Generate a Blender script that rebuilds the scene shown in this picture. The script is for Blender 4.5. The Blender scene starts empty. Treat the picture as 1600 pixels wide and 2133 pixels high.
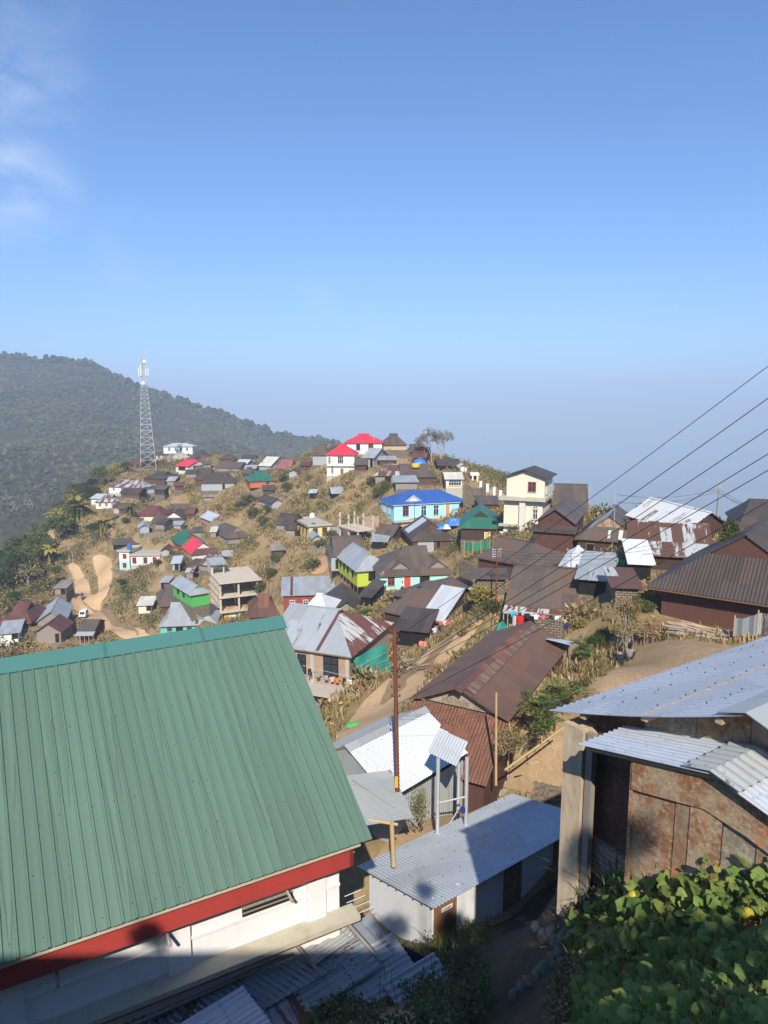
import bpy, bmesh, math, random
import numpy as np
from mathutils import Vector, Matrix, noise
C = bpy.context.scene
R = math.radians
# ---------------------------------------------------------------- camera, sky, sun, exposure
PITCH = R(8.6); F = 1422.0
cam = bpy.data.objects.new('camera', bpy.data.cameras.new('camera'))
C.collection.objects.link(cam); C.camera = cam
cam.data.sensor_fit = 'VERTICAL'; cam.data.sensor_height = 36; cam.data.sensor_width = 27
cam.data.lens = 36*F/2133; cam.data.clip_start = .1; cam.data.clip_end = 90000
cam.location = (0, 0, 0); cam.rotation_euler = (R(90)-PITCH, 0, 0)
SUN_EL = R(40)
w = bpy.data.worlds.new("World"); C.world = w; w.use_nodes = True
nt = w.node_tree; bg = nt.nodes['Background']
sky = nt.nodes.new('ShaderNodeTexSky'); sky.sky_type = 'NISHITA'; sky.sun_disc = False
sky.sun_elevation = SUN_EL; sky.sun_rotation = math.pi
sky.altitude = 900; sky.air_density = 1.0; sky.dust_density = .6; sky.ozone_density = 4.0
tc = nt.nodes.new('ShaderNodeTexCoord'); mp = nt.nodes.new('ShaderNodeMapping'); mp.inputs['Scale'].default_value = (1, 1, 2.2)
nz = nt.nodes.new('ShaderNodeTexNoise'); nz.inputs['Scale'].default_value = 9.0; nz.inputs['Detail'].default_value = 7; nz.inputs['Roughness'].default_value = .62
nt.links.new(tc.outputs['Generated'], mp.inputs['Vector']); nt.links.new(mp.outputs[0], nz.inputs['Vector'])
cr = nt.nodes.new('ShaderNodeValToRGB'); cr.color_ramp.elements[0].position = .40; cr.color_ramp.elements[1].position = .74
cr.color_ramp.elements[1].color = (.75, .75, .75, 1)
nt.links.new(nz.outputs[0], cr.inputs[0])
sx = nt.nodes.new('ShaderNodeSeparateXYZ'); nt.links.new(tc.outputs['Generated'], sx.inputs[0])
last = None
for (dx, dy, dz, r0, k0) in ((-.425, .832, .357, .12, .5), (-.44, .86, .263, .10, .75), (-.329, .922, .203, .07, .35), (-.39, .80, .455, .12, .25), (-.02, .99, .10, .05, .25), (-.10, .985, .155, .05, .3)):
    vd = nt.nodes.new('ShaderNodeVectorMath'); vd.operation = 'DISTANCE'; vd.inputs[1].default_value = (dx, dy, dz); mpd = nt.nodes.new('ShaderNodeMapping'); nt.links.new(tc.outputs['Generated'], vd.inputs[0])
    mr = nt.nodes.new('ShaderNodeMapRange'); mr.interpolation_type = 'SMOOTHSTEP'; mr.inputs['From Min'].default_value = r0; mr.inputs['From Max'].default_value = 0; mr.inputs['To Max'].default_value = k0
    nt.links.new(vd.outputs['Value'], mr.inputs['Value'])
    if last is None: last = mr.outputs[0]
    else:
        mxx = nt.nodes.new('ShaderNodeMath'); mxx.operation = 'MAXIMUM'; nt.links.new(last, mxx.inputs[0]); nt.links.new(mr.outputs[0], mxx.inputs[1]); last = mxx.outputs[0]
mm = nt.nodes.new('ShaderNodeMath'); mm.operation = 'MULTIPLY'
nt.links.new(cr.outputs[0], mm.inputs[0]); nt.links.new(last, mm.inputs[1])
mx = nt.nodes.new('ShaderNodeMix'); mx.data_type = 'RGBA'; mx.inputs['B'].default_value = (7.0, 7.4, 8.2, 1)
nt.links.new(mm.outputs[0], mx.inputs['Factor'])
tn = nt.nodes.new('ShaderNodeMix'); tn.data_type = 'RGBA'; tn.blend_type = 'MULTIPLY'; tn.inputs['Factor'].default_value = 1; tn.inputs['B'].default_value = (.62, .90, 1.16, 1)
nt.links.new(sky.outputs[0], tn.inputs['A']); nt.links.new(tn.outputs['Result'], mx.inputs['A'])
nt.links.new(mx.outputs['Result'], bg.inputs['Color']); bg.inputs['Strength'].default_value = .105
sun = bpy.data.objects.new('sun', bpy.data.lights.new('sun', 'SUN')); C.collection.objects.link(sun)
sun.data.energy = 5.0; sun.data.angle = R(.5); sun.data.color = (1, .91, .77)
sun.rotation_euler = (R(90)-SUN_EL, 0, 0)
C.view_settings.view_transform = 'Standard'; C.view_settings.look = 'None'; C.view_settings.exposure = 0.62
C.view_settings.gamma = 1
C.cycles.use_denoising = True; C.cycles.max_bounces = 6; C.cycles.volume_bounces = 0

# ---------------------------------------------------------------- pixel rays (photo pixels, 1600 x 2133)
cp, sp = math.cos(PITCH), math.sin(PITCH)
def slope(py):
    v = (py-1066.5)/F
    return (sp+v*cp)/(cp-v*sp)
def PY(px, py, Y):                       # point of that pixel's ray at forward distance Y
    v = (py-1066.5)/F; u = (px-800)/F; d = Y/(cp-v*sp)
    return Vector((u*d, Y, -(sp+v*cp)*d))
def PZ(px, py, z):                       # ... at height z
    return PY(px, py, -z/slope(py))

# ---------------------------------------------------------------- mesh builder
def props(o, label=None, cat=None, group=None, kind=None):
    if label: o['label'] = label
    if cat: o['category'] = cat
    if group: o['group'] = group
    if kind: o['kind'] = kind
    return o
def empty(name, loc=(0, 0, 0), rz=0, label=None, cat=None, group=None):
    o = bpy.data.objects.new(name, None); C.collection.objects.link(o)
    o.empty_display_size = .3; o.location = loc; o.rotation_euler = (0, 0, rz)
    return props(o, label, cat, group)
class MB:
    def __init__(s): s.v = []; s.f = []; s.m = []; s.sm = []
    def poly(s, pts, m=0, smooth=False):
        out = []
        for p in pts:
            p = Vector(p)
            if not out or (p-out[-1]).length > 1e-4: out.append(p)
        if len(out) > 2 and (out[0]-out[-1]).length < 1e-4: out.pop()
        if len(out) < 3: return s
        n = len(s.v); s.v += out; s.f.append(tuple(range(n, n+len(out)))); s.m.append(m); s.sm.append(smooth)
        return s
    def mesh(s, vs, fs, m=0, smooth=False):
        n = len(s.v); s.v += [Vector(q) for q in vs]
        for f in fs: s.f.append(tuple(i+n for i in f)); s.m.append(m); s.sm.append(smooth)
        return s
    def box(s, a, b, m=0):
        x0, y0, z0 = a; x1, y1, z1 = b
        vs = [(x0,y0,z0),(x1,y0,z0),(x1,y1,z0),(x0,y1,z0),(x0,y0,z1),(x1,y0,z1),(x1,y1,z1),(x0,y1,z1)]
        return s.mesh(vs, [(3,2,1,0),(4,5,6,7),(0,1,5,4),(1,2,6,5),(2,3,7,6),(3,0,4,7)], m)
    def obox(s, p, ex, ey, ez, m=0):     # box from corner p with edge vectors
        p, ex, ey, ez = map(Vector, (p, ex, ey, ez))
        vs = [p, p+ex, p+ex+ey, p+ey, p+ez, p+ex+ez, p+ex+ey+ez, p+ey+ez]
        return s.mesh(vs, [(3,2,1,0),(4,5,6,7),(0,1,5,4),(1,2,6,5),(2,3,7,6),(3,0,4,7)], m)
    def bar(s, p, q, r, r2=None, n=6, m=0, smooth=True):
        p, q = Vector(p), Vector(q); r2 = r if r2 is None else r2
        d = (q-p)
        if d.length < 1e-6: return s
        d.normalize(); a = d.orthogonal().normalized(); b = d.cross(a)
        vs = []
        for k in range(n):
            t = 2*math.pi*k/n; e = a*math.cos(t)+b*math.sin(t)
            vs += [p+e*r, q+e*r2]
        fs = [(2*k, 2*((k+1) % n), 2*((k+1) % n)+1, 2*k+1) for k in range(n)]
        s.mesh(vs, fs, m, smooth)
        s.mesh([vs[2*k] for k in range(n)][::-1], [tuple(range(n))], m)
        s.mesh([vs[2*k+1] for k in range(n)], [tuple(range(n))], m)
        return s
    def path(s, pts, r, n=5, m=0):
        for a, b in zip(pts[:-1], pts[1:]): s.bar(a, b, r, r, n, m)
        return s
    def slab(s, pts, t=.05, m=0):        # a sheet with thickness t below it
        top = []
        for p in pts:
            p = Vector(p)
            if not top or (p-top[-1]).length > 1e-4: top.append(p)
        if (top[0]-top[-1]).length < 1e-4: top.pop()
        if len(top) < 3: return s
        n = len(top); bot = [p-Vector((0, 0, t)) for p in top]
        fs = [tuple(range(n)), tuple(range(2*n-1, n-1, -1))]
        fs += [(i, i+n, (i+1) % n+n, (i+1) % n) for i in range(n)]
        return s.mesh(top+bot, fs, m)
    def build(s, name, mats, parent=None, loc=None, rz=0):
        me = bpy.data.meshes.new(name)
        me.from_pydata([tuple(q) for q in s.v], [], s.f)
        if not isinstance(mats, (list, tuple)): mats = [mats]
        for mt in mats: me.materials.append(mt)
        me.polygons.foreach_set('material_index', s.m)
        me.polygons.foreach_set('use_smooth', s.sm)
        if len(s.f) < 60000:
            uv = me.uv_layers.new(name='UVMap').data
            for pl in me.polygons:
                nn = pl.normal
                if abs(nn.z) > .999: ux = Vector((1, 0, 0)); vx = Vector((0, 1, 0))
                else:
                    ux = Vector((-nn.y, nn.x, 0)).normalized(); vx = nn.cross(ux)
                for li in pl.loop_indices:
                    p = me.vertices[me.loops[li].vertex_index].co
                    uv[li].uv = (p.dot(ux), p.dot(vx))
        o = bpy.data.objects.new(name, me); C.collection.objects.link(o)
        if parent: o.parent = parent
        if loc is not None: o.location = loc
        o.rotation_euler.z = rz
        return o

# ---------------------------------------------------------------- materials
class NG:
    def __init__(s, name):
        s.m = bpy.data.materials.new(name); s.m.use_nodes = True; s.t = s.m.node_tree
        s.b = s.t.nodes['Principled BSDF']; s.out = s.t.nodes['Material Output']
    def n(s, kind, **kw):
        nd = s.t.nodes.new('ShaderNode'+kind)
        for k, v in kw.items():
            if hasattr(nd, k): setattr(nd, k, v)
            else: nd.inputs[k].default_value = v
        return nd
    def l(s, a, b): s.t.links.new(a, b)
    def math(s, op, a, b=None, c=None):
        nd = s.n('Math', operation=op)
        for i, x in enumerate((a, b, c)):
            if x is None: continue
            if isinstance(x, (int, float)): nd.inputs[i].default_value = x
            else: s.l(x, nd.inputs[i])
        return nd.outputs[0]
    def mix(s, f, a, b):
        nd = s.n('Mix', data_type='RGBA')
        for k, x in (('Factor', f), ('A', a), ('B', b)):
            if isinstance(x, (int, float)): nd.inputs[k].default_value = x
            elif isinstance(x, tuple): nd.inputs[k].default_value = (*x[:3], 1)
            else: s.l(x, nd.inputs[k])
        return nd.outputs['Result']
    def noise(s, vec, scale, detail=5, rough=.6):
        nd = s.n('TexNoise', Scale=scale, Detail=detail, Roughness=rough)
        if vec is not None: s.l(vec, nd.inputs['Vector'])
        return nd.outputs[0]
    def ramp(s, f, lo, hi):
        nd = s.n('MapRange'); nd.inputs['From Min'].default_value = lo; nd.inputs['From Max'].default_value = hi
        s.l(f, nd.inputs['Value']); return nd.outputs[0]
    def vec(s, src='Object', scale=(1, 1, 1)):
        t = s.n('TexCoord'); mpp = s.n('Mapping'); mpp.inputs['Scale'].default_value = scale
        s.l(t.outputs[src], mpp.inputs['Vector']); return mpp.outputs[0]
    def bump(s, h, strength=.4, dist=.02):
        nd = s.n('Bump', Strength=strength, Distance=dist); s.l(h, nd.inputs['Height']); s.l(nd.outputs[0], s.b.inputs['Normal'])
    def done(s, col, rough=.8, metal=0, spec=.3):
        if isinstance(col, tuple): s.b.inputs['Base Color'].default_value = (*col[:3], 1)
        else: s.l(col, s.b.inputs['Base Color'])
        s.b.inputs['Roughness'].default_value = rough; s.b.inputs['Metallic'].default_value = metal
        s.b.inputs['Specular IOR Level'].default_value = spec
        return s.m
def scl(c, k): return tuple(x*k for x in c)
def plain(name, col, rough=.7, metal=0, var=.25, scale=4):
    g = NG(name); f = g.noise(g.vec(), scale)
    return g.done(g.mix(f, scl(col, 1-var), scl(col, 1+var)), rough, metal)
def wall_mat(name, col, stain=(.25, .22, .18), amt=.5, scale=1.2):
    g = NG(name); v = g.vec('Object', (1, 1, .22))
    f = g.ramp(g.noise(v, scale*2, 7, .65), .52, .75); f2 = g.noise(g.vec(), 9, 3)
    c = g.mix(f2, scl(col, .9), scl(col, 1.06))
    c = g.mix(g.math('MULTIPLY', f, amt), c, stain)
    g.bump(f2, .15, .01)
    return g.done(c, .85)
def roof_mat(name, col, var=.18, rust=None, ramt=0.0, rough=.6, metal=0.0, pitch=.25, corr=.35, streak=None, sheets=.8, run=2.4, tint=None):
    """painted or bare sheet roof: sheets of slightly different tone, streaks down the slope, fine ribs"""
    g = NG(name); t = g.n('TexCoord'); sxyz = g.n('SeparateXYZ'); g.l(t.outputs['UV'], sxyz.inputs[0])
    U, V = sxyz.outputs[0], sxyz.outputs[1]
    cu = g.math('FLOOR', g.math('DIVIDE', U, sheets)); cv = g.math('FLOOR', g.math('DIVIDE', V, run))
    cb = g.n('CombineXYZ'); g.l(cu, cb.inputs[0]); g.l(cv, cb.inputs[1])
    oi = g.n('ObjectInfo'); g.l(oi.outputs['Random'], cb.inputs[2])
    wn = g.n('TexWhiteNoise', noise_dimensions='3D'); g.l(cb.outputs[0], wn.inputs['Vector'])
    pv = wn.outputs['Value']
    sv = g.n('CombineXYZ'); g.l(g.math('MULTIPLY', U, 3.0), sv.inputs[0]); g.l(g.math('MULTIPLY', V, .35), sv.inputs[1]); g.l(g.math('MULTIPLY', oi.outputs['Random'], 40), sv.inputs[2])
    st = g.noise(sv.outputs[0], 1.6, 6, .65)
    big = g.noise(g.vec(), .5, 4)
    k = g.math('ADD', g.math('MULTIPLY', pv, .45), g.math('ADD', g.math('MULTIPLY', st, .35), g.math('MULTIPLY', big, .3)))
    c = g.mix(k, scl(col, 1-var*1.6), scl(col, 1+var*1.6))
    if streak: c = g.mix(g.math('MULTIPLY', g.ramp(st, .55, .8), .6), c, streak)
    if rust and ramt > 0:
        m = g.math('ADD', g.math('MULTIPLY', pv, .42), g.math('MULTIPLY', st, 1.12))
        c = g.mix(g.ramp(m, 1.08-ramt*.75, 1.16-ramt*.75), c, rust)
    if pitch:
        wv = g.math('SINE', g.math('MULTIPLY', U, 2*math.pi/pitch))
        if corr: g.bump(wv, corr, pitch*.18)
    # the laps between sheets
    lap = g.math('LESS_THAN', g.math('FRACT', g.math('DIVIDE', U, sheets)), .035)
    c = g.mix(g.math('MULTIPLY', lap, .35), c, scl(col, .35))
    return g.done(c, rough, metal, .35)
M = {}
M['brown'] = roof_mat('brown tin roof', (.094, .077, .065), .32, rust=(.125, .075, .052), ramt=.3, streak=(.15, .12, .10), pitch=0)
M['darkbrown'] = roof_mat('dark brown tin roof', (.062, .05, .043), .28, rust=(.10, .062, .042), ramt=.2, streak=(.12, .10, .085), pitch=0)
M['maroon'] = roof_mat('maroon tin roof', (.11, .045, .035), .3, streak=(.2, .13, .11), pitch=0)
M['grey'] = roof_mat('grey zinc roof', (.36, .39, .41), .16, rust=(.16, .10, .07), ramt=.05, rough=.5, metal=.25, pitch=0)
M['silver'] = roof_mat('bright zinc roof', (.56, .60, .63), .12, rough=.45, metal=.3, pitch=0)
M['rusty'] = roof_mat('zinc roof with rust', (.48, .50, .50), .15, rust=(.13, .065, .04), ramt=.55, rough=.55, metal=.15, pitch=0)
M['red'] = roof_mat('red painted roof', (.62, .035, .06), .12, rough=.5, pitch=0)
M['green'] = roof_mat('green painted roof', (.025, .13, .085), .15, rough=.5, pitch=0)
M['blue'] = roof_mat('blue painted roof', (.03, .10, .34), .10, rough=.5, pitch=0)
M['whitetin'] = roof_mat('white tin roof', (.74, .76, .78), .08, rough=.5, metal=.1, pitch=0)
M['palegrey'] = roof_mat('pale weathered roof', (.50, .49, .44), .14, rough=.7, pitch=0)
M['hall'] = roof_mat('green ribbed sheet', (.092, .160, .125), .14, streak=(.075, .14, .11), rough=.42, pitch=0, sheets=1.0, run=30)
M['rustroof'] = roof_mat('rust brown ribbed roof', (.135, .078, .055), .18, rust=(.16, .075, .045), ramt=.25, streak=(.20, .15, .12), rough=.6, pitch=.152, corr=.35)
M['darkrib'] = roof_mat('dark ribbed roof', (.064, .05, .042), .2, streak=(.10, .085, .07), pitch=.2, corr=.6)
M['zinc'] = roof_mat('new corrugated zinc', (.52, .56, .61), .12, rough=.38, metal=.35, pitch=0, streak=(.72, .74, .76))
M['bluezinc'] = roof_mat('weathered corrugated zinc', (.42, .46, .51), .16, rust=(.22, .17, .13), ramt=.04, rough=.42, metal=.3, pitch=0, streak=(.6, .62, .65))
M['oldzinc'] = roof_mat('old corrugated sheet', (.30, .33, .35), .2, rust=(.14, .07, .05), ramt=.30, rough=.55, metal=.3, pitch=0)
M['zincdull'] = roof_mat('dull corrugated sheet', (.36, .38, .38), .15, rust=(.2, .13, .09), ramt=.08, rough=.55, metal=.25, pitch=0)
for nm, c, sa in (('white', (.74, .73, .69), .35), ('cream', (.70, .64, .50), .3), ('mint', (.36, .74, .64), .12), ('skyblue', (.36, .70, .80), .12),
                  ('turq', (.10, .52, .45), .25), ('lime', (.46, .54, .05), .25), ('yellow', (.70, .58, .22), .25), ('orangewall', (.48, .14, .07), .25),
                  ('redwall', (.26, .06, .05), .2), ('vgreen', (.08, .42, .09), .25), ('pinkwall', (.6, .25, .25), .25), ('tinwall', (.34, .37, .39), .35),
                  ('concrete', (.42, .39, .33), .4), ('tan', (.48, .38, .25), .4), ('greyplank', (.26, .23, .20), .5), ('whitelow', (.62, .60, .55), .5),
                  ('hallwhite', (.72, .73, .75), .12), ('block', (.66, .68, .70), .15), ('ledge', (.45, .42, .33), .5)):
    M[nm] = wall_mat(nm+' wall', c, amt=sa)
M['timber'] = wall_mat('brown timber wall', (.105, .062, .045), (.045, .03, .024), .7, 2.5)
M['darkwall'] = wall_mat('dark tin wall', (.065, .038, .03), (.03, .02, .018), .6, 2)
M['rustwall'] = wall_mat('maroon rusty tin wall', (.10, .045, .033), (.05, .03, .025), .6, 1.5)
M['frame'] = plain('white paint', (.75, .75, .72), .5, var=.1)
M['rframe'] = plain('red paint', (.5, .07, .06), .5, var=.15)
M['wood'] = plain('brown wood', (.20, .11, .06), .7, var=.4, scale=6)
M['palewood'] = plain('pale wood', (.40, .30, .19), .8, var=.35, scale=6)
M['doororange'] = plain('orange wooden door', (.55, .27, .14), .6)
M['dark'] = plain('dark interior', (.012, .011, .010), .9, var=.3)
M['steel'] = plain('galvanised steel', (.50, .52, .54), .5, .3, var=.15)
M['polewood'] = plain('rusty brown pole', (.15, .06, .035), .7, var=.4, scale=3)
M['black'] = plain('black cable', (.02, .02, .022), .5, var=.2)
M['bamboo'] = plain('bamboo', (.46, .33, .17), .6, var=.25, scale=5)
M['fascia'] = wall_mat('red fascia', (.36, .045, .038), (.16, .03, .025), .5, 1)
g = NG('window glass'); M['glass'] = g.done((.035, .045, .055), .12, 0, .6)
def brick_mat(name, c1, c2, mort, bw=.23, bh=.085, ms=.012):
    g = NG(name); t = g.n('TexCoord')
    b = g.n('TexBrick', Scale=1.0); b.inputs['Brick Width'].default_value = bw; b.inputs['Row Height'].default_value = bh
    b.inputs['Mortar Size'].default_value = ms; b.inputs['Color1'].default_value = (*c1, 1); b.inputs['Color2'].default_value = (*c2, 1); b.inputs['Mortar'].default_value = (*mort, 1)
    nzz = g.n('TexNoise', Scale=6.0); sv = g.n('VectorMath', operation='SCALE'); sv.inputs['Scale'].default_value = .05
    g.l(nzz.outputs['Color'], sv.inputs[0]); ad = g.n('VectorMath', operation='ADD'); g.l(t.outputs['UV'], ad.inputs[0]); g.l(sv.outputs[0], ad.inputs[1])
    g.l(ad.outputs[0], b.inputs['Vector'])
    f = g.ramp(g.noise(g.vec(), 1.3, 6), .4, .8)
    g.bump(b.outputs['Fac'], -.5, .015)
    return g.done(g.mix(g.math('MULTIPLY', f, .5), b.outputs['Color'], mort), .9)
M['brick'] = brick_mat('weathered brick', (.34, .20, .13), (.27, .16, .11), (.42, .36, .29))
M['stone'] = brick_mat('dry stone', (.30, .25, .18), (.19, .15, .11), (.07, .055, .04), .36, .16, .03)
def streaky_rust(name, c1, c2, c3):
    g = NG(name); oi = g.n('ObjectInfo'); v0 = g.vec('UV'); ad = g.n('VectorMath', operation='ADD'); cx = g.n('CombineXYZ'); g.l(g.math('MULTIPLY', oi.outputs['Random'], 37), cx.inputs[0]); g.l(v0, ad.inputs[0]); g.l(cx.outputs[0], ad.inputs[1])
    mp_ = g.n('Mapping'); mp_.inputs['Scale'].default_value = (1, .2, 1); g.l(ad.outputs[0], mp_.inputs['Vector'])
    f = g.noise(mp_.outputs[0], 3.4, 9, .75); f2 = g.noise(ad.outputs[0], 1.5, 10, .78); f3 = g.noise(ad.outputs[0], 16, 7, .75); f4 = g.noise(ad.outputs[0], .9, 3, .5)
    c = g.mix(g.ramp(f2, .46, .54), c1, c2); c = g.mix(g.math('MULTIPLY', g.ramp(f, .55, .62), g.ramp(f4, .42, .58)), c, c3)
    c = g.mix(g.math('MULTIPLY', g.ramp(f3, .54, .66), .7), c, scl(c1, 1.9)); c = g.mix(g.math('MULTIPLY', g.ramp(f3, .46, .36), .6), c, scl(c2, .4))
    c = g.mix(g.math('MULTIPLY', g.ramp(f2, .60, .68), .8), c, (.50, .45, .37))
    g.bump(g.math('ADD', f3, g.math('MULTIPLY', f2, 2.0)), .5, .02)
    return g.done(c, .75, .1)
M['rustsheet'] = streaky_rust('rusted sheet orange', (.38, .29, .20), (.28, .135, .07), (.58, .22, .075))
M['rustsheet2'] = streaky_rust('rusted sheet brown', (.25, .16, .105), (.36, .28, .20), (.48, .18, .07))
M['greysheet'] = streaky_rust('weathered grey sheet', (.38, .335, .26), (.25, .205, .155), (.38, .20, .10))
M['rustplain'] = streaky_rust('brown flat sheet', (.17, .09, .06), (.12, .065, .045), (.22, .12, .07))
def leaf_mat(name, c1, c2, c3=None, sc=.25, trans=.25):
    g = NG(name); f = g.noise(g.vec(), sc, 4); oi = g.n('ObjectInfo'); gi = g.n('NewGeometry')
    c = g.mix(g.ramp(f, .35, .65), c1, c2)
    wn = g.n('TexWhiteNoise', noise_dimensions='1D'); g.l(gi.outputs['Random Per Island'], wn.inputs['W'])
    if c3: c = g.mix(g.math('MULTIPLY', g.math('GREATER_THAN', wn.outputs['Value'], .72), .8), c, c3)
    hs = g.n('HueSaturation'); g.l(c, hs.inputs['Color']); g.l(g.math('ADD', g.math('MULTIPLY', gi.outputs['Random Per Island'], .7), g.math('ADD', g.math('MULTIPLY', oi.outputs['Random'], .4), .48)), hs.inputs['Value'])
    g.done(hs.outputs[0], .65, 0, .25)
    tr = g.n('BsdfTranslucent'); g.l(hs.outputs[0], tr.inputs[0]); ms = g.n('MixShader'); ms.inputs[0].default_value = trans
    g.l(g.b.outputs[0], ms.inputs[1]); g.l(tr.outputs[0], ms.inputs[2]); g.l(ms.outputs[0], g.out.inputs['Surface'])
    return g.m
M['leafdark'] = leaf_mat('dark leaves', (.030, .052, .018), (.065, .09, .028), (.11, .12, .04))
M['leafmid'] = leaf_mat('green leaves', (.062, .095, .025), (.12, .14, .038), (.20, .19, .06))
M['leafyel'] = leaf_mat('yellowing leaves', (.22, .20, .04), (.34, .27, .05), (.40, .30, .10))
M['dryleaf'] = leaf_mat('dry grass', (.37, .265, .125), (.27, .20, .085), (.50, .375, .20), .12)
M['dryleaf2'] = leaf_mat('dry olive scrub', (.20, .165, .065), (.33, .245, .11), (.11, .105, .04), .10)
M['scrub'] = leaf_mat('green scrub', (.06, .08, .025), (.12, .125, .04), (.20, .18, .07), .12)
M['deadleaf'] = leaf_mat('dry brown leaves', (.30, .20, .10), (.22, .14, .07), (.42, .30, .16), .5)
M['strapleaf'] = leaf_mat('strap leaves', (.04, .085, .018), (.09, .14, .03), (.22, .2, .06), .6)
M['bark'] = plain('bark', (.16, .12, .09), .9, var=.35, scale=3)
M['palebark'] = plain('pale bark', (.34, .30, .26), .9, var=.3, scale=3)
def ground_mat(name, cols, sc=.12):
    g = NG(name); v = g.vec()
    f1 = g.noise(v, sc, 6, .6); f2 = g.noise(v, sc*5, 5, .65); f3 = g.noise(v, 6, 4, .7)
    c = g.mix(g.ramp(f1, .38, .62), cols[0], cols[1]); c = g.mix(g.math('MULTIPLY', g.ramp(f2, .45, .7), .75), c, cols[2])
    c = g.mix(g.math('MULTIPLY', g.ramp(f3, .4, .75), .4), c, scl(cols[0], .45))
    g.bump(f3, .6, .08)
    return g.done(c, .95, 0, .1)
M['ground'] = ground_mat('dry hillside', ((.30, .215, .115), (.17, .14, .06), (.38, .27, .15)))
M['soil'] = ground_mat('dirt road', ((.56, .39, .22), (.50, .345, .19), (.42, .29, .165)), .3)
M['yard'] = ground_mat('trodden yard', ((.33, .235, .14), (.29, .20, .12), (.38, .28, .17)), .5)
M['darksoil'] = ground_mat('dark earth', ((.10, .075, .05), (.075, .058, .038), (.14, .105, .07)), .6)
M['redsoil'] = ground_mat('bare ochre slope', ((.46, .28, .15), (.40, .24, .13), (.34, .22, .12)), .5)
# ---------------------------------------------------------------- the village: one row per house
# label, front eave corners A and B (photo pixels), wall height in pixels, distance, depth, ridge rise, roof, wall
HS = []
def h(label, A, B, hp, Y, W, rh, rm, wm, roof='x', fl=0, fr=0, yaw=None, L=None, wins=(), cat='house', **kw):
    if W < 9 and roof != 'flat': W *= 1.28
    pa = PY(A[0], A[1], Y); z = pa.z
    pb = PZ(B[0], B[1], z) if yaw is None else None
    if yaw is not None:
        y = R(yaw); q_ = PY(B[0], A[1], 1.0); ll = L or max(1.5, (q_.x*pa.y-pa.x)/(math.cos(y)-q_.x*math.sin(y))); pb = pa+Vector((math.cos(y), math.sin(y), 0))*ll
    d = pb-pa
    if L: pb = pa+d.normalized()*L; d = pb-pa
    zg = PY(A[0], A[1]+hp, Y).z
    rh = min(rh, ((.34*d.length) if roof == 'y' else .32*W if roof == 'x' else 9))
    HS.append(dict(label=label, P=Vector((pa.x, pa.y, zg)), yaw=math.atan2(d.y, d.x), L=Vector((d.x, d.y)).length, H=max(1.2, z-zg), W=W, rh=rh,
                   rm=rm, wm=wm, roof=roof, fl=fl, fr=fr, wins=wins, cat=cat, **kw))
wf = lambda face, *us, w=.9, z0=.4, z1=.85, m='frame': [(face, u, w, z0, z1, m, 'win') for u in us]
dr = lambda face, u, w=.9, m='wood', top=.85: [(face, u, w, .02, top, m, 'door')]
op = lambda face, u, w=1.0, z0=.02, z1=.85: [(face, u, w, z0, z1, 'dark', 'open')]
# --- the far skyline behind the tower
h('long white two tone house with pale roof on the skyline behind the lattice tower', (338,930), (402,929.5), 15, 245, 5, 1.0, 'silver', 'white', fl=.8, fr=.8, yaw=0, wins=wf('f',.2,.42,.6,.82,w=.9))
h('low brown roofed house at the foot of the lattice tower', (311,954), (350,952), 9, 236, 5, 1.2, 'darkbrown', 'tan', yaw=5)
h('low grey tin roof just below the long white skyline house', (349,951), (388,950), 9, 233, 4, .9, 'grey', 'tan', yaw=0)
h('dark hipped hut right of the long white skyline house', (393,951.5), (425,951), 9, 236, 6, 2.0, 'darkbrown', 'stone', fl=1, fr=1, yaw=-10)
h('open timber shed under a bright red roof below the skyline', (363,970), (392,971), 21, 215, 7, 1.7, 'red', 'whitelow', yaw=-32, wins=op('f',.5,3.5,.55,.98)+op('r',.5,5,.55,.98))
h('dark hipped house with tan gable end below the lattice tower', (296,995), (343,996), 18, 195, 6, 1.6, 'darkbrown', 'timber', fl=.6, fr=.5, yaw=-22)
h('small maroon house left of the lattice tower legs', (268,967), (297,968), 9, 214, 5, 1.7, 'maroon', 'timber', fl=.5, yaw=-12)
h('long white house under a rust striped roof on the left slope', (223,1013), (296,1018), 14, 187, 5.5, 1.6, 'rusty', 'white', fl=.3, fr=.9, yaw=-20, wins=wf('f',.15,.4,.62,.85,w=.8))
h('dark wooden shed in front of the rust striped white house', (248,1027), (291,1025), 9, 180, 4, 1.0, 'darkbrown', 'timber', yaw=-6, cat='shed')
h('white house with rusty hipped roof at the forest edge', (196,1046), (245,1043.5), 14, 178, 5, 1.5, 'rusty', 'white', fl=.6, fr=.6, yaw=4, wins=wf('f',.2,.5,.8,w=.8))
h('small white annex with light zinc roof beside the forest edge house', (186,1038), (208,1041), 12, 181, 4.5, .9, 'silver', 'white', yaw=-18)
h('grey plank hut with flat brown roof below the forest edge house', (233,1057), (270,1054), 13, 172, 4, .8, 'darkbrown', 'concrete', yaw=2, cat='hut')
h('dark small roof behind the maroon roofed houses', (295,1043), (318,1043), 7, 186, 4, 1.2, 'darkbrown', 'timber', fl=.5, yaw=0)
h('maroon roof with mint veranda front, upper of the maroon pair', (303,1051), (360,1050), 11, 178, 5.5, 1.9, 'maroon', 'mint', fl=.7, fr=.7, yaw=2, wins=op('f',.5,5,.25,.7))
h('little green gabled roof behind the maroon roofed houses', (351.5,1045.5), (378,1046), 9, 182, 5, 1.4, 'green', 'timber', 'y', yaw=-5)
h('brown roofed house on a stone base beside the maroon pair', (349,1060), (388,1058), 17, 172, 4, 1.0, 'brown', 'stone', yaw=0)
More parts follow.
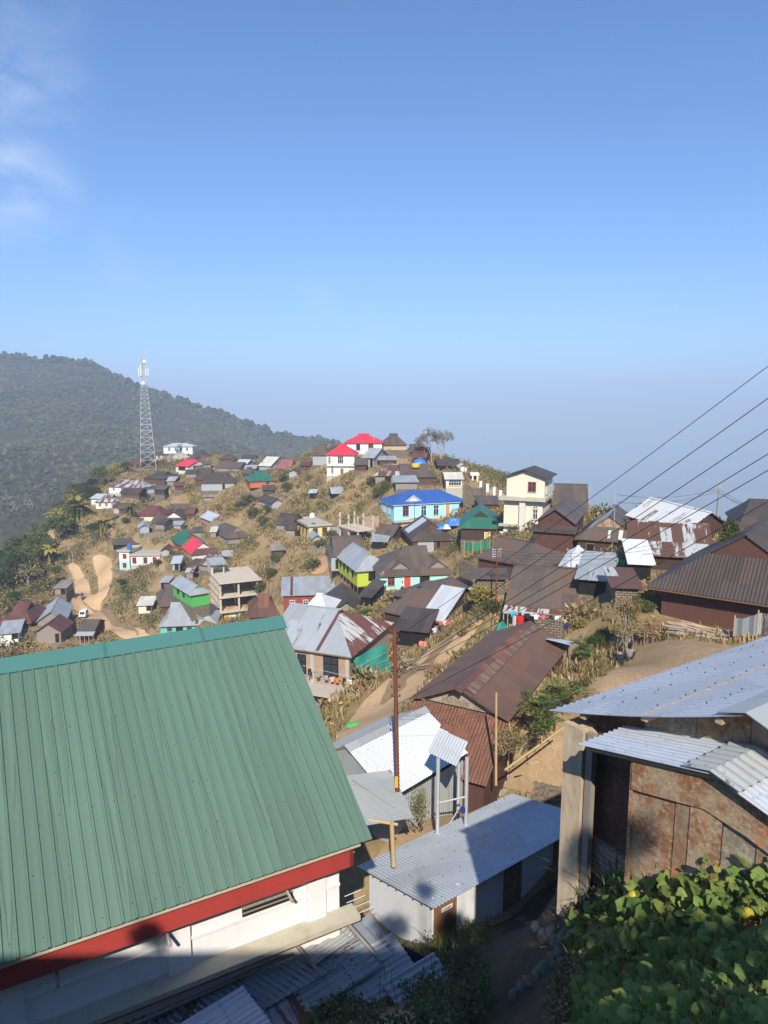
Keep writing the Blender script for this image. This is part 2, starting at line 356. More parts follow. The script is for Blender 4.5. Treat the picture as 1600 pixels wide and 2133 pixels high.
h('big maroon hipped roof over cream and tin walls, lower of the maroon pair', (277,1074), (339,1075), 27, 165, 6, 2.0, 'maroon', 'cream', fl=.6, fr=.6, yaw=-4, wins=wf('f',.3,.75,w=.8,z0=.6,z1=.85), band=('tinwall', .45))
h('dark gabled house with white striped gable below the maroon roofs', (341,1082), (382,1079.5), 20, 160, 6, 1.8, 'darkbrown', 'whitelow', 'y', fl=.2, yaw=4, wins=op('f',.3,.9,.1,.8)+wf('f',.7,w=.8,m='wood'))
h('brown veranda shed attached left of the dark gabled house', (313,1088), (344,1084), 14, 159, 4, .8, 'brown', 'timber', 'shed', yaw=6, wins=op('f',.5,2.2,.3,.85), cat='shed')
h('tall weathered tin shed below the dark gabled house', (346,1094), (378,1092), 18, 155, 3, .4, 'grey', 'tinwall', 'shed', yaw=0, cat='shed')
h('lone grey plank hut among banana plants on the left slope', (221,1088), (244,1086), 13, 160, 5, 1.5, 'darkbrown', 'greyplank', 'y', yaw=5, cat='hut')
h('sagging rusted roof behind the white terrace roofed house', (232,1136), (291,1127), 10, 143, 3.5, .5, 'brown', 'dark', 'shed', yaw=14, cat='shed')
h('white house with flat mossy concrete roof and red windows above the road', (268,1158), (335,1154.5), 20, 138, 6.5, 0, 'concrete', 'white', 'flat', yaw=3, wins=wf('f',.12,.5,.82,w=.9,z0=.2,z1=.8,m='rframe'))
h('two storey white wing with red windows beside the flat roofed house', (243,1149), (270,1157), 37, 139, 5.5, 0, 'concrete', 'white', 'flat', yaw=-8, wins=wf('f',.55,w=.9,z0=.62,z1=.86,m='rframe')+wf('f',.5,w=.9,z0=.1,z1=.36,m='rframe'), band=('mint', .46))
h('green hipped roof house with a gablet above the red roofed one', (374,1136), (432,1130), 14, 138, 7.5, 2.6, 'green', 'maroonw' if 0 else 'redwall', 'y', fl=.5, fr=.5, yaw=29)
h('maroon gabled house with one bright red roof slope', (398,1156), (456,1154.5), 13, 130, 7, 2.3, 'red', 'whitelow', 'y', fl=.45, yaw=29, roof2='maroon')
h('light blue tin roof over pink front among the cornfields', (441,1087), (477,1083.5), 11, 150, 6.5, 1.7, 'silver', 'pinkwall', 'y', yaw=33, wins=op('f',.5,2,.02,.6))
h('weathered dark brown hipped house alone on the dry slope', (474,1122), (527,1120), 13, 138, 8.5, 2.4, 'brown', 'greyplank', 'y', fl=.55, fr=.3, yaw=33, wins=op('f',.85,1.4,.1,.95))
h('small tin walled hut with brown gable roof on the bushy slope', (565.5,1051), (591,1047.5), 9, 146, 6.5, 1.1, 'darkbrown', 'tinwall', 'y', yaw=31, cat='hut')
h('orange house with dark green gabletted roof near the saddle', (518,1002.5), (575,997), 14, 160, 7, 2.0, 'green', 'orangewall', fl=.6, fr=.6, yaw=18, wins=wf('f',.72,w=.9,m='wood'), stilt='tinwall')
h('brown timber house with steep dark roof near the saddle', (403,998), (443,998), 16, 176, 6, 2.6, 'darkbrown', 'timber', fl=.4, fr=.2, yaw=6)
h('twin gabled brown roof over grey tin walls near the saddle', (416,1006), (490,1003.6), 17, 169, 6, 2.2, 'darkbrown', 'tinwall', fl=.3, fr=.6, yaw=6, wins=op('f',.68,.7,.05,.8))
h('tiny dark roof on the saddle skyline', (455,956), (486,956), 7, 224, 5, 1.4, 'darkbrown', 'timber', fl=.8, fr=.8, yaw=0)
h('reddish brown gable on the saddle beside the white blue ended house', (478,966), (506,965), 8, 215, 6, 2.1, 'maroon', 'timber', 'y', yaw=18)
h('white house with dark grey roof and blue end wall on the saddle', (502,957), (531,957), 10, 221, 5, 1.2, 'darkbrown', 'white', yaw=0, wins=wf('f',.3,.7,w=.8))
h('pale blue zinc roof lying low on the saddle', (484,972), (509,973.5), 8, 204, 6, 1.9, 'silver', 'tinwall', yaw=-22)
h('cream grey steep roof beside the dusty pink one', (537,970), (564,973), 9, 199, 7, 2.4, 'palegrey', 'tinwall', yaw=-26)
h('dusty pink hipped roof at the end of the saddle', (569,977), (613,978), 12, 190, 6.5, 2.4, 'pinkroof', 'pinkwall', fl=.5, fr=.4, yaw=-6)
h('long low dark shed in the middle of the saddle', (447,974), (500,979), 8, 197, 5, 1.4, 'brown', 'greyplank', yaw=-14, cat='shed')
h('small brown hip behind the orange house', (502,987.5), (531,985.5), 8, 184, 5, 1.5, 'brown', 'timber', fl=.7, fr=.7, yaw=4)
h('grey weathered hut sunk in bushes below the saddle', (421,1036), (459,1034), 9, 168, 3.5, .6, 'greyplankroof', 'greyplank', yaw=3, cat='hut')
h('blue grey tin outhouse beside the footpath', (355,1174), (377,1170), 15, 122, 3.5, .5, 'silver', 'tinwall', 'shed', yaw=10, cat='shed', wins=op('f',.6,.8))
h('rust and white striped lean-to roof behind the concrete frame', (409,1177), (437,1187), 11, 118, 5, 1.2, 'rusty', 'greyplank', yaw=-30, cat='shed')
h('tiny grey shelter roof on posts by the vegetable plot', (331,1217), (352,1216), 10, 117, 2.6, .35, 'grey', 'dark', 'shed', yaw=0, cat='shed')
h('bright green house with blue grey zinc roof below the concrete frame', (396,1241), (441,1233), 26, 99, 7, 2.0, 'grey', 'vgreen', 'y', fl=.6, yaw=36, wins=wf('l',.3,.6,w=.8,m='dark'))
h('brown house with chalk scrawls under a wide brown hip roof', (331,1263.5), (390,1256), 18, 107, 6.5, 2.6, 'brown', 'rustwall', fl=.6, fr=.6, yaw=22)
h('cream plank outhouse with pale patched roof left of the brown house', (283,1262), (319,1258), 18, 109, 3.2, .5, 'palegrey', 'cream', 'shed', yaw=9, cat='shed', wins=op('f',.8,.9,.3,.9))
h('turquoise house with long silver roof behind the green hall', (329,1305.5), (453,1294), 19, 98, 8, 2.2, 'grey', 'turq', fl=.3, fr=.7, yaw=8, wins=wf('f',.16,.52,.68,w=.8,m='wood')+op('f',.34,1.2,.02,.85), patches=[('f',.62,.67,.05,.98,'darkbrown')], gablets=(.64,))
h('rust streaked brown hip roof peeping over the green hall ridge', (515,1287), (586,1277), 15, 97, 6.5, 2.3, 'rust2', 'timber', fl=.7, fr=.7, yaw=10)
h('dark red two storey house with sloping grey roof', (585,1241), (700,1232.5), 48, 93, 5, 1.1, 'grey', 'redwall', 'shed', yaw=7, wins=wf('f',.18,.44,.62,w=.8,z0=.5,z1=.76), patches=[('f',.17,.215,.0,1,'maroon')])
h('small white speckled zinc roof in front of the red house', (618,1293), (684,1297), 16, 64, 5, 1.5, 'whitetin', 'tinwall', fl=.9, fr=.9, yaw=-8, cat='shed')
h('white plastered house with dark brown gable and green shutter', (682,1281), (745,1284), 27, 77, 7, 1.8, 'darkbrown', 'white', 'y', yaw=7, L=4.4, wins=wf('f',.68,w=.85,z0=.25,z1=.85,m='palewood')+op('f',.18,.9,.05,.8)+dr('f',.38,.5,'turqdoor'))
h('mint house with pink windows and twin gablet brown roof', (788,1200.5), (947,1194.5), 33, 84, 7.5, 2.8, 'brown', 'mint', fl=.85, fr=.6, wins=wf('f',.15,w=1.0,z0=.35,z1=.92,m='rframe')+dr('f',.375,1.1,'rframe',.95)+op('f',.62,1.5,.05,.95), gablets=(.30,.80), patches=[('f',.0,.12,.05,.9,'rusty2')])
h('lime green stilted house under a pale zinc hip roof', (741,1191), (782,1190), 33, 88, 8.6, 2.4, 'grey', 'lime', 'y', fl=.8, fr=.2, yaw=19, L=5.4, wins=wf('l',.2,.38,.56,.8,w=.7,m='dark')+op('f',.55,2.5,.3,.95), stilt='wood')
h('tin walled house with brown roof behind the lime green one', (686,1158), (760,1150), 32, 97, 6, 2.2, 'brown', 'tinwall', fl=.3, yaw=10, wins=op('f',.2,.7,.1,.7), stilt='wood')
h('yellow two storey house with flat weathered roof and balcony', (641,1098), (687,1092.5), 42, 119, 9.5, 0, 'concrete', 'yellow', 'flat', yaw=24, L=4.6, wins=wf('f',.3,.74,w=1.0,z0=.5,z1=.9,m='wood')+wf('l',.18,.4,.62,.85,w=.8,z0=.56,z1=.86,m='wood')+op('f',.5,2.6,.02,.4)+wf('l',.2,.4,.6,.8,w=1.0,z0=.04,z1=.38,m='wood'), cat='house', balcony=1)
h('brown roofed plank house beside the yellow house', (570,1091), (608,1095), 15, 123, 5, 1.5, 'darkbrown', 'greyplank', yaw=-14)
h('sky blue long house with royal blue hipped roof', (818.6,1052), (977,1046), 33, 112, 6.0, 1.75, 'blue', 'skyblue', fl=1, fr=.9, yaw=19, wins=wf('f',.155,w=1.2,z0=.25,z1=.9,m='rframe')+wf('f',.40,.57,w=1.1,z0=.2,z1=.85)+dr('f',.73,.95,'doororange',.9)+wf('f',.92,w=1.0,z0=.15,z1=.9)+wf('l',.3,.65,w=.9,z0=.3,z1=.85), gablets=(.28,), lower=(.34,'skyblue'), whitetrim=1, cpa=(.72, 1.0))
h('white two storey house with red hipped roof, higher of the red pair', (715,922.5), (799,922), 23, 152, 7, 1.9, 'red', 'white', fl=.8, fr=.8, yaw=0, wins=wf('f',.36,w=1.0,z0=.35,z1=.85,m='dark')+wf('f',.7,w=1.3,z0=.35,z1=.95,m='rframe'), whitetrim=0)
h('white two storey house with red hipped roof, lower of the red pair', (677,947.5), (741,947.5), 44, 143, 6, 2.0, 'red', 'white', fl=.8, fr=.8, yaw=-4, wins=wf('f',.5,w=1.4,z0=.6,z1=.93,m='frame')+wf('f',.1,w=.6,z0=.6,z1=.9)+dr('f',.55,.9,'wood',.36)+wf('f',.2,w=.6,z0=.15,z1=.4), band=('white', .5), ledge=1)
h('tan stone house with brown gabletted hip on the hilltop', (794,926.5), (849,924), 20, 156, 7, 2.4, 'brown', 'tan', fl=.75, fr=.75, yaw=2)
h('grey tin walled house with brown hip left of the red roofs', (648,947.5), (685,948), 22, 151, 6, 2.2, 'brown', 'tinwall', fl=.9, fr=.5, yaw=0)
h('silver roofed tin house in front of the red roofed pair', (753,953), (780,955.5), 20, 139, 6.5, 1.7, 'grey', 'tinwall', yaw=-22, wins=op('f',.8,.7))
h('low silver lean-to beside the silver roofed tin house', (787,961), (826,960), 9, 138, 3.5, .5, 'grey', 'timber', 'shed', yaw=0, cat='shed')
h('rusty small hut below the higher red roofed house', (735,970), (766,969), 11, 135, 4, 1.1, 'brown', 'rustwall', fl=.5, yaw=0, cat='hut')
h('dark house with rust white striped roof at the hill brow', (778,990), (838,993.5), 20, 127, 6, 1.8, 'rusty', 'greyplank', fl=.5, yaw=-6, wins=op('f',.5,1.4,.2,.8))
h('long brown roofed house at the hill brow', (834,993), (914,993.5), 17, 124, 7, 2.0, 'brown', 'timber', fr=.5, yaw=2, wins=wf('f',.3,w=.8))
h('plank hut under a flat grey roof at the hill brow', (821,1004), (873,1002), 16, 118, 4.5, .6, 'grey', 'greyplank', 'shed', yaw=3, cat='hut')
h('white shop with glazed front and pale low roof at the hill brow', (926,998), (967,997.5), 19, 121, 5, .9, 'palegrey', 'white', yaw=0, wins=wf('f',.55,w=2.6,z0=.3,z1=.85), cat='shop', band=('yellow', .22))
h('long low brown roof left of the bare hilltop tree', (849,941), (886,941), 13, 153, 6, 1.5, 'brown', 'timber', fl=.3, yaw=0)
h('rust red roof under the bare hilltop tree', (858,956), (890,957), 8, 146, 5.5, 2.0, 'maroon', 'timber', yaw=-12)
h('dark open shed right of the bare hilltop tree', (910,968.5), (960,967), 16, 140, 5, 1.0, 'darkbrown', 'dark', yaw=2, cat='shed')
h('tiny white gabled hut on the ridge end', (955,981), (976,981), 6, 135, 3.5, .9, 'palegrey', 'white', 'y', yaw=0, cat='hut')
h('low red brown shed below the ridge path', (996,1053), (1047,1052), 12, 104, 4, .6, 'brown', 'rustwall', 'shed', yaw=2, cat='shed')
h('dark green gabletted roof house beside the cream tower house', (955.7,1098.5), (1047,1103), 27, 88, 10, 2.9, 'green', 'darkwall', 'y', fl=.6, yaw=-8, wins=dr('f',.68,.8,'yellowdoor',.6))
h('tin walled house with dark gable and silver roof strip', (857,1126), (951,1124.5), 27, 97, 8, 2.7, 'darkbrown', 'timber', 'y', fl=.5, fr=.3, yaw=8, wins=[('f',.31,2.8,.02,.95,'tinwall','door')]+op('f',.62,.7,.3,.9), patches=[('r',.45,.75,.1,.95,'silver')])
h('little zinc roofed shelter above the mint house', (770,1133), (808,1137), 11, 101, 3.5, .4, 'grey', 'dark', 'shed', yaw=-8, cat='shed')
h('low brown roof behind the little zinc shelter', (778,1121), (818,1131), 9, 105, 4.5, 1.3, 'brown', 'timber', yaw=-24, cat='shed')
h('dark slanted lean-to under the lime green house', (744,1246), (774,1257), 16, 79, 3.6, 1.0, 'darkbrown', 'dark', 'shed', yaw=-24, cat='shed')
h('brown shingled house behind the cream tower house', (1152,1058), (1226,1066), 30, 84, 7, 2.6, 'brown', 'rustwall', yaw=-14)
h('maroon plank house with gable end beside the cream tower house', (1113,1087), (1200,1099), 40, 69, 11, 2.7, 'brown', 'rustwall', 'y', yaw=-22, skirt=('darkbrown', 1.2))
h('large dark house with silver and cream roof panels behind the wires', (1196,1120.5), (1336,1129), 45, 66, 10, 3.4, 'brown', 'darkwall', 'y', fl=.5, yaw=-24, wins=op('f',.22,.9,.4,.75)+wf('f',.6,w=.8,z0=.35,z1=.7,m='greysheet'), patches=[('l',.05,.95,.35,.95,'grey'),('r',.1,.35,.45,.95,'palegrey'),('f',.5,.54,.15,.75,'palegrey'),('f',.66,.72,.1,.8,'palegrey')], gwall='rustsheet')
h('rust and white small roof behind the dry creeper bush', (1338,1108), (1416,1104), 20, 68, 6, 2.0, 'rusty', 'darkwall', yaw=-10)
h('gabled roof, one slope white and one rust brown, below the lone pole', (1421,1119), (1507,1102), 20, 58, 8, 1.9, 'rusty3', 'darkwall', 'y', yaw=8, L=5.2, roof2='rust2')
h('dark brown roof of the farthest house at the right edge', (1537,1106), (1625,1117), 22, 56, 7, 1.9, 'darkbrown', 'darkwall', fl=.9, yaw=-20)
h('wide rust blotched white roof above the green netting', (1306,1168.5), (1412,1183), 16, 49, 8, 1.6, 'rusty', 'darkwall', yaw=-18, L=6)
h('white zinc lean-to sheet in front of the rust blotched roof', (1306,1197), (1366,1204.5), 12, 46, 4, .8, 'whitetin', 'dark', 'shed', yaw=-14, cat='shed')
h('huge dark ribbed hip roof house behind the timber pile', (1344,1221.5), (1600,1259.5), 66, 40, 8.5, 3.4, 'darkrib', 'rustwall', 'y', fl=.6, L=9.5, oh=.8, wins=[('f',.80,.9,.3,.75,'greyplank','door')])
h('white zinc hut with plank gable under the grey steel pole', (1152,1194.5), (1203,1210), 34, 52, 7, 1.0, 'whitetin', 'white', 'y', yaw=-22, cat='hut')
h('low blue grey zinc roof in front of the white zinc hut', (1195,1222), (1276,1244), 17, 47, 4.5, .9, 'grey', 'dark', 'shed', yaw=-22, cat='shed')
h('small stone hut with rust patched roof behind the creeper heap', (1273,1223.5), (1344,1229), 38, 42, 3.4, .35, 'rusty', 'stone', 'shed', yaw=-10, cat='hut')
h('long brown timber hall with swept hip roof in the middle of the village', (986.6,1158.5), (1128,1183.5), 37, 62, 4.3, 1.6, 'brown', 'rustwall', fl=.35, fr=.9, wins=[('f',.73,.6,.05,.6,'orangewall','door')])
h('low brown roof along the stone wall behind the washing lines', (985,1224), (1062,1227), 12, 52, 1.9, .3, 'brown', 'stone', 'shed', yaw=-4, cat='shed')
h('brown roofed plank house with laundry lines along its veranda', (1051,1256), (1207,1271.5), 50, 48, 5.5, 2.2, 'brown', 'greyplank', wins=op('f',.2,1.0,.1,.8)+[('f',.65,2.2,.0,.55,'stone','door')], porch=('rusty', .9))
h('brown house with a wide silver zinc panel on its roof', (791,1270.5), (924,1298), 52, 62, 6.5, 2.3, 'brown', 'darkwall', fl=.8, wins=(), patches=[('f',.63,.99,.02,.98,'silver')])
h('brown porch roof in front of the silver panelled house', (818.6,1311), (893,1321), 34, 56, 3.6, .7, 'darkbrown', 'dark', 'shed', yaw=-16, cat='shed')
h('broad brown roof with bright zinc strip above the silver panelled house', (962,1267), (1030,1236), 26, 66, 7, 1.5, 'brown', 'darkwall', fl=.5, fr=.5, patches=[('f',.05,.95,.0,.45,'silver')])
h('weathered wooden cottage with brown gable at the lower left', (69.6,1319), (129,1313.5), 24, 100, 4, 1.7, 'maroon', 'greyplank', 'y', yaw=4, wins=op('f',.85,.7,.1,.85))
h('long grey zinc roof behind the weathered wooden cottage', (73,1297), (140,1280), 16, 105, 9, 2.2, 'grey', 'greyplank', 'y', yaw=18)
h('maroon roof at the lower left edge of the photo', (-8,1306), (66,1295), 10, 103, 6.5, 2.2, 'maroon', 'timber', fl=.7, fr=.6, yaw=8)
h('white walled hut with grey lean-to roof at the lower left edge', (-6,1322), (43,1306), 20, 98, 4, .6, 'grey', 'white', 'shed', yaw=20, cat='hut', wins=op('f',.8,1.0,.3,.9))
h('little two tier rusted shack below the parked van', (160,1314), (198,1312.5), 26, 100, 4, 1.0, 'brown', 'rustwall', yaw=2, cat='shack', wins=op('f',.5,1.6,.5,.85), porch=('grey', .8))
h('grey shack on the left bank above the road', (109,1225.5), (139,1223), 14, 125, 3.5, .5, 'greyplankroof', 'greyplank', 'shed', yaw=4, cat='shack', wins=op('f',.75,1.0))
h('small silver roof shelter alone in the dry grass below the red roofs', (690,1035), (718,1029), 6, 133, 3.5, 1.0, 'grey', 'dark', yaw=12, cat='shed')
h('brown field hut on the grassy hollow below the yellow house', (565,1153), (595,1145), 9, 108, 3.2, .6, 'greyplankroof', 'timber', yaw=14, cat='hut')
h('blue sheet covered field shelter among bushes', (642,1034), (660,1033), 5, 138, 2.5, .4, 'silver', 'dark', 'shed', yaw=0, cat='shed')
h('two storey brick house with grey zinc roof and a green tarpaulin on its end', (548,1341.5), (732,1368.5), 135, 46, 6.2, 1.9, 'grey', 'brick', fr=.85, oh=.3, roof2='rusty4', wins=[('f',.16,.9,.66,.88,'dark','win'),('f',.42,.7,.62,.9,'dark','win'),('f',.78,1.25,.62,.95,'dark','win'),('f',.72,1.2,.08,.36,'palewood','win'),('f',.3,1.0,.08,.36,'palewood','win')], patches=[('f',.60,.635,.02,.97,'maroon')], brickhouse=1)
h('small rusted shed roof squeezed above the green hipped house', (398,1112), (424,1108), 8, 147, 3.4, .5, 'brown', 'greyplank', 'shed', yaw=10, cat='shed')
h('pale zinc goat shed left of the lone hipped house', (436,1112), (452,1110), 8, 141, 3, .5, 'palegrey', 'greyplank', 'shed', yaw=8, cat='shed')
h('low dark store hut under the orange house', (545,1024), (572,1021), 8, 155, 3.5, .9, 'darkbrown', 'timber', yaw=6, cat='hut')
h('rusty kitchen hut behind the dark gabled white striped house', (384,1072), (404,1070), 9, 163, 4, 1.2, 'maroon', 'timber', yaw=0, cat='hut')
h('zinc patched shed at the edge of the yard below the lattice tower', (345,1003), (364,1002), 8, 190, 4, 1.0, 'grey', 'greyplank', yaw=-6, cat='shed')
h('small brown house tucked behind the red roofed open shed', (384,962), (402,962), 8, 224, 4.5, 1.3, 'brown', 'tan', yaw=-8)
h('weathered pigsty with striped sheet roof by the footpath', (385,1197), (404,1194), 9, 117, 3, .5, 'rusty', 'greyplank', 'shed', yaw=6, cat='shed')
h('plank store with dull zinc roof under the maroon and red gabled house', (462,1166), (486,1162), 9, 126, 3.4, .9, 'grey', 'timber', yaw=12, cat='shed')
h('two pitched brown hut half hidden right of the red two storey house', (706,1243), (728,1246), 14, 91, 3.6, 1.0, 'brown', 'timber', yaw=-10, cat='hut')
h('zinc kitchen lean-to beside the yellow house balcony', (692,1116), (712,1113), 10, 116, 3, .5, 'grey', 'timber', 'shed', yaw=10, cat='shed')
h('rust patched roof behind the silver and cream panelled house', (1345,1093), (1398,1091), 12, 76, 5, 1.5, 'rust2', 'darkwall', yaw=-8)
for k, (px, py, w_) in enumerate(((256,1063,20),(330,1093,18),(300,1102,20),(330,1020,20),(372,1014,18),(397,986,20),(456,991,20),(478,1002,18),(520,977,20),(430,967,16),(343,1152,18),(392,1186,20),(428,1202,18),(603,1108,20),(660,1128,18),(722,1122,20),(632,972,18),(655,975,18),(610,985,18))):
    h('little weathered hut squeezed in among the houses of the upper slope', (px-w_*.6, py), (px+w_*.7, py-1), 8+k % 4, np.interp(py, (960, 1000, 1050, 1100, 1150, 1205), (200, 182, 164, 146, 132, 119)) if px < 560 else np.interp(py, (970, 1130), (165, 112)), 3.2+.4*(k % 3), .8, ('brown', 'darkbrown', 'grey', 'brown', 'maroon', 'darkbrown')[k % 6], ('timber', 'greyplank', 'tinwall', 'darkwall')[k % 4], ('x', 'x', 'y', 'shed')[k % 4], yaw=(8, -12, 22, 0, 15)[k % 5], cat='hut', grp='small huts crowded on the upper slope')
M['pinkroof'] = roof_mat('dusty pink roof', (.26, .10, .09), .2, pitch=0)
M['greyplankroof'] = roof_mat('weathered grey plank roof', (.22, .19, .16), .25, pitch=0)
M['rust2'] = roof_mat('rust brown sheet roof', (.12, .06, .042), .3, rust=(.20, .085, .05), ramt=.35, streak=(.2, .14, .1), pitch=0)
M['rusty2'] = roof_mat('brown and grey striped sheets', (.13, .075, .055), .3, rust=(.34, .30, .27), ramt=.45, pitch=0)
M['rusty3'] = roof_mat('white zinc with rust lines', (.66, .67, .66), .1, rust=(.14, .07, .045), ramt=.28, pitch=0)
M['rusty4'] = roof_mat('zinc sheets with long rust bands', (.55, .56, .54), .12, rust=(.15, .06, .04), ramt=.62, pitch=0)
M['turqdoor'] = plain('green door paint', (.03, .25, .14), .5)
M['yellowdoor'] = plain('yellow door paint', (.55, .38, .08), .6)
M['steelpanel'] = M['tinwall']
# ---------------------------------------------------------------- the ground: a smooth sheet through known points
CP = []
for d in HS:
    c, s_ = math.cos(d['yaw']), math.sin(d['yaw'])
    for a, b in [(q, t) for q in d.get('cpa', (.5,)) for t in (0, .6)]:
        CP.append((d['P'].x+c*d['L']*a-s_*d['W']*b, d['P'].y+s_*d['L']*a+c*d['W']*b, d['P'].z+.25*b*d['W']*.3))
for px, py, Y in ((880,2030,15.9),(1080,2010,12.6),(1100,2100,9.6),(850,2133,9),(1180,1890,14),(1198,1800,10.4),(1320,1860,8.4),(1600,1900,6.6),(1180,2133,7.6),
                  (1290,1960,7.6),(1420,2133,4.6),(1600,2133,4.2),(1140,1830,20.9),(1060,1905,19.7),(872,1990,17.6),(960,1945,18.6),(980,1975,17.4),(1180,1720,22),(1100,1620,28.5),(1160,1530,30),(1060,1610,28),(985,1660,27),(1190,1650,28.5),(455,1291,104),(520,1288,105),(490,1280,112),
                  (880,1720,23.6),(950,1690,25.8),(800,1790,22),(1100,1470,30),(1230,1440,29.5),(1310,1393,33),(1400,1350,34),(1330,1340,36.5),(1160,1400,36),(1250,1330,40),(1180,1345,41),
                  (700,1530,35),(760,1490,37.5),(870,1400,44.5),(950,1330,52),(1000,1290,58),(690,1503,40),(800,1420,44),(720,1440,41.5),(1290,1240,45),
                  (400,1330,100),(235,1318,109),(170,1290,126),(160,1240,137),(155,1190,148),(210,1220,139),(215,1165,150),(262,1300,113),(110,1100,196),(95,1130,180),
                  (60,1250,132),(20,1180,160),(600,1200,103),(640,1180,106),(560,1100,126),(620,1000,160),(650,960,165),(700,1040,131),(760,1020,132),(740,1000,136),
                  (905,960,147),(990,1005,128),(1040,1035,118),(1000,1040,112),(960,1080,106),(450,1060,150),(500,1150,120),(300,975,212),(640,945,196),(440,945,232),(250,985,206),
                  (330,1190,128),(260,1250,122),(720,1110,112),(970,1200,82),(990,1235,70),(1015,1290,56),(1048,1126,83),(980,1085,114),(920,1090,110.5),(885,1098,108.5),(795,1116,111),(815,1119,108.5),(805,1125,105.5),(835,1117,109.5),(858,1112,110.5),(800,1245,82),(860,1245,82),(930,1240,81),(440,1296,102),(500,1293,103),(1010,1196,59.5),(1080,1205,57.5),(1480,1300,38.5)):
    CP.append(tuple(PY(px, py, Y)))
for q in ((-.5,18.5,-17.2),(.6,16.9,-16.8),(-1.2,20,-17.4),(0,-12,-2.2),(-10,-6,-2.6),(10,-6,-2.2),(0,0,-2.3),(0,3,-3.9),(5,1,-2.9),(-6,2,-5),(9,5,-4.2),(-6,8,-11.5),(-9,12,-13.5),(-2,14,-14),(-14,8,-13),(-14,24,-18.5),(-5,26,-17),(-30,20,-22),(-25,45,-29),(-50,45,-38),
          (-45,75,-40),(-90,90,-52),(-130,140,-66),(-120,200,-62),(-160,260,-85),(-60,290,-55),(0,300,-75),(60,260,-70),(60,200,-55),(40,175,-27),(70,130,-38),(95,160,-70),(45,110,-26),(60,85,-36),(48,70,-21),
          (45,45,-15),(70,50,-32),(26,30,-11.5),(20,16,-7.5),(35,18,-9),(60,20,-20),(110,90,-80),(150,150,-120),(100,250,-110),(200,60,-110),(-40,-10,-8),(40,-10,-6),(-100,20,-52),(-180,80,-90),(-220,180,-110),(0,400,-130),(-150,400,-130),(150,350,-160)):
    CP.append(q)
CPA = np.array(CP); SC = 50.0
def _tps_fit(P, lam):
    xy = P[:, :2]/SC; n = len(xy)
    r2 = ((xy[:, None]-xy[None])**2).sum(-1); K = np.where(r2 > 1e-12, .5*r2*np.log(r2+1e-12), 0)
    wgt = lam*np.clip((xy**2).sum(1)*.6, .05, 1.2)
    A = np.zeros((n+3, n+3)); A[:n, :n] = K+np.diag(wgt); A[:n, n] = 1; A[:n, n+1:] = xy; A[n, :n] = 1; A[n+1:, :n] = xy.T
    return xy, np.linalg.solve(A, np.r_[P[:, 2], 0, 0, 0])
_xy, _w = _tps_fit(CPA, .0025)
def HZ(x, y):
    """ground height, vectorised"""
    q = np.stack([np.asarray(x, float).ravel(), np.asarray(y, float).ravel()], 1)
    z = np.empty(len(q))
    for i in range(0, len(q), 20000):
        p = q[i:i+20000]/SC; r2 = ((p[:, None]-_xy[None])**2).sum(-1)
        z[i:i+20000] = (.5*r2*np.log(r2+1e-12))@_w[:-3]+_w[-3]+p@_w[-2:]
    r = np.hypot(q[:, 0], q[:, 1]); am = np.clip((r-22)/40, 0, 1)*.28
    z += am*(np.sin(q[:, 0]*.55+1.3*np.sin(q[:, 1]*.31))+np.sin(q[:, 1]*.63+1.1*np.sin(q[:, 0]*.27)))
    t = np.clip((r-330)/700, 0, 1); t = t*t*(3-2*t)
    z = np.maximum(z, -300)
    return (z*(1-t)-455*t).reshape(np.shape(x))
def hz(x, y): return float(HZ(np.array([x]), np.array([y]))[0])
def hit(px, py, y0=3.0, y1=330):
    """where the ray of a photo pixel meets the ground"""
    Y = np.geomspace(y0, y1, 240 if y1 < 50 else 480); v = (py-1066.5)/F; k = 1/(cp-v*sp)
    X = (px-800)/F*k*Y; Z = -slope(py)*Y
    dlt = Z-HZ(X, Y); i = np.argmax(dlt <= 0) if (dlt <= 0).any() else len(Y)-1
    i = max(i, 1); a, b = dlt[i-1], dlt[i]; t = a/(a-b) if a != b else 0
    y = Y[i-1]+(Y[i]-Y[i-1])*min(max(t, 0), 1); x = (px-800)/F*k*y
    return Vector((x, y, hz(x, y)))
# ---------------------------------------------------------------- ground meshes
def grid_mesh(name, X, Y, Z, mat, kind='structure', closed=False):
    n, m = X.shape; v = np.stack([X, Y, Z], -1).reshape(-1, 3)
    idx = np.arange(n*m).reshape(n, m)
    if closed: idx = np.concatenate([idx, idx[:, :1]], 1)
    f = np.stack([idx[:-1, :-1], idx[:-1, 1:], idx[1:, 1:], idx[1:, :-1]], -1).reshape(-1, 4)
    me = bpy.data.meshes.new(name); me.from_pydata(v.tolist(), [], f.tolist()); me.materials.append(mat)
    me.polygons.foreach_set('use_smooth', [True]*len(me.polygons))
    o = bpy.data.objects.new(name, me); C.collection.objects.link(o); props(o, kind=kind)
    return o
core = np.linspace(-36, 36, 340); rest = np.linspace(36, 324, 60)[1:-1]
ang = np.radians(np.concatenate([core, rest])); rad = np.concatenate([[.05], np.geomspace(1.0, 1600, 430)])
RA, AA = np.meshgrid(rad, ang, indexing='ij')
TX, TY = RA*np.sin(AA), RA*np.cos(AA); TZ = HZ(TX, TY)
grid_mesh('terrain', TX, TY, TZ, M['ground'], closed=True)
b = MB(); N = 48
ring = [[(r*math.cos(2*math.pi*k/N), r*math.sin(2*math.pi*k/N), -456) for k in range(N)] for r in (900, 4000, 15000, 45000)]
for i in range(3):
    for k in range(N): b.poly([ring[i][k], ring[i+1][k], ring[i+1][(k+1) % N], ring[i][(k+1) % N]])
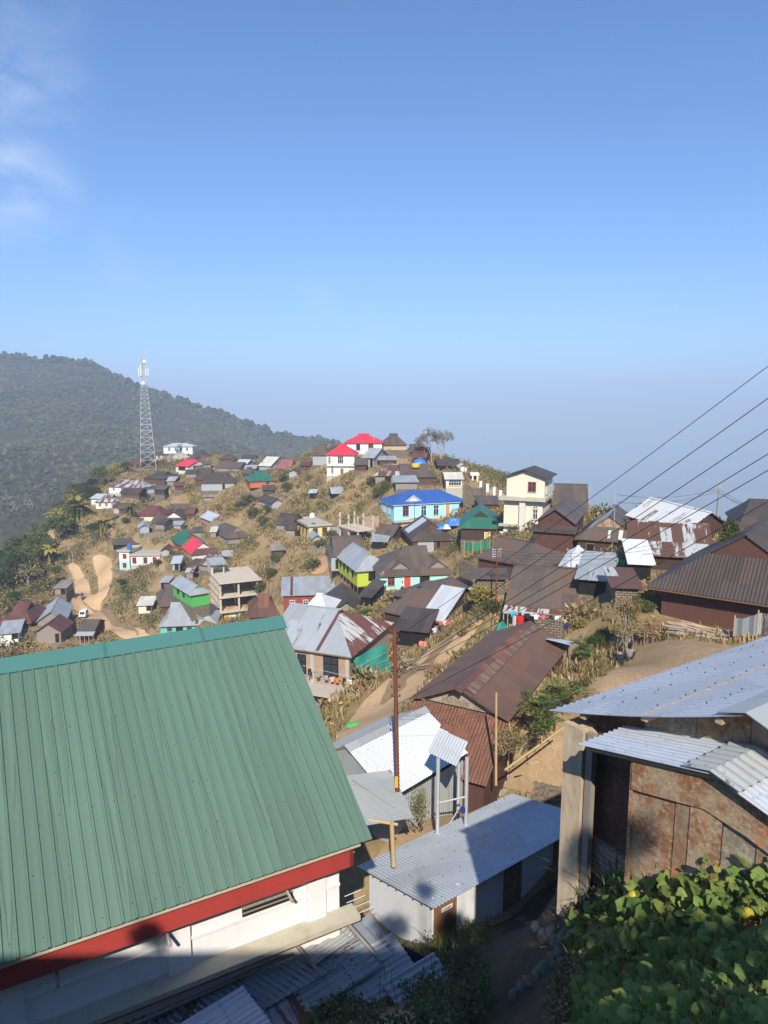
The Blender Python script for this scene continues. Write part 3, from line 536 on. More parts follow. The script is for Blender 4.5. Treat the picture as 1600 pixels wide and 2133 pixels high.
gp = NG('valley plain'); fz = gp.ramp(gp.noise(gp.vec(), .0012, 8, .6), .4, .62); fy = gp.ramp(gp.noise(gp.vec(), .0004, 4), .4, .6)
M['plain'] = gp.done(gp.mix(fy, gp.mix(fz, (.10, .11, .07), (.24, .21, .15)), (.09, .12, .08)), .95)
props(b.build('plain', M['plain']), kind='structure')

def inside(poly, x, y):
    c = False; j = len(poly)-1
    for i in range(len(poly)):
        if (poly[i][1] > y) != (poly[j][1] > y) and x < (poly[j][0]-poly[i][0])*(y-poly[i][1])/(poly[j][1]-poly[i][1])+poly[i][0]: c = not c
        j = i
    return c
SHEETS = []
M['rut'] = ground_mat('damp wheel rut', ((.30, .205, .115), (.25, .17, .10), (.36, .25, .145)), .5)
def drape(name, pix, mat, off=.05, step=.5, kind='structure', rag=.35):
    """a patch of road or bare earth, laid on the ground inside an outline"""
    w = [hit(*q) for q in pix]; P2 = [(q.x, q.y) for q in w]
    from mathutils.geometry import delaunay_2d_cdt
    O = P2
    for _ in range(2): O = [((a[0]*k+b_[0]*(1-k)), (a[1]*k+b_[1]*(1-k))) for a, b_ in zip(O, O[1:]+O[:1]) for k in (.75, .25)]
    R_ = []
    for a, b_ in zip(O, O[1:]+O[:1]):
        n_ = max(1, int(math.hypot(a[0]-b_[0], a[1]-b_[1])/step))
        R_ += [(a[0]+(b_[0]-a[0])*k/n_, a[1]+(b_[1]-a[1])*k/n_) for k in range(n_)]
    O = [(x+rag*.6*(noise.noise(Vector((x*.9, y*.9, 3)))), y+rag*.6*noise.noise(Vector((x*.9, y*.9, 9)))) for x, y in R_]
    x0, x1 = min(q[0] for q in O), max(q[0] for q in O); y0, y1 = min(q[1] for q in O), max(q[1] for q in O)
    pts = list(O)
    for i in range(int((x1-x0)/step)+1):
        for j in range(int((y1-y0)/step)+1):
            x, y = x0+(i+.5*(j % 2))*step, y0+j*step
            if inside(O, x, y): pts.append((x, y))
    vo, eo, fs, *_r = delaunay_2d_cdt([Vector(q) for q in pts], [], [list(range(len(O)))], 1, 1e-5)
    vx = np.array([q[0] for q in vo]); vy = np.array([q[1] for q in vo]); vz = HZ(vx, vy)+off+.0006*np.hypot(vx, vy)
    vs = [(float(a), float(b_), float(c_)) for a, b_, c_ in zip(vx, vy, vz)]
    me = bpy.data.meshes.new(name); me.from_pydata(vs, [], fs); me.materials.append(mat)
    me.polygons.foreach_set('use_smooth', [True]*len(fs))
    o = bpy.data.objects.new(name, me); C.collection.objects.link(o); props(o, kind=kind); SHEETS.append(P2)
    return o
drape('road', [(690,1540),(735,1482),(800,1432),(862,1380),(915,1340),(955,1312),(990,1290),(1010,1292),(975,1335),(930,1378),(885,1420),(850,1470),(800,1520),(740,1552)], M['soil'], .05, .35)
drape('road', [(262,1338),(228,1318),(200,1301),(165,1293),(150,1277),(148,1255),(158,1228),(153,1200),(140,1178),(153,1173),(172,1190),(187,1215),(192,1243),(202,1238),(206,1212),(197,1185),(190,1158),(227,1154),(236,1178),(233,1212),(228,1238),(212,1254),(210,1267),(232,1290),(262,1305),(300,1320),(345,1340),(300,1352)], M['soil'], .08, .5, rag=.3)
drape('road', [(170,1250),(180,1260),(216,1272),(262,1305),(292,1324),(286,1328),(256,1311),(222,1288),(196,1273),(176,1264)], M['rut'], .12, .4, rag=.3)
drape('road', [(90,1140),(104,1110),(92,1085),(100,1078),(116,1100),(114,1130),(108,1146)], M['soil'], .12, .7)
drape('road', [(805,1440),(850,1400),(905,1356),(945,1322),(952,1326),(918,1358),(868,1402),(838,1440),(800,1470),(790,1470)], M['rut'], .09, .3, rag=.4)
drape('yard', [(1232,1440),(1285,1398),(1330,1350),(1400,1335),(1470,1340),(1540,1350),(1530,1400),(1430,1420),(1330,1460),(1240,1490),(1180,1500)], M['yard'], .04, .3, rag=.2)
drape('yard', [(1040,1625),(1100,1570),(1180,1500),(1210,1470),(1215,1660),(1130,1655),(1060,1650)], M['yard'], .04, .3, rag=.2)
drape('yard', [(770,1800),(840,1725),(960,1660),(990,1700),(900,1745),(800,1830)], M['yard'], .05, .3, rag=.2)
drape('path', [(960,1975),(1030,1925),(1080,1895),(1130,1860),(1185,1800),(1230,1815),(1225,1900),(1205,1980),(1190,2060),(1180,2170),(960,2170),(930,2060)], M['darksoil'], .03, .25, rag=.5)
drape('path', [(965,1005),(1000,1008),(1040,1034),(1050,1046),(1005,1040),(985,1022)], M['yard'], .08, .5)
drape('bare_slope', [(636,1196),(668,1162),(684,1158),(686,1190),(660,1200)], M['redsoil'], .1, .5)
drape('bare_slope', [(800,1075),(990,1072),(1010,1082),(980,1090),(830,1100)], M['redsoil'], .08, .5)
drape('bare_slope', [(755,952),(870,965),(890,985),(760,978)], M['yard'], .1, .6)
drape('path', [(1170,1340),(1215,1300),(1235,1303),(1200,1345),(1185,1370),(1150,1395),(1140,1385)], M['yard'], .06, .35)
drape('path', [(318,1150),(330,1150),(356,1215),(370,1236),(360,1238),(340,1205)], M['yard'], .1, .5)
drape('stone_steps', [(958,1186),(975,1200),(988,1222),(968,1226),(948,1205)], M['redsoil'], .1, .4)

# ---------------------------------------------------------------- houses
FOOT = []
def window(parent, face, u, w, z0, z1, mk, kind, d, oh, base=0):
    L, W, H = d['L'], d['W'], d['H']
    if face == 'f': o = Vector((oh, oh, 0)); ex = Vector((1, 0, 0)); n = Vector((0, -1, 0)); ln = L-2*oh
    elif face == 'l': o = Vector((oh, W-oh, 0)); ex = Vector((0, -1, 0)); n = Vector((-1, 0, 0)); ln = W-2*oh
    elif face == 'r': o = Vector((L-oh, oh, 0)); ex = Vector((0, 1, 0)); n = Vector((1, 0, 0)); ln = W-2*oh
    w = min(w*.85, ln*.95); c = o+ex*(u*ln); a = c-ex*w/2+Vector((0, 0, base+z0*H)); ht = (z1-z0)*H; up = Vector((0, 0, ht))
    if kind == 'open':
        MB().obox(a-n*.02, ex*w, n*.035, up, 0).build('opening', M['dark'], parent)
        f = MB()
        for s in (0, 1): f.obox(a+ex*(w*s-.04), ex*.08, n*.06, up, 0)
        f.obox(a+up-ex*.06, ex*(w+.12), n*.07, Vector((0, 0, .09)), 0)
        f.build('door_frame' if z0 < .2 else 'window_frame', M['wood'], parent)
    elif kind == 'door':
        q = MB().obox(a-n*.02, ex*w, n*.05, up, 0).build('door' if w < 2 else 'wall_panel', M[mk], parent)
        if w < 2:
            f = MB()
            for s in (0, 1): f.obox(a+ex*(w*s-.04), ex*.08, n*.075, up, 0)
            f.obox(a+up-ex*.05, ex*(w+.1), n*.075, Vector((0, 0, .08)), 0)
            f.build('door_frame', M['frame' if mk != 'frame' else 'wood'], q)
    else:
        f = MB(); t = .06
        for s in (0, 1): f.obox(a+ex*(w*s-t/2), ex*t, n*.06, up, 0)
        for s in (0, 1): f.obox(a+up*s-ex*t/2-Vector((0, 0, t/2)), ex*(w+t), n*.065, Vector((0, 0, t)), 0)
        nm = max(2, round(w/.45))
        for k in range(1, nm): f.obox(a+ex*(w*k/nm-.022), ex*.044, n*.05, up, 0)
        f.obox(a+up*.62-Vector((0, 0, .02)), ex*w, n*.052, Vector((0, 0, .045)), 0)
        q = f.build('window', M[mk], parent)
        MB().obox(a-n*.02, ex*w, n*.04, up, 0).build('pane', M['glass'], q)
        if w > .5: MB().obox(a-ex*.1-Vector((0, 0, .09)), ex*(w+.2), n*.12, Vector((0, 0, .055)), 0).build('window_sill', M['concrete'], q)
def build_house(d):
    P, L, W, H, rh, oh = d['P'], d['L'], d['W'], d['H'], d['rh'], d.get('oh', .32)
    oh = min(oh, L*.16, W*.16)
    e = empty(d['cat'], P, d['yaw'], d['label'], d['cat'], d.get('grp', 'houses and sheds of the hill village'))
    c, s = math.cos(d['yaw']), math.sin(d['yaw'])
    tow = lambda x, y: (P.x+c*x-s*y, P.y+s*x+c*y)
    cs = [tow(a*L, b_*W) for a in (0, .5, 1) for b_ in (0, .5, 1)]
    FOOT.append((P.x, P.y, c, s, L, W))
    gz = min(float(q) for q in HZ([q[0] for q in cs], [q[1] for q in cs]))-P.z-.35
    gz = min(gz, -.2)
    # --- roof planes in a frame whose ridge runs along a; swapped for roofs whose gable faces the front
    rf = d['roof']; swap = rf == 'y'
    la, lb = (W, L) if swap else (L, W)
    tr = (lambda a, b_, z: (b_, a, z)) if swap else (lambda a, b_, z: (a, b_, z))
    mb_ = lb/2; fl, fr = d['fl'], d['fr']; hx = min(mb_*1.0, la*.45)
    r1, r2 = MB(), MB(); th = .05
    patch = []
    if rf in ('x', 'y'):
        ls, rs = hx*fl, la-hx*fr
        A = [(0,0,H),(la,0,H),(rs,mb_*fr,H+rh*fr),(rs,mb_,H+rh),(ls,mb_,H+rh),(ls,mb_*fl,H+rh*fl)]
        B = [(p[0], lb-p[1], p[2]) for p in A]
        r1.slab([tr(*p) for p in A], th); r2.slab([tr(*p) for p in B], th)
        if fl: r1.slab([tr(*p) for p in ((0,0,H),(ls,mb_*fl,H+rh*fl),(ls,lb-mb_*fl,H+rh*fl),(0,lb,H))], th) if not swap else r2.slab([tr(*p) for p in ((0,0,H),(ls,mb_*fl,H+rh*fl),(ls,lb-mb_*fl,H+rh*fl),(0,lb,H))], th)
        if fr: r2.slab([tr(*p) for p in ((la,0,H),(rs,mb_*fr,H+rh*fr),(rs,lb-mb_*fr,H+rh*fr),(la,lb,H))], th)
        # gable triangles
        for f_, x0, sg in ((fl, ls, 1), (fr, rs, -1)):
            if f_ >= .98: continue
            gm = MB()
            xo = x0+sg*(.12 if f_ > 0 else oh)
            lo = max(f_*rh, oh/mb_*rh if f_ == 0 else 0); yb = mb_*(lo/rh)
            gm.poly([tr(xo, yb, H+lo-.04), tr(xo, lb-yb, H+lo-.04), tr(xo, mb_, H+rh-.06)])
            gm.build('gable', M[d.get('gwall') or ('greyplank' if d['wm'] in ('white', 'tinwall', 'mint') else d['wm'])], e)
        cap = MB(); cap.slab([tr(ls-.05, mb_-.14, H+rh-.02), tr(rs+.05, mb_-.14, H+rh-.02), tr(rs+.05, mb_, H+rh+.045), tr(ls-.05, mb_, H+rh+.045)], .03)
        cap.slab([tr(ls-.05, mb_+.14, H+rh-.02), tr(rs+.05, mb_+.14, H+rh-.02), tr(rs+.05, mb_, H+rh+.045), tr(ls-.05, mb_, H+rh+.045)], .03)
    elif rf == 'shed':
        r1.slab([(0,0,H),(L,0,H),(L,W,H+rh),(0,W,H+rh)], th); cap = None
    else:
        r1.slab([(0,0,H+.14),(L,0,H+.14),(L,W,H+.14),(0,W,H+.14)], .16); cap = None
        q = MB()
        for a in ((0,0,L,.12),(0,W-.12,L,W),(0,.12,.12,W-.12),(L-.12,.12,L,W-.12)): q.box((a[0],a[1],H+.14),(a[2],a[3],H+.34))
        q.build('parapet', M['concrete'], e)
    R2 = d.get('roof2')
    ro = None
    if R2 and r2.f:
        ro = r1.build('roof', M[d['rm']], e); props(r2.build('roof', M[R2], e), None)
    else:
        n0 = len(r1.v); r1.mesh(r2.v, r2.f); ro = r1.build('roof', M[d['rm']], e)
    if cap is not None: cap.build('ridge_cap', M[d['rm']] if not d.get('whitetrim') else M['blue'], ro)
    if rf in ('x', 'y', 'shed') and W*L > 16:     # fascia boards under the eaves
        q = MB()
        for (a, b_) in (((.02,.02,H-.14),(L-.02,.07,H-.055)), ((.02,.08,H-.14),(.07,W-.08,H-.055)), ((L-.07,.08,H-.14),(L-.02,W-.08,H-.055))):
            if rf == 'shed' and b_[1]-a[1] > 1: continue
            if rf == 'x' and b_[1]-a[1] > 1 and ((a[0] < 1 and not fl) or (a[0] > 1 and not fr)): continue
            if rf == 'y' and b_[0]-a[0] > 1 and not fl: continue
            q.box(a, b_)
        if q.f: q.build('fascia_board', M['frame' if d.get('whitetrim') else 'wood'], e)
    # --- sheet patches on the roof planes
    for (fc, u0, u1, v0, v1, mk) in d.get('patches', ()):
        if rf == 'shed': pl = lambda u, v: Vector((u*L, v*W, H+v*rh))
        elif (fc == 'f') != swap: pl = lambda u, v: Vector(tr(u*la, v*mb_, H+v*rh))
        elif swap and fc == 'f': pl = lambda u, v: Vector((u*L, v*hx*max(fl, .01), H+v*rh*fl))
        elif fc == 'l': pl = lambda u, v: Vector(tr(u*la, v*mb_, H+v*rh))
        else: pl = lambda u, v: Vector(tr(u*la, lb-v*mb_, H+v*rh))
        if swap and fc == 'f' or rf == 'shed': pl_ = pl
        else:
            def pl_(u, v, pl=pl):        # keep the patch inside a hipped plane
                lo = hx*min(v, fl)/la; hi = 1-hx*min(v, fr)/la
                return pl(min(max(u, lo), hi), v)
        if swap and fc == 'f':
            def pl_(u, v, pl=pl):
                k = v*fl*.5
                return pl(min(max(u, k), 1-k), v)
        up = Vector((0, 0, .03)); nseg = 4; q = MB()
        for k in range(nseg):
            va, vb = v0+(v1-v0)*k/nseg, v0+(v1-v0)*(k+1)/nseg
            q.slab([pl_(u0, va)+up, pl_(u1, va)+up, pl_(u1, vb)+up, pl_(u0, vb)+up], .02)
        q.build('roof_sheet', M[mk], ro)
    for gu in d.get('gablets', ()):               # small dormer gables on the front roof plane
        gw, v0 = min(2.6, L*.25), .22
        x0 = gu*L; y0 = v0*W/2; z0 = H+v0*rh; zt = z0+gw*.36; yt = (zt-H)/rh*W/2
        yt = min(yt, W/2*.98)
        q = MB().slab([(x0-gw/2-.15, y0-.2, z0-.06), (x0, y0-.2, zt), (x0, yt, zt), (x0-gw/2-.15, y0+.02, z0-.02)], .05)
        q.slab([(x0+gw/2+.15, y0-.2, z0-.06), (x0, y0-.2, zt), (x0, yt, zt), (x0+gw/2+.15, y0+.02, z0-.02)], .05)
        k = q.build('gablet', M[d['rm']], e)
        MB().poly([(x0-gw/2, y0-.05, z0-.02), (x0+gw/2, y0-.05, z0-.02), (x0, y0-.05, zt-.06)]).build('gable', M['frame' if d.get('whitetrim') else 'greyplank'], k)
        if d.get('whitetrim'):
            MB().bar((x0-gw/2-.1, y0-.22, z0-.03), (x0, y0-.22, zt), .07).bar((x0+gw/2+.1, y0-.22, z0-.03), (x0, y0-.22, zt), .07).build('trim', M['frame'], k)
    # --- walls
    def rz(x, y):
        if rf == 'shed': return H+rh*y/W-th
        if rf == 'flat': return H-.02
        a, b_ = (y, x) if swap else (x, y)
        z = min(b_, lb-b_)/mb_*rh
        if fl: z = min(z, max(a/hx*rh, 0)) if min(b_, lb-b_)/mb_ <= fl else z
        if fr: z = min(z, max((la-a)/hx*rh, 0)) if min(b_, lb-b_)/mb_ <= fr else z
        return H+min(z, oh/mb_*rh)-th
    x0, x1, y0, y1 = oh, L-oh, oh, W-oh
    st = d.get('stilt'); zb = H*.0
    corners = [(x0, y0), (x1, y0), (x1, y1), (x0, y1)]
    wl = MB(); band = d.get('band')
    def ring(mb, za, zt):
        for i in range(4):
            p, q = corners[i], corners[(i+1) % 4]
            t0 = rz(*p) if zt is None else zt; t1 = rz(*q) if zt is None else zt
            mb.poly([(p[0], p[1], za), (q[0], q[1], za), (q[0], q[1], t1), (p[0], p[1], t0)])
    if band:
        lowr = MB(); ring(lowr, zb, H*band[1]); lowr.build('lower_wall', M[band[0]], e); ring(wl, H*band[1], None)
    else: ring(wl, zb, None)
    wl.build('wall', M[d['wm']], e)
    if st:
        q = MB(); nx = max(2, int(L/1.4)); ny = max(2, int(W/1.8))
        for i in range(nx+1):
            for j in range(ny+1):
                if 0 < i < nx and 0 < j < ny: continue
                px, py = x0+(x1-x0)*i/nx, y0+(y1-y0)*j/ny
                q.bar((px, py, gz-.3), (px, py, zb), .07, n=5)
        q.box((x0, y0, zb-.12), (x1, y1, zb-.01)); q.build('stilts' if 0 else 'underframe', M['wood'], e)
    else:
        q = MB(); k = .06
        q.box((x0-k, y0-k, gz), (x1+k, y1+k, zb+.02)); q.build('plinth', M['stone' if d['wm'] not in ('white', 'skyblue', 'yellow') else 'concrete'], e)
    if d.get('lower'):                            # lower storey under one end, with a concrete slab between
        fr_, mk = d['lower']; dz = 2.2
        q = MB().box((x0, y0-.9, -dz-1.0), (x0+fr_*L, y1-.3, -.16)); q.build('lower_wall', M[mk], e)
        MB().box((x0-.5, y0-1.5, -.15), (x0+fr_*L+.3, y0-.02, .0)).build('balcony_slab', M['concrete'], e)
        dd = dict(L=fr_*L+2*x0, W=W, H=dz); b0 = -dz
        for u, w_, za, zz, mk2, kk in ((.14, .7, .35, .85, 'frame', 'win'), (.42, .7, .35, .85, 'frame', 'win'), (.72, .9, .05, .75, 'dark', 'open'), (.92, .4, .35, .8, 'frame', 'win')):
            pp = empty('lower_front', (0, -.9, 0)) if 0 else None
            dd2 = dict(dd); off = MB()
            sub = e
            window_shift(sub, u, w_, za, zz, mk2, kk, dd2, oh, b0, -.9)
    if d.get('ledge'):
        MB().box((x0-.25, y0-.4, H*.46), (x1+.25, y0-.005, H*.49)).build('ledge', M['concrete'], e)
    if d.get('balcony'):
        MB().box((x0-.05, y0-1.0, H*.44), (x1+.1, y0-.005, H*.48)).build('balcony_slab', M['concrete'], e)
        q = MB()
        for k in range(9): q.bar((x0+k*(x1-x0)/8, y0-.95, H*.48), (x0+k*(x1-x0)/8, y0-.95, H*.48+.75), .02, n=4)
        q.bar((x0, y0-.95, H*.48+.75), (x1, y0-.95, H*.48+.75), .03); q.build('balcony_rail', M['steel'], e)
    if d.get('brickhouse'):
        MB().box((x0-.4, y0-1.3, H*.44), (x1+.3, y0-.005, H*.50)).build('balcony_slab', M['concrete'], e)
        q = MB()
        for u in (.02, .55, .98): q.box((x0+u*(x1-x0)-.14, y0-.05, gz), (x0+u*(x1-x0)+.14, y0-.004, H*.97))
        q.build('concrete_pillar' if 0 else 'concrete_frame', M['concrete'], e)
    if d.get('skirt'):
        mk, dp = d['skirt']
        MB().slab([(-.2, -dp, H*.62), (L+.2, -dp, H*.62), (L+.2, oh-.01, H*.86), (-.2, oh-.01, H*.86)], .05).build('skirt_roof', M[mk], e)
        q = MB().box((.1, -dp+.3, -1.2), (L-.1, oh-.02, H*.6)); q.build('lower_wall', M['rustwall'], e)
    if d.get('porch'):
        mk, dp = d['porch']
        MB().slab([(0, -dp, H*.74), (L, -dp, H*.74), (L, oh, H*.96), (0, oh, H*.96)], .05).build('porch_roof', M[mk], e)
        q = MB()
        for k in range(5): q.bar((.1+k*(L-.2)/4, -dp+.1, gz), (.1+k*(L-.2)/4, -dp+.1, H*.75), .05, n=5)
        q.build('porch_posts' if 0 else 'porch_frame', M['palewood'], e)
    for wn_ in d['wins']:
        window(e, *wn_[:1], *wn_[1:], d, oh)
    return e
def window_shift(parent, u, w, z0, z1, mk, kind, dd, oh, base, dy):
    n0 = set(parent.children)
    window(parent, 'f', u, w, z0, z1, mk, kind, dd, oh, base)
    for ch in parent.children:
        if ch not in n0: ch.location.y += dy
HOUSE = [build_house(d) for d in HS]
# ---------------------------------------------------------------- near buildings, built in world coordinates under an Empty at their base
def rel(mb, name, mat, e, parent=None):
    o0 = e.location
    mb.v = [q-o0 for q in mb.v]
    return mb.build(name, mat, parent or e)
def corr(mb, o, eu, ev, pitch=.12, amp=.022, sag=0, vseg=1, m=0, rag=0, rnd=random.Random(5)):
    """corrugated sheet: o corner, eu across the ribs, ev along them"""
    o, eu, ev = Vector(o), Vector(eu), Vector(ev); n = eu.cross(ev).normalized()
    if n.z < 0: n = -n
    L = eu.length; nu = max(6, int(L/pitch)*6); vs = []; fs = []
    offs = [0]*(nu+1)
    if rag:
        sh = 0
        for i in range(nu+1):
            if i % 42 == 0: sh = rnd.uniform(-rag, rag)
            offs[i] = sh
    for j in range(vseg+1):
        for i in range(nu+1):
            t = i/nu*L; jj = j/vseg; ex = offs[i] if j in (0, vseg) else 0
            vs.append(o+eu*(i/nu)+ev*(jj+(ex/ev.length if j == vseg else ex/ev.length*.7))+n*(amp*math.sin(2*math.pi*t/pitch)-sag*4*jj*(1-jj)))
    for j in range(vseg):
        for i in range(nu): fs.append((j*(nu+1)+i, j*(nu+1)+i+1, (j+1)*(nu+1)+i+1, (j+1)*(nu+1)+i))
    # thickness
    k = len(vs); vs2 = [q-n*.006 for q in vs]
    fs2 = [tuple(i+k for i in reversed(f)) for f in fs]
    mb.mesh(vs+vs2, fs+fs2, m, True)
    return mb
def nails(mb, o, eu, ev, rows, step, r=.03, rr=random.Random(8)):
    r *= .62
    o, eu, ev = Vector(o), Vector(eu), Vector(ev); n = eu.cross(ev).normalized(); n = n if n.z > 0 else -n
    k = int(eu.length/step)
    for v in rows:
        for i in range(1, k):
            if rr.random() < .25: continue
            p = o+eu*((i+rr.uniform(-.3, .3))/k)+ev*(v+rr.uniform(-.012, .012)); mb.bar(p+n*.015, p+n*.04, r, r*.6, 5)
    return mb
def text(s, size, loc, ex, up, mat, parent, name='lettering'):
    cu = bpy.data.curves.new(name, 'FONT'); cu.body = s; cu.size = size; cu.align_x = 'CENTER'; cu.align_y = 'CENTER'; cu.extrude = .004
    to = bpy.data.objects.new(name, cu); C.collection.objects.link(to); bpy.context.view_layer.update()
    me = bpy.data.meshes.new_from_object(to.evaluated_get(bpy.context.evaluated_depsgraph_get()))
    bpy.data.objects.remove(to); me.materials.clear(); me.materials.append(mat)
    o = bpy.data.objects.new(name, me); C.collection.objects.link(o); o.parent = parent
    ex = Vector(ex).normalized(); up = Vector(up).normalized(); n = ex.cross(up)
    o.matrix_basis = Matrix((ex, up, n)).transposed().to_4x4(); o.location = Vector(loc)-(parent.location if parent else Vector())
    return o
Z = Vector((0, 0, 1))
G = 'buildings around the near yard'
M['cap0'] = plain('dark screw heads', (.05, .09, .07), .6)
# ======== the long hall with the green roof
El, Er = PZ(0, 2010, -9.55), PZ(776, 1747, -9.55)
ex = (Er-El).normalized(); en = Vector((-ex.y, ex.x, 0))
Rr = PY(585, 1287, 18.6)
wdt = (Rr-Er).dot(en); rise = Rr.z-Er.z; Lh = (Er-El).length+7
rr = Er+en*wdt+Z*rise+ex*((Rr-Er).dot(ex))         # right end of the ridge
skew = (Rr-Er).dot(ex)
hall = empty('hall', Er-ex*Lh/2+Z*-4.6, 0, 'big hall with a ribbed green roof and red fascia in the foreground', 'hall', G)
def ribbed(mb, o, el, ev, pitch=.25):
    n = el.cross(ev).normalized(); n = n if n.z > 0 else -n
    L = el.length; u = el.normalized(); prof = []
    t = 0.0
    while t < L-.09:
        prof += [(t, 0), (t+.012, .035), (t+.05, .035), (t+.062, 0), (t+.062+(pitch-.062)*.5, -.004)]; t += pitch
    prof.append((L, 0)); vs = []; nv = 7
    for j in range(nv+1):
        for a, hh in prof: vs.append(o+u*a+ev*(j/nv)+n*(hh+.006*math.sin(a*1.1+j*1.1)))
    m_ = len(prof)
    fs = [(j*m_+i, j*m_+i+1, (j+1)*m_+i+1, (j+1)*m_+i) for j in range(nv) for i in range(m_-1)]
    k = len(vs); vs2 = [q-n*.01 for q in vs]
    mb.mesh(vs+vs2, fs+[tuple(i+k for i in reversed(f)) for f in fs])
ev_front = en*wdt+Z*rise+ex*skew
q = MB(); ribbed(q, Er-ex*Lh, ex*Lh, ev_front); roof_h = rel(q, 'roof', M['hall'], hall)
q = MB(); ribbed(q, Er-ex*Lh+en*(2*wdt), ex*Lh, en*-wdt+Z*rise+ex*skew); rel(q, 'roof', M['hall'], hall)
q = MB(); nails(q, Er-ex*Lh, ex*Lh, ev_front, (.04, .2, .36, .52, .68, .84), .5, .016); rel(q, 'roof_screws', M['cap0'], hall, roof_h).location = (0, 0, 0)
capm = roof_mat('teal ridge cap', (.06, .17, .155), .06, rough=.4, pitch=0, sheets=2.4); M['cap'] = capm
q = MB(); c0 = Er-ex*Lh+ev_front; up1 = -(en*wdt+Z*rise).normalized()*.42
q.slab([c0+Z*.07, c0+ex*(Lh+.06)+Z*.07, c0+ex*(Lh+.06)+up1+Z*.055, c0+up1+Z*.055], .02)
dn = -(en*-wdt+Z*rise).normalized()*.42
q.slab([c0+Z*.07, c0+ex*(Lh+.06)+Z*.07, c0+ex*(Lh+.06)+dn+Z*.055, c0+dn+Z*.055], .02); rel(q, 'ridge_cap', capm, hall)
# the rusty gutter board under the eave, then the red fascia
ins = .2
q = MB().obox(Er-ex*(Lh)+en*.10-Z*.16, ex*(Lh-.25), en*.18, Z*.12); rel(q, 'gutter', M['ledge'], hall)
q = MB().obox(Er-ex*(Lh)+en*ins-Z*.66, ex*(Lh-.38), en*.09, Z*.50); fas = rel(q, 'fascia', M['fascia'], hall)
q = MB().obox(Er-ex*.38+en*ins-Z*.66, en*(2*wdt-2*ins), ex*-.09, Z*.50); rel(q, 'fascia', M['fascia'], hall)
# roof closing gable
W0 = Er+en*.62-ex*.55                         # front right corner of the wall, at eave height
q = MB()
q.poly([W0-Z*4.6, W0+en*(2*wdt-1.24)-Z*4.6, W0+en*(2*wdt-1.24)-Z*.05, W0+en*(wdt-.62)+Z*(rise-.15), W0-Z*.05])
q.poly([W0-ex*Lh-Z*4.6, W0-Z*4.6, W0-Z*.05, W0-ex*Lh-Z*.05]); rel(q, 'wall', M['hallwhite'], hall)
q = MB()                                       # soffit
q.poly([Er-ex*Lh+en*.30-Z*.42, Er-ex*.3+en*.30-Z*.42, Er-ex*.3+en*.64-Z*.42, Er-ex*Lh+en*.64-Z*.42]); rel(q, 'soffit', M['hallwhite'], hall)
q = MB(); q.obox(W0-ex*Lh-en*.05-Z*1.34, ex*Lh, en*.05, Z*.06); rel(q, 'moulding', M['hallwhite'], hall)
for k in range(7):
    a = W0-ex*(.2+k*3.05)
    q = MB().obox(a-ex*.62-en*.09-Z*2.2, ex*.45, en*.09, Z*1.6); rel(q, 'pilaster', M['hallwhite'], hall)
    if k in (0, 2, 4):
        b0 = W0-ex*(1.75+k*3.05+(.1 if k else -.2))
        q = MB().obox(b0-ex*.75-en*.03-Z*1.27, ex*1.15, en*.03, Z*.2); v_ = rel(q, 'vent', M['dark'], hall)
        q = MB()
        for s_ in range(2): q.obox(b0-ex*.75-en*.05-Z*(1.08+.11*s_), ex*1.15, en*.035, Z*.025)
        rel(q, 'vent_louvre', M['greyplank'], hall, None).parent = v_; v_.children[-1].location = (0, 0, 0)
for k, t in enumerate((1.35, 5.9, 3.9)):
    p = Er-ex*(t+.55)+en*.25-Z*.78; q = MB().bar(p+en*.35-Z*.05, p-en*.16-Z*.12, .035, .035, 8); rel(q, 'drain_pipe', M['palebark'], hall)
q = MB().obox(W0-ex*Lh-en*.46-Z*2.06, ex*(Lh+.32), en*.46, Z*.12); rel(q, 'ledge', M['ledge'], hall)
q = MB().obox(W0-ex*Lh-en*.06-Z*2.46, ex*(Lh-.0), en*.055, Z*.36); rel(q, 'red_band', M['fascia'], hall)
q = MB()
for s_ in range(4): q.bar(W0+ex*(.2+.05*s_)-en*(.2-.22*s_)-Z*(2.1), W0+ex*(.75)-en*(.3-.22*s_)-Z*(2.0), .012, .012, 4)
rel(q, 'reinforcing_bars', M['steel'], hall)
# ======== the long white block with the corrugated zinc roof
zf = PY(904, 1893, 17.5).z
Fc = PY(904, 1893, 17.5); Rc = PZ(1195, 1731, zf); Lc = PY(744, 1804, 20.55)
bx = (Rc-Fc).normalized(); bl = (Rc-Fc).length+1.15; bv = Lc-Fc; bn = Vector((-bx.y, bx.x, 0))
blk = empty('washroom_block', Fc+Z*-2.6, 0, 'long white block with plank doors under one corrugated zinc roof', 'washroom block', G)
q = MB(); corr(q, Fc, bx*bl, bv, .125, .02, vseg=6); br_ = rel(q, 'roof', M['bluezinc'], blk)
q = MB(); nails(q, Fc, bx*bl, bv, (.08, .30, .52, .76, .95), .62, .028); rel(q, 'roof_nails', M['black'], blk, br_).location = (0, 0, 0)
q = MB(); d1 = bn*.3; wd = bv.dot(bn)-.6
Fw = Fc+bx*.35+bn*.5
zt = lambda t: bv.z/bv.dot(bn)*t-.06
def bwall(a, b_, ta, tb): q.poly([a-Z*3.2, b_-Z*3.2, b_+Z*tb, a+Z*ta])
A0, A1, A2, A3 = Fw, Fw+bx*(bl-.6), Fw+bx*(bl-.6)+bn*wd, Fw+bn*wd
bwall(A0, A1, zt(.5), zt(.5)); bwall(A1, A2, zt(.5), zt(.5+wd)); bwall(A2, A3, zt(.5+wd), zt(.5+wd)); bwall(A3, A0, zt(.5+wd), zt(.5))
rel(q, 'wall', M['block'], blk)
signs = ('LADIES', None, 'GENTS')
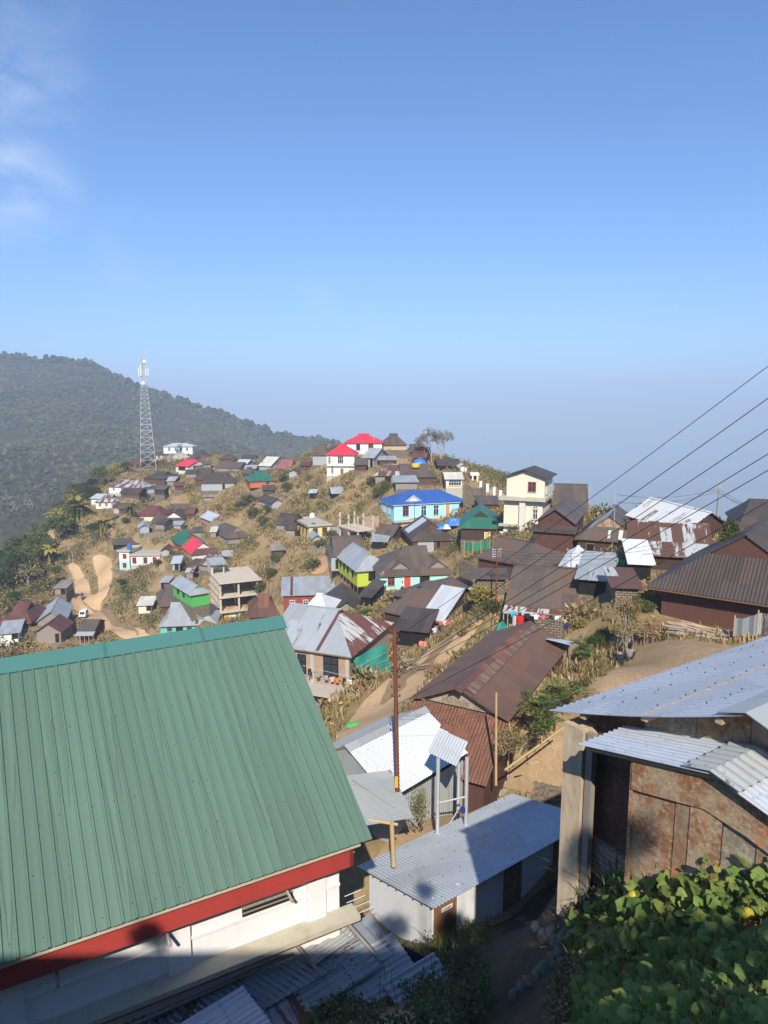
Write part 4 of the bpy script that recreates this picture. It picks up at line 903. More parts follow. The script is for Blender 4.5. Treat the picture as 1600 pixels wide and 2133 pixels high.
for k, (t0, t1) in enumerate(((.02, .95), (2.92, 3.80), (5.3, 6.3))):
    a = Fw+bx*t0-bn*.02-Z*2.15
    q = MB()
    nb = 6
    for i in range(nb): q.obox(a+bx*((t1-t0)*i/nb+.006), bx*((t1-t0)/nb-.012), bn*(-.02-.008*(i % 2)), Z*2.0)
    dd_ = rel(q, 'door', M['wood'], blk)
    q = MB()
    for xx in (t0-.05, t1): q.obox(Fw+bx*xx-bn*.06-Z*2.2, bx*.05, bn*.06, Z*2.1)
    rel(q, 'door_frame', M['hallwhite'], blk)
    if signs[k]:
        s0 = a+bx*(.30)-bn*.045+Z*1.42
        q = MB().obox(s0, bx*.42, bn*-.012, Z*.13); so = rel(q, 'sign', M['frame'], blk)
        text(signs[k], .10, s0+bx*.21-bn*.016+Z*.065, bx, Z, M['black'], blk)
q = MB()
for i in range(9): p = Fc+bv*((i+.3)/9.3)-Z*.07; q.bar(p+bx*.02, p+bx*(bl-.02), .028, .028, 5)
rel(q, 'purlins' if 0 else 'purlin_frame', M['wood'], blk)
# ======== the rusty sheet house at the right
T = PY(1145, 1480, 10.2); dE = (PZ(1600, 1325, T.z)-T).normalized(); wE = Vector((dE.y, -dE.x, 0))
Pr = PY(1557, 1490, 7.64); half = (Pr-T).dot(wE); rsE = Pr.z-T.z; LE = 9.5
rh_ = empty('rusty_house', T+wE*half+dE*LE/2-Z*2.9, 0, 'old house of rusted sheets and a concrete post under a wide zinc roof', 'house', G)
ridge = T+wE*half+Z*rsE
q = MB(); corr(q, T, dE*LE, wE*half+Z*rsE, .15, .016, sag=.05, vseg=6); r0 = rel(q, 'roof', M['bluezinc'], rh_)
q = MB(); nails(q, T, dE*LE, wE*half+Z*rsE, (.12, .33, .55, .75, .95), .42, .02); rel(q, 'roof_nails', M['black'], rh_, r0).location = (0, 0, 0)
q = MB(); corr(q, T+wE*half*2, dE*LE, wE*-half+Z*rsE, .15, .018, vseg=2); rel(q, 'roof', M['zinc'], rh_)
q = MB()
q.slab([ridge-dE*.04+Z*.05, ridge+dE*LE+Z*.05, ridge+dE*LE-wE*.34-Z*.07, ridge-dE*.04-wE*.34-Z*.07], .012)
q.slab([ridge-dE*.04+Z*.05, ridge+dE*LE+Z*.05, ridge+dE*LE+wE*.34-Z*.07, ridge-dE*.04+wE*.34-Z*.07], .012); rel(q, 'ridge_cap', M['zincdull'], rh_)
# gable wall of sheets, from the concrete post to the right
g0 = T+dE*.42+wE*.30-Z*.03
rl = lambda t: rsE*min(t+.30, 2*half-t-.30)/half-.06
cuts = [0, .34, 1.12, 1.5, 1.9, 2.28, 2.62, 3.0, 3.6, 4.4, 5.6]
mts = ['rustplain', 'rustplain', 'greysheet', 'greysheet', 'rustsheet2', 'rustsheet', 'rustsheet2', 'greysheet', 'rustplain', 'rustplain']
for i in range(10):
    a, b_ = cuts[i], cuts[i+1]; off = dE*(-.012 if i % 2 else .0)
    q = MB(); pts = [g0+wE*a-Z*(1.25 if i > 1 else 3.1), g0+wE*b_-Z*(1.25 if i > 1 else 3.1), g0+wE*b_+Z*rl(b_)]
    if a < half-.3 < b_: pts.append(g0+wE*(half-.3)+Z*rl(half-.3))
    pts.append(g0+wE*a+Z*rl(a)); q.poly([p+off for p in pts]); q.poly([p+off+dE*.01 for p in reversed(pts)])
    rel(q, 'wall_sheet', M[mts[i]], rh_)
q = MB(); q.poly([g0-Z*3.1, g0+dE*(LE-.8)-Z*3.1, g0+dE*(LE-.8)-Z*.02, g0-Z*.02]); q.poly([g0+wE*5.6-Z*3.1, g0+wE*5.6+dE*(LE-.8)-Z*3.1, g0+wE*5.6+dE*(LE-.8)-Z*.02, g0+wE*5.6-Z*.02])
q.poly([g0+dE*1.4-Z*3.1, g0+dE*1.4+wE*5.6-Z*3.1, g0+dE*1.4+wE*5.6-Z*.2, g0+dE*1.4-Z*.2]); rel(q, 'back_wall', M['rustplain'], rh_)
q = MB().obox(g0-dE*.34-wE*.06-Z*3.4, wE*.37, dE*.40, Z*3.32); cm = NG('old cement'); f_ = cm.noise(cm.vec('Object', (1, 1, .35)), 6, 9, .78); cm.bump(f_, .5, .03)
M['oldcement'] = cm.done(cm.mix(cm.ramp(f_, .35, .7), (.60, .50, .36), (.34, .26, .18)), .9)
rel(q, 'concrete_post', M['oldcement'], rh_)
q = MB().obox(g0-dE*.30+wE*.345-Z*3.1, wE*.12, dE*.1, Z*3.0); rel(q, 'timber_post', M['greyplank'], rh_)
for i in range(3):
    p = T+dE*(.06)+wE*(.55+1.05*i)+Z*(rsE*(.55+1.05*i)/half-.12); q = MB().obox(p, dE*LE, wE*.09, Z*.085); rel(q, 'rafter', M['palewood'], rh_)
# low plastered brick wall under the sheets
q = MB().obox(g0-dE*.10+wE*.36-Z*3.3, wE*1.15, dE*.1, Z*1.4); rel(q, 'brick_base', M['brickplaster'] if 'brickplaster' in M else M['brick'], rh_)
# the porch with its own small gabled zinc roof
pt = PY(1205, 1550, 8.9); pr = PY(1482, 1612, 7.3)
ph = (pr-pt).dot(wE); prs = pr.z-pt.z; pd = 1.12
q = MB(); corr(q, pt, dE*pd, wE*ph+Z*prs, .105, .018, vseg=3); rel(q, 'porch_roof', M['zinc'], rh_)
q = MB(); corr(q, pt+wE*(2*ph), dE*pd, wE*-ph+Z*prs, .105, .018, vseg=3); rel(q, 'porch_roof', M['zinc'], rh_)
pc = pt+wE*ph+Z*prs
q = MB(); corr(q, pc-dE*.03+wE*-.34-Z*.035, dE*(pd+.03), wE*.34+Z*.085, .16, .02); corr(q, pc-dE*.03+wE*.36-Z*.035, dE*(pd+.03), wE*-.36+Z*.085, .16, .02); rel(q, 'ridge_cap', M['zincdull'], rh_)
w0 = pt+dE*.16
zz = lambda t: prs*min(t, 2*ph-t)/ph-.05
pcs = [.80, 1.42, 1.62, 2.02, 2.42, 2.95, 3.6, 4.3]
pm = ['rustsheet', 'rustsheet2', 'rustsheet', 'greysheet', 'rustsheet2', 'greysheet', 'rustplain']
for i in range(7):
    a, b_ = pcs[i], pcs[i+1]; off = dE*(-.015*(i % 3)); q = MB(); z1 = min(zz(a), zz(b_))-.42
    pts = [w0+wE*a-Z*2.9, w0+wE*b_-Z*2.9, w0+wE*b_+Z*(zz(b_)-.42), w0+wE*a+Z*(zz(a)-.42)]
    q.poly([p+off for p in pts]); q.poly([p+off+dE*.008 for p in reversed(pts)]); rel(q, 'porch_sheet', M[pm[i]], rh_)
q = MB()
for i in range(5):
    a, b_ = .8+i*.5, .8+(i+1)*.5; pts = [w0+wE*a+Z*(zz(a)-.46), w0+wE*b_+Z*(zz(b_)-.46), w0+wE*b_+Z*(zz(b_)-.02), w0+wE*a+Z*(zz(a)-.02)]
    q.poly([p-dE*.05 for p in pts])
rel(q, 'top_sheet', M['rustsheet'], rh_)
q = MB().obox(w0+wE*.76-dE*.03-Z*2.9, wE*.05, dE*.06, Z*3.0); rel(q, 'porch_post', M['rustsheet'], rh_)
q = MB()
for t in (.1, .5, .9): p = pt+dE*pd*t+wE*.05-Z*.07; q.bar(p, p+wE*ph+Z*(prs), .035, .035, 5)
rel(q, 'porch_frame', M['palewood'], rh_)
# ======== the bright zinc hut behind, its lean-to and the loose zinc canopy
H1 = PY(812, 1665, 22.5); H2 = PZ(940, 1585, H1.z); R1 = PY(716, 1556, 24.0); R2_ = PY(885, 1476, 26.9)
hut = empty('zinc_hut', (H1+R2_)/2-Z*3.2, 0, 'hut of corrugated sheets with a dazzling bright zinc roof behind the brown pole', 'hut', G)
hu = ((R2_-R1).normalized()+(H2-H1).normalized()).normalized(); hl = 4.45; hn = Vector((-hu.y, hu.x, 0))
hv = R1-H1; hv = hn*hv.dot(hn)+Z*hv.z+hu*hv.dot(hu)*.6
q = MB(); corr(q, H1, hu*hl, hv, .12, .022, vseg=2); hro = rel(q, 'roof', M['zinc2'] if 'zinc2' in M else M['silver'], hut)
q = MB(); nails(q, H1, hu*hl, hv, (.12, .45, .8), .35, .018); rel(q, 'roof_nails', M['black'], hut, hro).location = (0, 0, 0)
q = MB(); corr(q, H1+hv+hn*hv.dot(hn)-Z*hv.z, hu*hl, -hn*hv.dot(hn)+Z*hv.z, .12, .022); rel(q, 'roof', M['zincdull'], hut)
a = H1+hv; q = MB(); q.slab([a-hu*.05+Z*.06, a+hu*(hl+.05)+Z*.06, a+hu*(hl+.05)-hv.normalized()*.3+Z*.04, a-hu*.05-hv.normalized()*.3+Z*.04], .01)
q.slab([a-hu*.05+Z*.06, a+hu*(hl+.05)+Z*.06, a+hu*(hl+.05)+hn*.25-Z*.1, a-hu*.05+hn*.25-Z*.1], .01); rel(q, 'ridge_cap', M['zincdull'], hut)
c0_ = H1+hu*.12+hn*.15; hw = 2*hv.dot(hn)-.3
q = MB(); corr(q, c0_-Z*2.9, hu*(hl-.24), Z*2.86, .12, .02); corr(q, c0_-Z*2.9, hn*hw, Z*2.86, .12, .02); corr(q, c0_+hu*(hl-.24)-Z*2.9, hn*hw, Z*2.86, .12, .02)
q.poly([c0_-Z*.06, c0_+hn*hw-Z*.06, c0_+hn*hw/2+Z*(hv.z-.1)]); k_ = c0_+hu*(hl-.24); q.poly([k_-Z*.06, k_+hn*hw-Z*.06, k_+hn*hw/2+Z*(hv.z-.1)])
rel(q, 'wall', M['zincdull'], hut)
q = MB().obox(H1+hu*.02+hn*.02-Z*.16, hu*(hl-.04), hn*.05, Z*.11); rel(q, 'fascia_board', M['dark'], hut)
# lean-to between hall and hut
l1, l2, l3 = PY(770, 1718, 19.6), PY(862, 1703, 20.2), PY(735, 1618, 22.8)
lt = empty('lean_to', (l1+l2+l3)/3-Z*2.0, 0, 'low corrugated lean-to on bamboo posts between the green hall and the zinc hut', 'lean-to', G)
q = MB(); a = l1-(l2-l1)*.9; corr(q, a, (l3-l1)*1.05, (l2-l1)*1.9, .12, .02); rel(q, 'roof', M['zincdull'], lt)
q = MB(); q.bar(PY(735, 1630, 22.5)+Z*.06, PY(856, 1712, 20.1)+Z*.06, .04, .03, 6); rel(q, 'roof_pole', M['greyplank'], lt)
q = MB(); q.bar(PY(816, 1712, 19.75), PY(820, 1768, 19.75)-Z*.6, .075, .075, 8); rel(q, 'post', M['bamboo'], lt)
q = MB(); q.bar(PY(768, 1704, 19.9)-Z*.06, PY(829, 1714, 19.7)-Z*.06, .05, .05, 8); rel(q, 'beam', M['bamboo'], lt)
# canopy of loose sheets on pipe posts
k1, k2, k3 = PY(890, 1566, 22.6), PY(950, 1596, 21.6), PY(916, 1518, 23.6)
cn = empty('sheet_canopy', PY(945, 1735, 22.2), 0, 'small zinc sheet canopy standing on tall grey pipe posts', 'canopy', G)
q = MB(); corr(q, k1, k2-k1, k3-k1, .125, .02); rel(q, 'roof', M['silver'], cn)
q = MB(); kk = k3+(k2-k1); q.slab([k3+Z*.04, kk+Z*.04, kk+Z*.12+(k3-k1)*.16, k3+Z*.12+(k3-k1)*.16], .01); rel(q, 'ridge_sheet', M['rust2'], cn)
ps = [(PY(913, 1580, 22.2), 1728), (PY(973, 1578, 22.6), 1700), (PY(956, 1590, 24.0), 1702)]
base = []
for p, yb in ps:
    zb_ = -slope(yb)*p.y-1.3; q = MB().bar((p.x, p.y, p.z), (p.x, p.y, zb_), .07, .07, 8); rel(q, 'post', M['steel'], cn); base.append((p, zb_))
q = MB()
for (i, j, t, t2) in ((0, 1, .42, .42), (0, 1, .75, .80), (1, 2, .55, .55), (0, 2, .8, .55)):
    a, b_ = base[i], base[j]; q.bar((a[0].x, a[0].y, a[0].z+(a[1]-a[0].z)*t), (b_[0].x, b_[0].y, b_[0].z+(b_[1]-b_[0].z)*t2), .035, .035, 6)
rel(q, 'brace_frame', M['steel'], cn)
M['wornstrip'] = roof_mat('worn pale rust strip', (.20, .145, .115), .3, rust=(.14, .08, .055), ramt=.5, pitch=0, sheets=.3, run=6)
# ======== the big brown roofed house on the lane
n1 = PY(1060, 1503, 27); n2 = PZ(1186, 1346, n1.z); n3 = PZ(840, 1466, n1.z)
bh = empty('brown_house', (n2+n3)/2-Z*3, 0, 'broad house with a plain rust brown gable roof beside the dirt lane', 'house', G)
ub = (n2-n1).normalized(); lb_ = (n2-n1).length+.3; vb = Vector((-ub.y, ub.x, 0)); wb = (n3-n1).dot(vb)
apex = (n1+n3)/2; hb = PY(955, 1437, apex.y).z-n1.z
for sgn, o_ in ((1, n1), (-1, n1+vb*wb)):
    q = MB(); nseg = 5
    for i in range(nseg):
        for j in range(4):
            f = lambda i, j: o_+ub*(lb_*i/nseg)+vb*sgn*(wb/2*j/4)+Z*(hb*(j/4)**1.12)
            q.slab([f(i, j), f(i+1, j), f(i+1, j+1), f(i, j+1)], .04)
    rel(q, 'roof', M['rustroof'], bh)
q = MB(); a = apex+Z*hb; 
for sgn in (1, -1): q.slab([a+Z*.05, a+ub*lb_+Z*.05, a+ub*lb_+vb*.28*sgn-Z*.08, a+vb*.28*sgn-Z*.08], .015)
rel(q, 'ridge_cap', M['rust2'], bh)
q = MB(); q.slab([a+ub*.5-vb*.30-Z*.06, a+ub*lb_-vb*.30-Z*.06, a+ub*lb_-vb*.62-Z*.22, a+ub*.5-vb*.72-Z*.26], .008); rel(q, 'worn_strip', M['wornstrip'], bh)
q = MB(); c_ = n1+ub*.35+vb*.3; ww = wb-.6
q.poly([c_-Z*.0, c_+vb*ww, c_+vb*ww/2+Z*(hb-.12)]); rel(q, 'gable', M['greysheet'], bh)
q = MB(); corr(q, c_-ub*2.7-Z*1.75-vb*.2, vb*(ww+.4), ub*2.7+Z*1.7, .15, .02); rel(q, 'skirt_roof', M['rust2'], bh)
q = MB(); P4 = [c_-ub*2.4, c_+ub*(lb_-.7), c_+ub*(lb_-.7)+vb*ww, c_+vb*ww-ub*2.4]
for i in range(4): q.poly([P4[i]-Z*3.8, P4[(i+1) % 4]-Z*3.8, P4[(i+1) % 4]-Z*(1.62 if i in (2, 3) else .03), P4[i]-Z*(1.62 if i in (0, 3) else .03)])
rel(q, 'wall', M['rustwall'], bh)
q = MB()
for t in (.05, .55, 1): q.bar(n1+ub*(lb_*t)+vb*.15-Z*.05, n1+ub*(lb_*t)+vb*.15-Z*2.9, .05, .05, 5)
rel(q, 'post_row' if 0 else 'side_frame', M['palewood'], bh)
z1_ = n2+ub*.2
q = MB(); q.slab([PY(1138, 1331, 35.6), PY(1190, 1344, 34.6), PY(1198, 1338, 35.6), PY(1146, 1326, 37.8)], .02); rel(q, 'loose_sheet', M['silver'], bh)
# ======== loose sheets of the low shed along the hall
sh = empty('tin_shed', PZ(560, 2060, -13.2), 0, 'patchwork of rusty and zinc sheets covering the low shed along the hall', 'shed', G)
def sheet_px(pts, z, mk, name, pitch=.13, tilt=0, flat=False):
    a, b_, c_ = [PZ(x, y, z+dz) for x, y, dz in pts]
    q = MB(); corr(q, a, b_-a, c_-a, pitch, .004 if flat else .022, rag=.05); rel(q, name, M[mk], sh)
sheet_px([(215, 2140, 0), (600, 1938, 0), (330, 2230, -.25)], -12.20, 'oldzinc', 'roof_sheet', .15)
sheet_px([(700, 1893, 0), (800, 2010, -.3), (540, 1978, 0)], -12.30, 'oldzinc', 'roof_sheet', .16)
sheet_px([(692, 1890, .05), (742, 1948, .0), (607, 1945, .05)], -12.20, 'zincdull', 'roof_sheet', .11)
sheet_px([(772, 1902, 0), (830, 1980, -.2), (480, 2080, 0)], -12.50, 'oldzinc', 'roof_sheet', .3, flat=True)
sheet_px([(820, 1940, 0), (880, 2030, -.3), (690, 2010, 0)], -12.60, 'zincdull', 'roof_sheet', .14)
sheet_px([(600, 2020, 0), (720, 2200, -.3), (380, 2120, 0)], -12.45, 'oldzinc', 'roof_sheet', .3, flat=True)
sheet_px([(505, 2052, .1), (590, 2160, -.1), (370, 2135, .1)], -12.05, 'zinc', 'roof_sheet', .12)
sheet_px([(900, 1985, 0), (960, 2060, -.3), (790, 2050, 0)], -12.75, 'zincdull', 'roof_sheet', .16)
for (a, b_) in (((690, 1884), (795, 2004)), ((598, 1944), (672, 2035)), ((275, 2135), (612, 1985))):
    q = MB().bar(PZ(*a, -11.95), PZ(*b_, -12.2), .045, .045, 7); rel(q, 'roof_pole', M['greyplank'], sh)
q = MB().poly([PZ(200, 2150, -12.95), PZ(700, 1900, -12.95), PZ(900, 2000, -13.1), PZ(500, 2300, -13.1)]); rel(q, 'ceiling', M['dark'], sh)
# ======== the brick house with the green tarpaulin
tp = empty('tarpaulin', PY(770, 1380, 44.6), 0, 'green tarpaulin roped over the rusty end of the brick house', 'tarpaulin')
cor = [PY(733, 1372, 44.4), PY(803, 1338, 46.5), PY(816, 1404, 45.6), PY(766, 1431, 43.6)]
q = MB(); nn = 10
def tpf(i, j):
    u, v = i/nn, j/nn; p = cor[0]*(1-u)*(1-v)+cor[1]*u*(1-v)+cor[2]*u*v+cor[3]*(1-u)*v
    return p+Vector((.35, -.8, 0)).normalized()*(.10*math.sin(u*9+v*4)+.06*math.sin(v*15+u*5))
vs = [tpf(i, j) for j in range(nn+1) for i in range(nn+1)]
q.mesh(vs+[p+Vector((-.004, .012, 0)) for p in vs], [(j*(nn+1)+i, j*(nn+1)+i+1, (j+1)*(nn+1)+i+1, (j+1)*(nn+1)+i) for j in range(nn) for i in range(nn)], 0, True)
M['tarp'] = plain('green tarpaulin cloth', (.025, .20, .155), .55, var=.12, scale=2)
rel(q, 'sheet', M['tarp'], tp)
for v in (.28, .5, .72): rel(MB().path([tpf(i, 0)*(1-v)+tpf(i, nn)*v+Vector((.05, -.16, .02)) for i in range(0, nn+1, 2)], .012), 'rope', M['steel'], tp)
# ======== the unfinished concrete frame house
def local(o, yaw):
    c, s = math.cos(yaw), math.sin(yaw); X, Y_ = Vector((c, s, 0)), Vector((-s, c, 0))
    return lambda x, y, z=0: o+X*x+Y_*y+Z*z
A_ = PY(455, 1213.6, 105); B_ = PZ(546, 1206.5, A_.z); yw = math.atan2(B_.y-A_.y, B_.x-A_.x); L_ = (B_-A_).length
yw += R(6)
cf = empty('concrete_frame_house', A_+Z*-7.2, yw, 'unfinished three storey concrete frame house with open floors', 'unfinished house')
raw = NG('raw concrete'); f_ = raw.noise(raw.vec(), 1.5, 8, .7); M['rawc'] = raw.done(raw.mix(raw.ramp(f_, .35, .7), (.58, .51, .41), (.42, .37, .30)), .9)
sto = 2.42; top = 7.2
def cfp(mb, name, mat=None): return mb.build(name, mat or M['rawc'], cf)
for k in range(3):
    z = top-sto*k; w_ = 9.5
    cfp(MB().box((0 if k else -.0, -.25 if k else -.5, z-.22), (L_+(.3 if k == 1 else 0), w_, z)), 'floor_slab')
for x in (.25, L_*.46, L_*.9):
    for y in (.1, 3.1, 6.1, 7.8):
        cfp(MB().box((x-.14, y-.14, -.5), (x+.14, y+.14, top-.23)), 'column')
q = MB()
for k in range(3):
    z = top-sto*k
    for y in (1.2, 2.2, 4.2, 5.2, 7.2, 8.3):
        q.box((.12, y-.4, z-sto+.02), (.26, y+.1, z-.23))
    q.box((.1, .3, z-sto*.72), (.28, 9, z-sto*.6))
cfp(q, 'wall_infill')
cfp(MB().box((L_*.5, 4.2, 0), (L_*.88, 4.4, top-sto*.2-.23)), 'partition', M['brick'])
cfp(MB().box((.4, 6.0, 0), (L_*.45, 6.2, top-.25)), 'partition', M['rawc'])
q = MB().box((.9, .4, 0), (L_*.45, .55, 2.1)); cfp(q, 'ground_wall', M['cream'])
cfp(MB().box((.75, .33, .1), (1.5, .395, 1.9)), 'door', M['yellowdoor'])
for (a, b_, z) in ((.8, L_*.42, top-2*sto), (L_*.5, L_*.86, top-2*sto)): 
    q = MB()
    for i in range(14):
        r_ = random.Random(i); x, y = r_.uniform(a, b_), r_.uniform(.3, 2.5); q.box((x, y, z-.0), (x+r_.uniform(.3, .9), y+r_.uniform(.2, .5), z+r_.uniform(.08, .35)))
    cfp(q, 'rubble', M['redsoil']); bpy.context.view_layer.objects.active = None
q = MB().box((-.1, 5.6, top), (.2, 8.8, top+1.7)); q.box((1.9, 5.6, top), (2.1, 5.9, top+1.9)); q.box((.0, 5.5, top), (.25, 5.75, top+1.9)); cfp(q, 'stair_tower')
cfp(MB().slab([(-.3, 5.0, top+1.75), (2.5, 5.0, top+1.75), (2.5, 8.6, top+2.25), (-.3, 8.6, top+2.25)], .05), 'tin_roof', M['grey'])
# ======== the skeleton of columns in front of the blue house
A_ = PY(703, 1094, 112); B_ = PZ(744, 1106, A_.z); yw = math.atan2(B_.y-A_.y, B_.x-A_.x); L_ = (B_-A_).length
sk = empty('column_skeleton', A_+Z*-2.4, yw, 'bare skeleton of concrete columns on a slab before the sky blue house', 'unfinished house')
MB().box((0, 0, 2.2), (L_, 3.4, 2.4)).build('floor_slab', M['rawc'], sk)
for x in (.3, L_/2, L_-.3):
    for y in (.3, 3.1):
        MB().box((x-.13, y-.13, -1.6), (x+.13, y+.13, 2.19)).build('column', M['rawc'], sk)
        MB().box((x-.13, y-.13, 2.41), (x+.13, y+.13, 4.6)).build('column', M['rawc'], sk)
for y in (.2, 3.0): MB().bar((0, y-.1, 3.9), (L_, y-.1, 3.9), .05, n=5).build('scaffold_pole', M['bamboo'], sk)
q = MB()
for i in range(5): q.bar((L_*.4+.35*i, 3.2, 2.42), (L_*.4+.35*i, 3.2, 3.4), .03, n=4)
q.bar((L_*.4, 3.2, 3.4), (L_*.4+1.5, 3.2, 3.4), .03); q.build('railing', M['bamboo'], sk)
# ======== the cream tower house
A_ = PY(1048, 1125, 84); yw = R(-23)
ct = empty('tower_house', A_, yw, 'narrow cream three storey house with a dark gable roof above the village', 'house')
W4, D4 = 4.75, 6.4
def box(a, b_, name, mk): return MB().box(a, b_).build(name, M[mk], ct)
box((0, 0, -2), (W4, D4, 5.15), 'wall', 'cream')
box((-.55, -.75, 5.15), (W4+.45, D4+1.2, 5.55), 'roof_terrace', 'ledge')
box((.2, .35, 5.55), (W4+.1, D4-.3, 8.0), 'upper_wall', 'cream')
MB().poly([(.2, .36, 8.0), (W4+.1, .36, 8.0), (W4*.5, .36, 8.75)]).poly([(.2, D4-.31, 8.0), (W4+.1, D4-.31, 8.0), (W4*.5, D4-.31, 8.75)]).build('gable', M['cream'], ct)
q = MB().slab([(-.25, -.15, 8.0), (W4*.5, -.15, 8.95), (W4*.5, D4+.2, 8.95), (-.25, D4+.2, 8.0)], .1); q.slab([(W4+.6, -.15, 7.95), (W4*.5, -.15, 8.95), (W4*.5, D4+.2, 8.95), (W4+.6, D4+.2, 7.95)], .1)
q.build('roof', M['darkbrown'], ct)
box((-.5, -.5, 1.85), (1.95, -.005, 2.15), 'ledge', 'ledge'); box((2.75, -.5, 1.75), (W4+.1, -.005, 2.0), 'ledge', 'ledge'); box((-.4, -.3, .95), (1.95, -.006, 1.1), 'ledge', 'whitelow')
box((2.0, -.45, -2), (2.72, -.004, 5.6), 'pilaster', 'whitelow')
for (u, w_, za, zb2, mk) in ((.43, .42, 3.0, 4.1, 'frame'), (.82, .55, 2.9, 4.1, 'frame'), (.43, .42, 4.3, 4.65, 'frame'), (.82, .55, 4.25, 4.6, 'frame'), (.30, 1.1, 1.35, 1.7, 'frame')):
    window(ct, 'f', u, w_/.85, za/5, zb2/5, mk, 'win', dict(L=W4, W=D4, H=5), 0)
window(ct, 'f', .70, 1.1, 6.2/5, 7.4/5, 'rframe', 'win', dict(L=W4, W=D4, H=5), .0)
ct.children[-1].location.y += .35
window(ct, 'r', .25, .8, 5.9/5, 7.3/5, 'whitelow', 'win', dict(L=W4, W=D4, H=5), 0)
ct.children[-1].location.x += .1
q = MB()
for i in range(6): q.bar((W4+.4, 1.6+i*1.0, 5.55), (W4+.4, 1.6+i*1.0, 6.4), .03, n=4)
for z in (5.95, 6.4): q.bar((W4+.4, 1.6, z), (W4+.4, 6.6, z), .03, n=4)
q.build('terrace_rail', M['steel'], ct)
# ======== the house behind the photographer, whose roof shades the foreground (outside the picture)
bk = empty('hill_house', (0, -9, -2.2), 0, 'grey house standing behind the viewpoint on the top of the bank', 'house')
MB().box((-16, -3, -4), (14, 3, 6.1)).build('wall', M['tinwall'], bk)
MB().slab([(-17, 3.6, 6.2), (15, 3.6, 6.2), (15, 0, 7.8), (-17, 0, 7.8)], .08).slab([(-17, -3.6, 6.2), (15, -3.6, 6.2), (15, 0, 7.8), (-17, 0, 7.8)], .08).build('roof', M['grey'], bk)
for x in (-10, -4, 4, 9): MB().box((x, 3.0, 1.2), (x+1.2, 3.04, 2.6)).build('window', M['glass'], bk)
# ---------------------------------------------------------------- plants
RN = random.Random(11)
def leaf(mb, c, d, up, ln, wd, m=0, fold=.15):
    """one leaf: a folded rhombus from c along d"""
    d = d.normalized(); s = d.cross(up)
    s = s.normalized() if s.length > 1e-4 else d.orthogonal().normalized()
    n = s.cross(d)
    p0, p2 = c, c+d*ln-n*ln*.12; a, b_ = c+d*ln*.45+s*wd/2+n*wd*fold, c+d*ln*.45-s*wd/2+n*wd*fold
    k = len(mb.v); mb.v += [p0, a, p2, b_]; mb.f += [(k, k+1, k+2), (k, k+2, k+3)]; mb.m += [m, m]; mb.sm += [False, False]
def rdir(r): 
    while True:
        v = Vector((r.uniform(-1, 1), r.uniform(-1, 1), r.uniform(-1, 1)))
        if .05 < v.length < 1: return v.normalized()
def cloud(mb, c, rad, n, size, r, shell=.5, m=0):
    for _ in range(n):
        d = rdir(r); q = c+Vector((d.x*rad[0], d.y*rad[1], d.z*rad[2]))*(shell+(1-shell)*r.random())
        e = (d+rdir(r)*.9+Vector((0, 0, .1))); s = size*r.uniform(.6, 1.3)
        leaf(mb, q, e, rdir(r), s, s*.6, m)
def crown_mesh(seed, clumps=16, per=46, size=.17, flat=.8, spread=.72):
    r = random.Random(seed); mb = MB()
    for k in range(clumps):
        d = rdir(r); d.z = abs(d.z)*.9-.25; c = Vector((d.x*spread, d.y*spread, d.z*spread*flat))*r.uniform(.55, 1.0)
        s = r.uniform(.28, .46); cloud(mb, c, (s, s, s*.75), per, size, r, .45)
    return mb
def trunk_mesh(seed, h_=1.0):
    r = random.Random(seed); mb = MB(); mb.bar((0, 0, -.3), (.02, .01, h_*.55), .06, .045, 6); 
    for k in range(5):
        a = k*1.3+r.random(); mb.bar((.02, .01, h_*(.35+.05*k)), (math.cos(a)*.4, math.sin(a)*.4, h_*(.8+.08*k)), .03, .012, 5)
    return mb
TREES = {}
def proto(kind, mat, bark, **kw):
    L = []
    for sd in range(4):
        c = crown_mesh(sd*7+hash(kind) % 1 + len(kind), **kw).build('crown', M[mat]); t = trunk_mesh(sd).build('trunk', M[bark])
        L.append((c.data, t.data)); bpy.data.objects.remove(c); bpy.data.objects.remove(t)
    TREES[kind] = L
proto('dark', 'leafdark', 'bark', clumps=20, per=60, size=.15); proto('mid', 'leafmid', 'bark', clumps=18, per=55, size=.15)
proto('thin', 'dryleaf2', 'palebark', clumps=14, per=26, size=.13); proto('shrub', 'scrub', 'bark', clumps=12, per=40, size=.2, flat=.6)
proto('yel', 'leafyel', 'bark', clumps=12, per=36, size=.2)
def tree(kind, x, y, R0, ht, label, name='tree', group=None, z=None):
    i = RN.randrange(4); c, t = TREES[kind][i]; z = hz(x, y) if z is None else z
    e = empty(name, (x, y, z-.1), RN.uniform(0, 6.3), label, 'shrub' if name == 'shrub' else 'tree', group)
    o = bpy.data.objects.new('crown', c); C.collection.objects.link(o); o.parent = e; o.location.z = ht-R0*.55; o.scale = (R0, R0, R0*RN.uniform(.85, 1.15))
    o2 = bpy.data.objects.new('trunk', t); C.collection.objects.link(o2); o2.parent = e; o2.scale = (R0*.9, R0*.9, max(.3, ht-R0*.5)/.9)
    return e
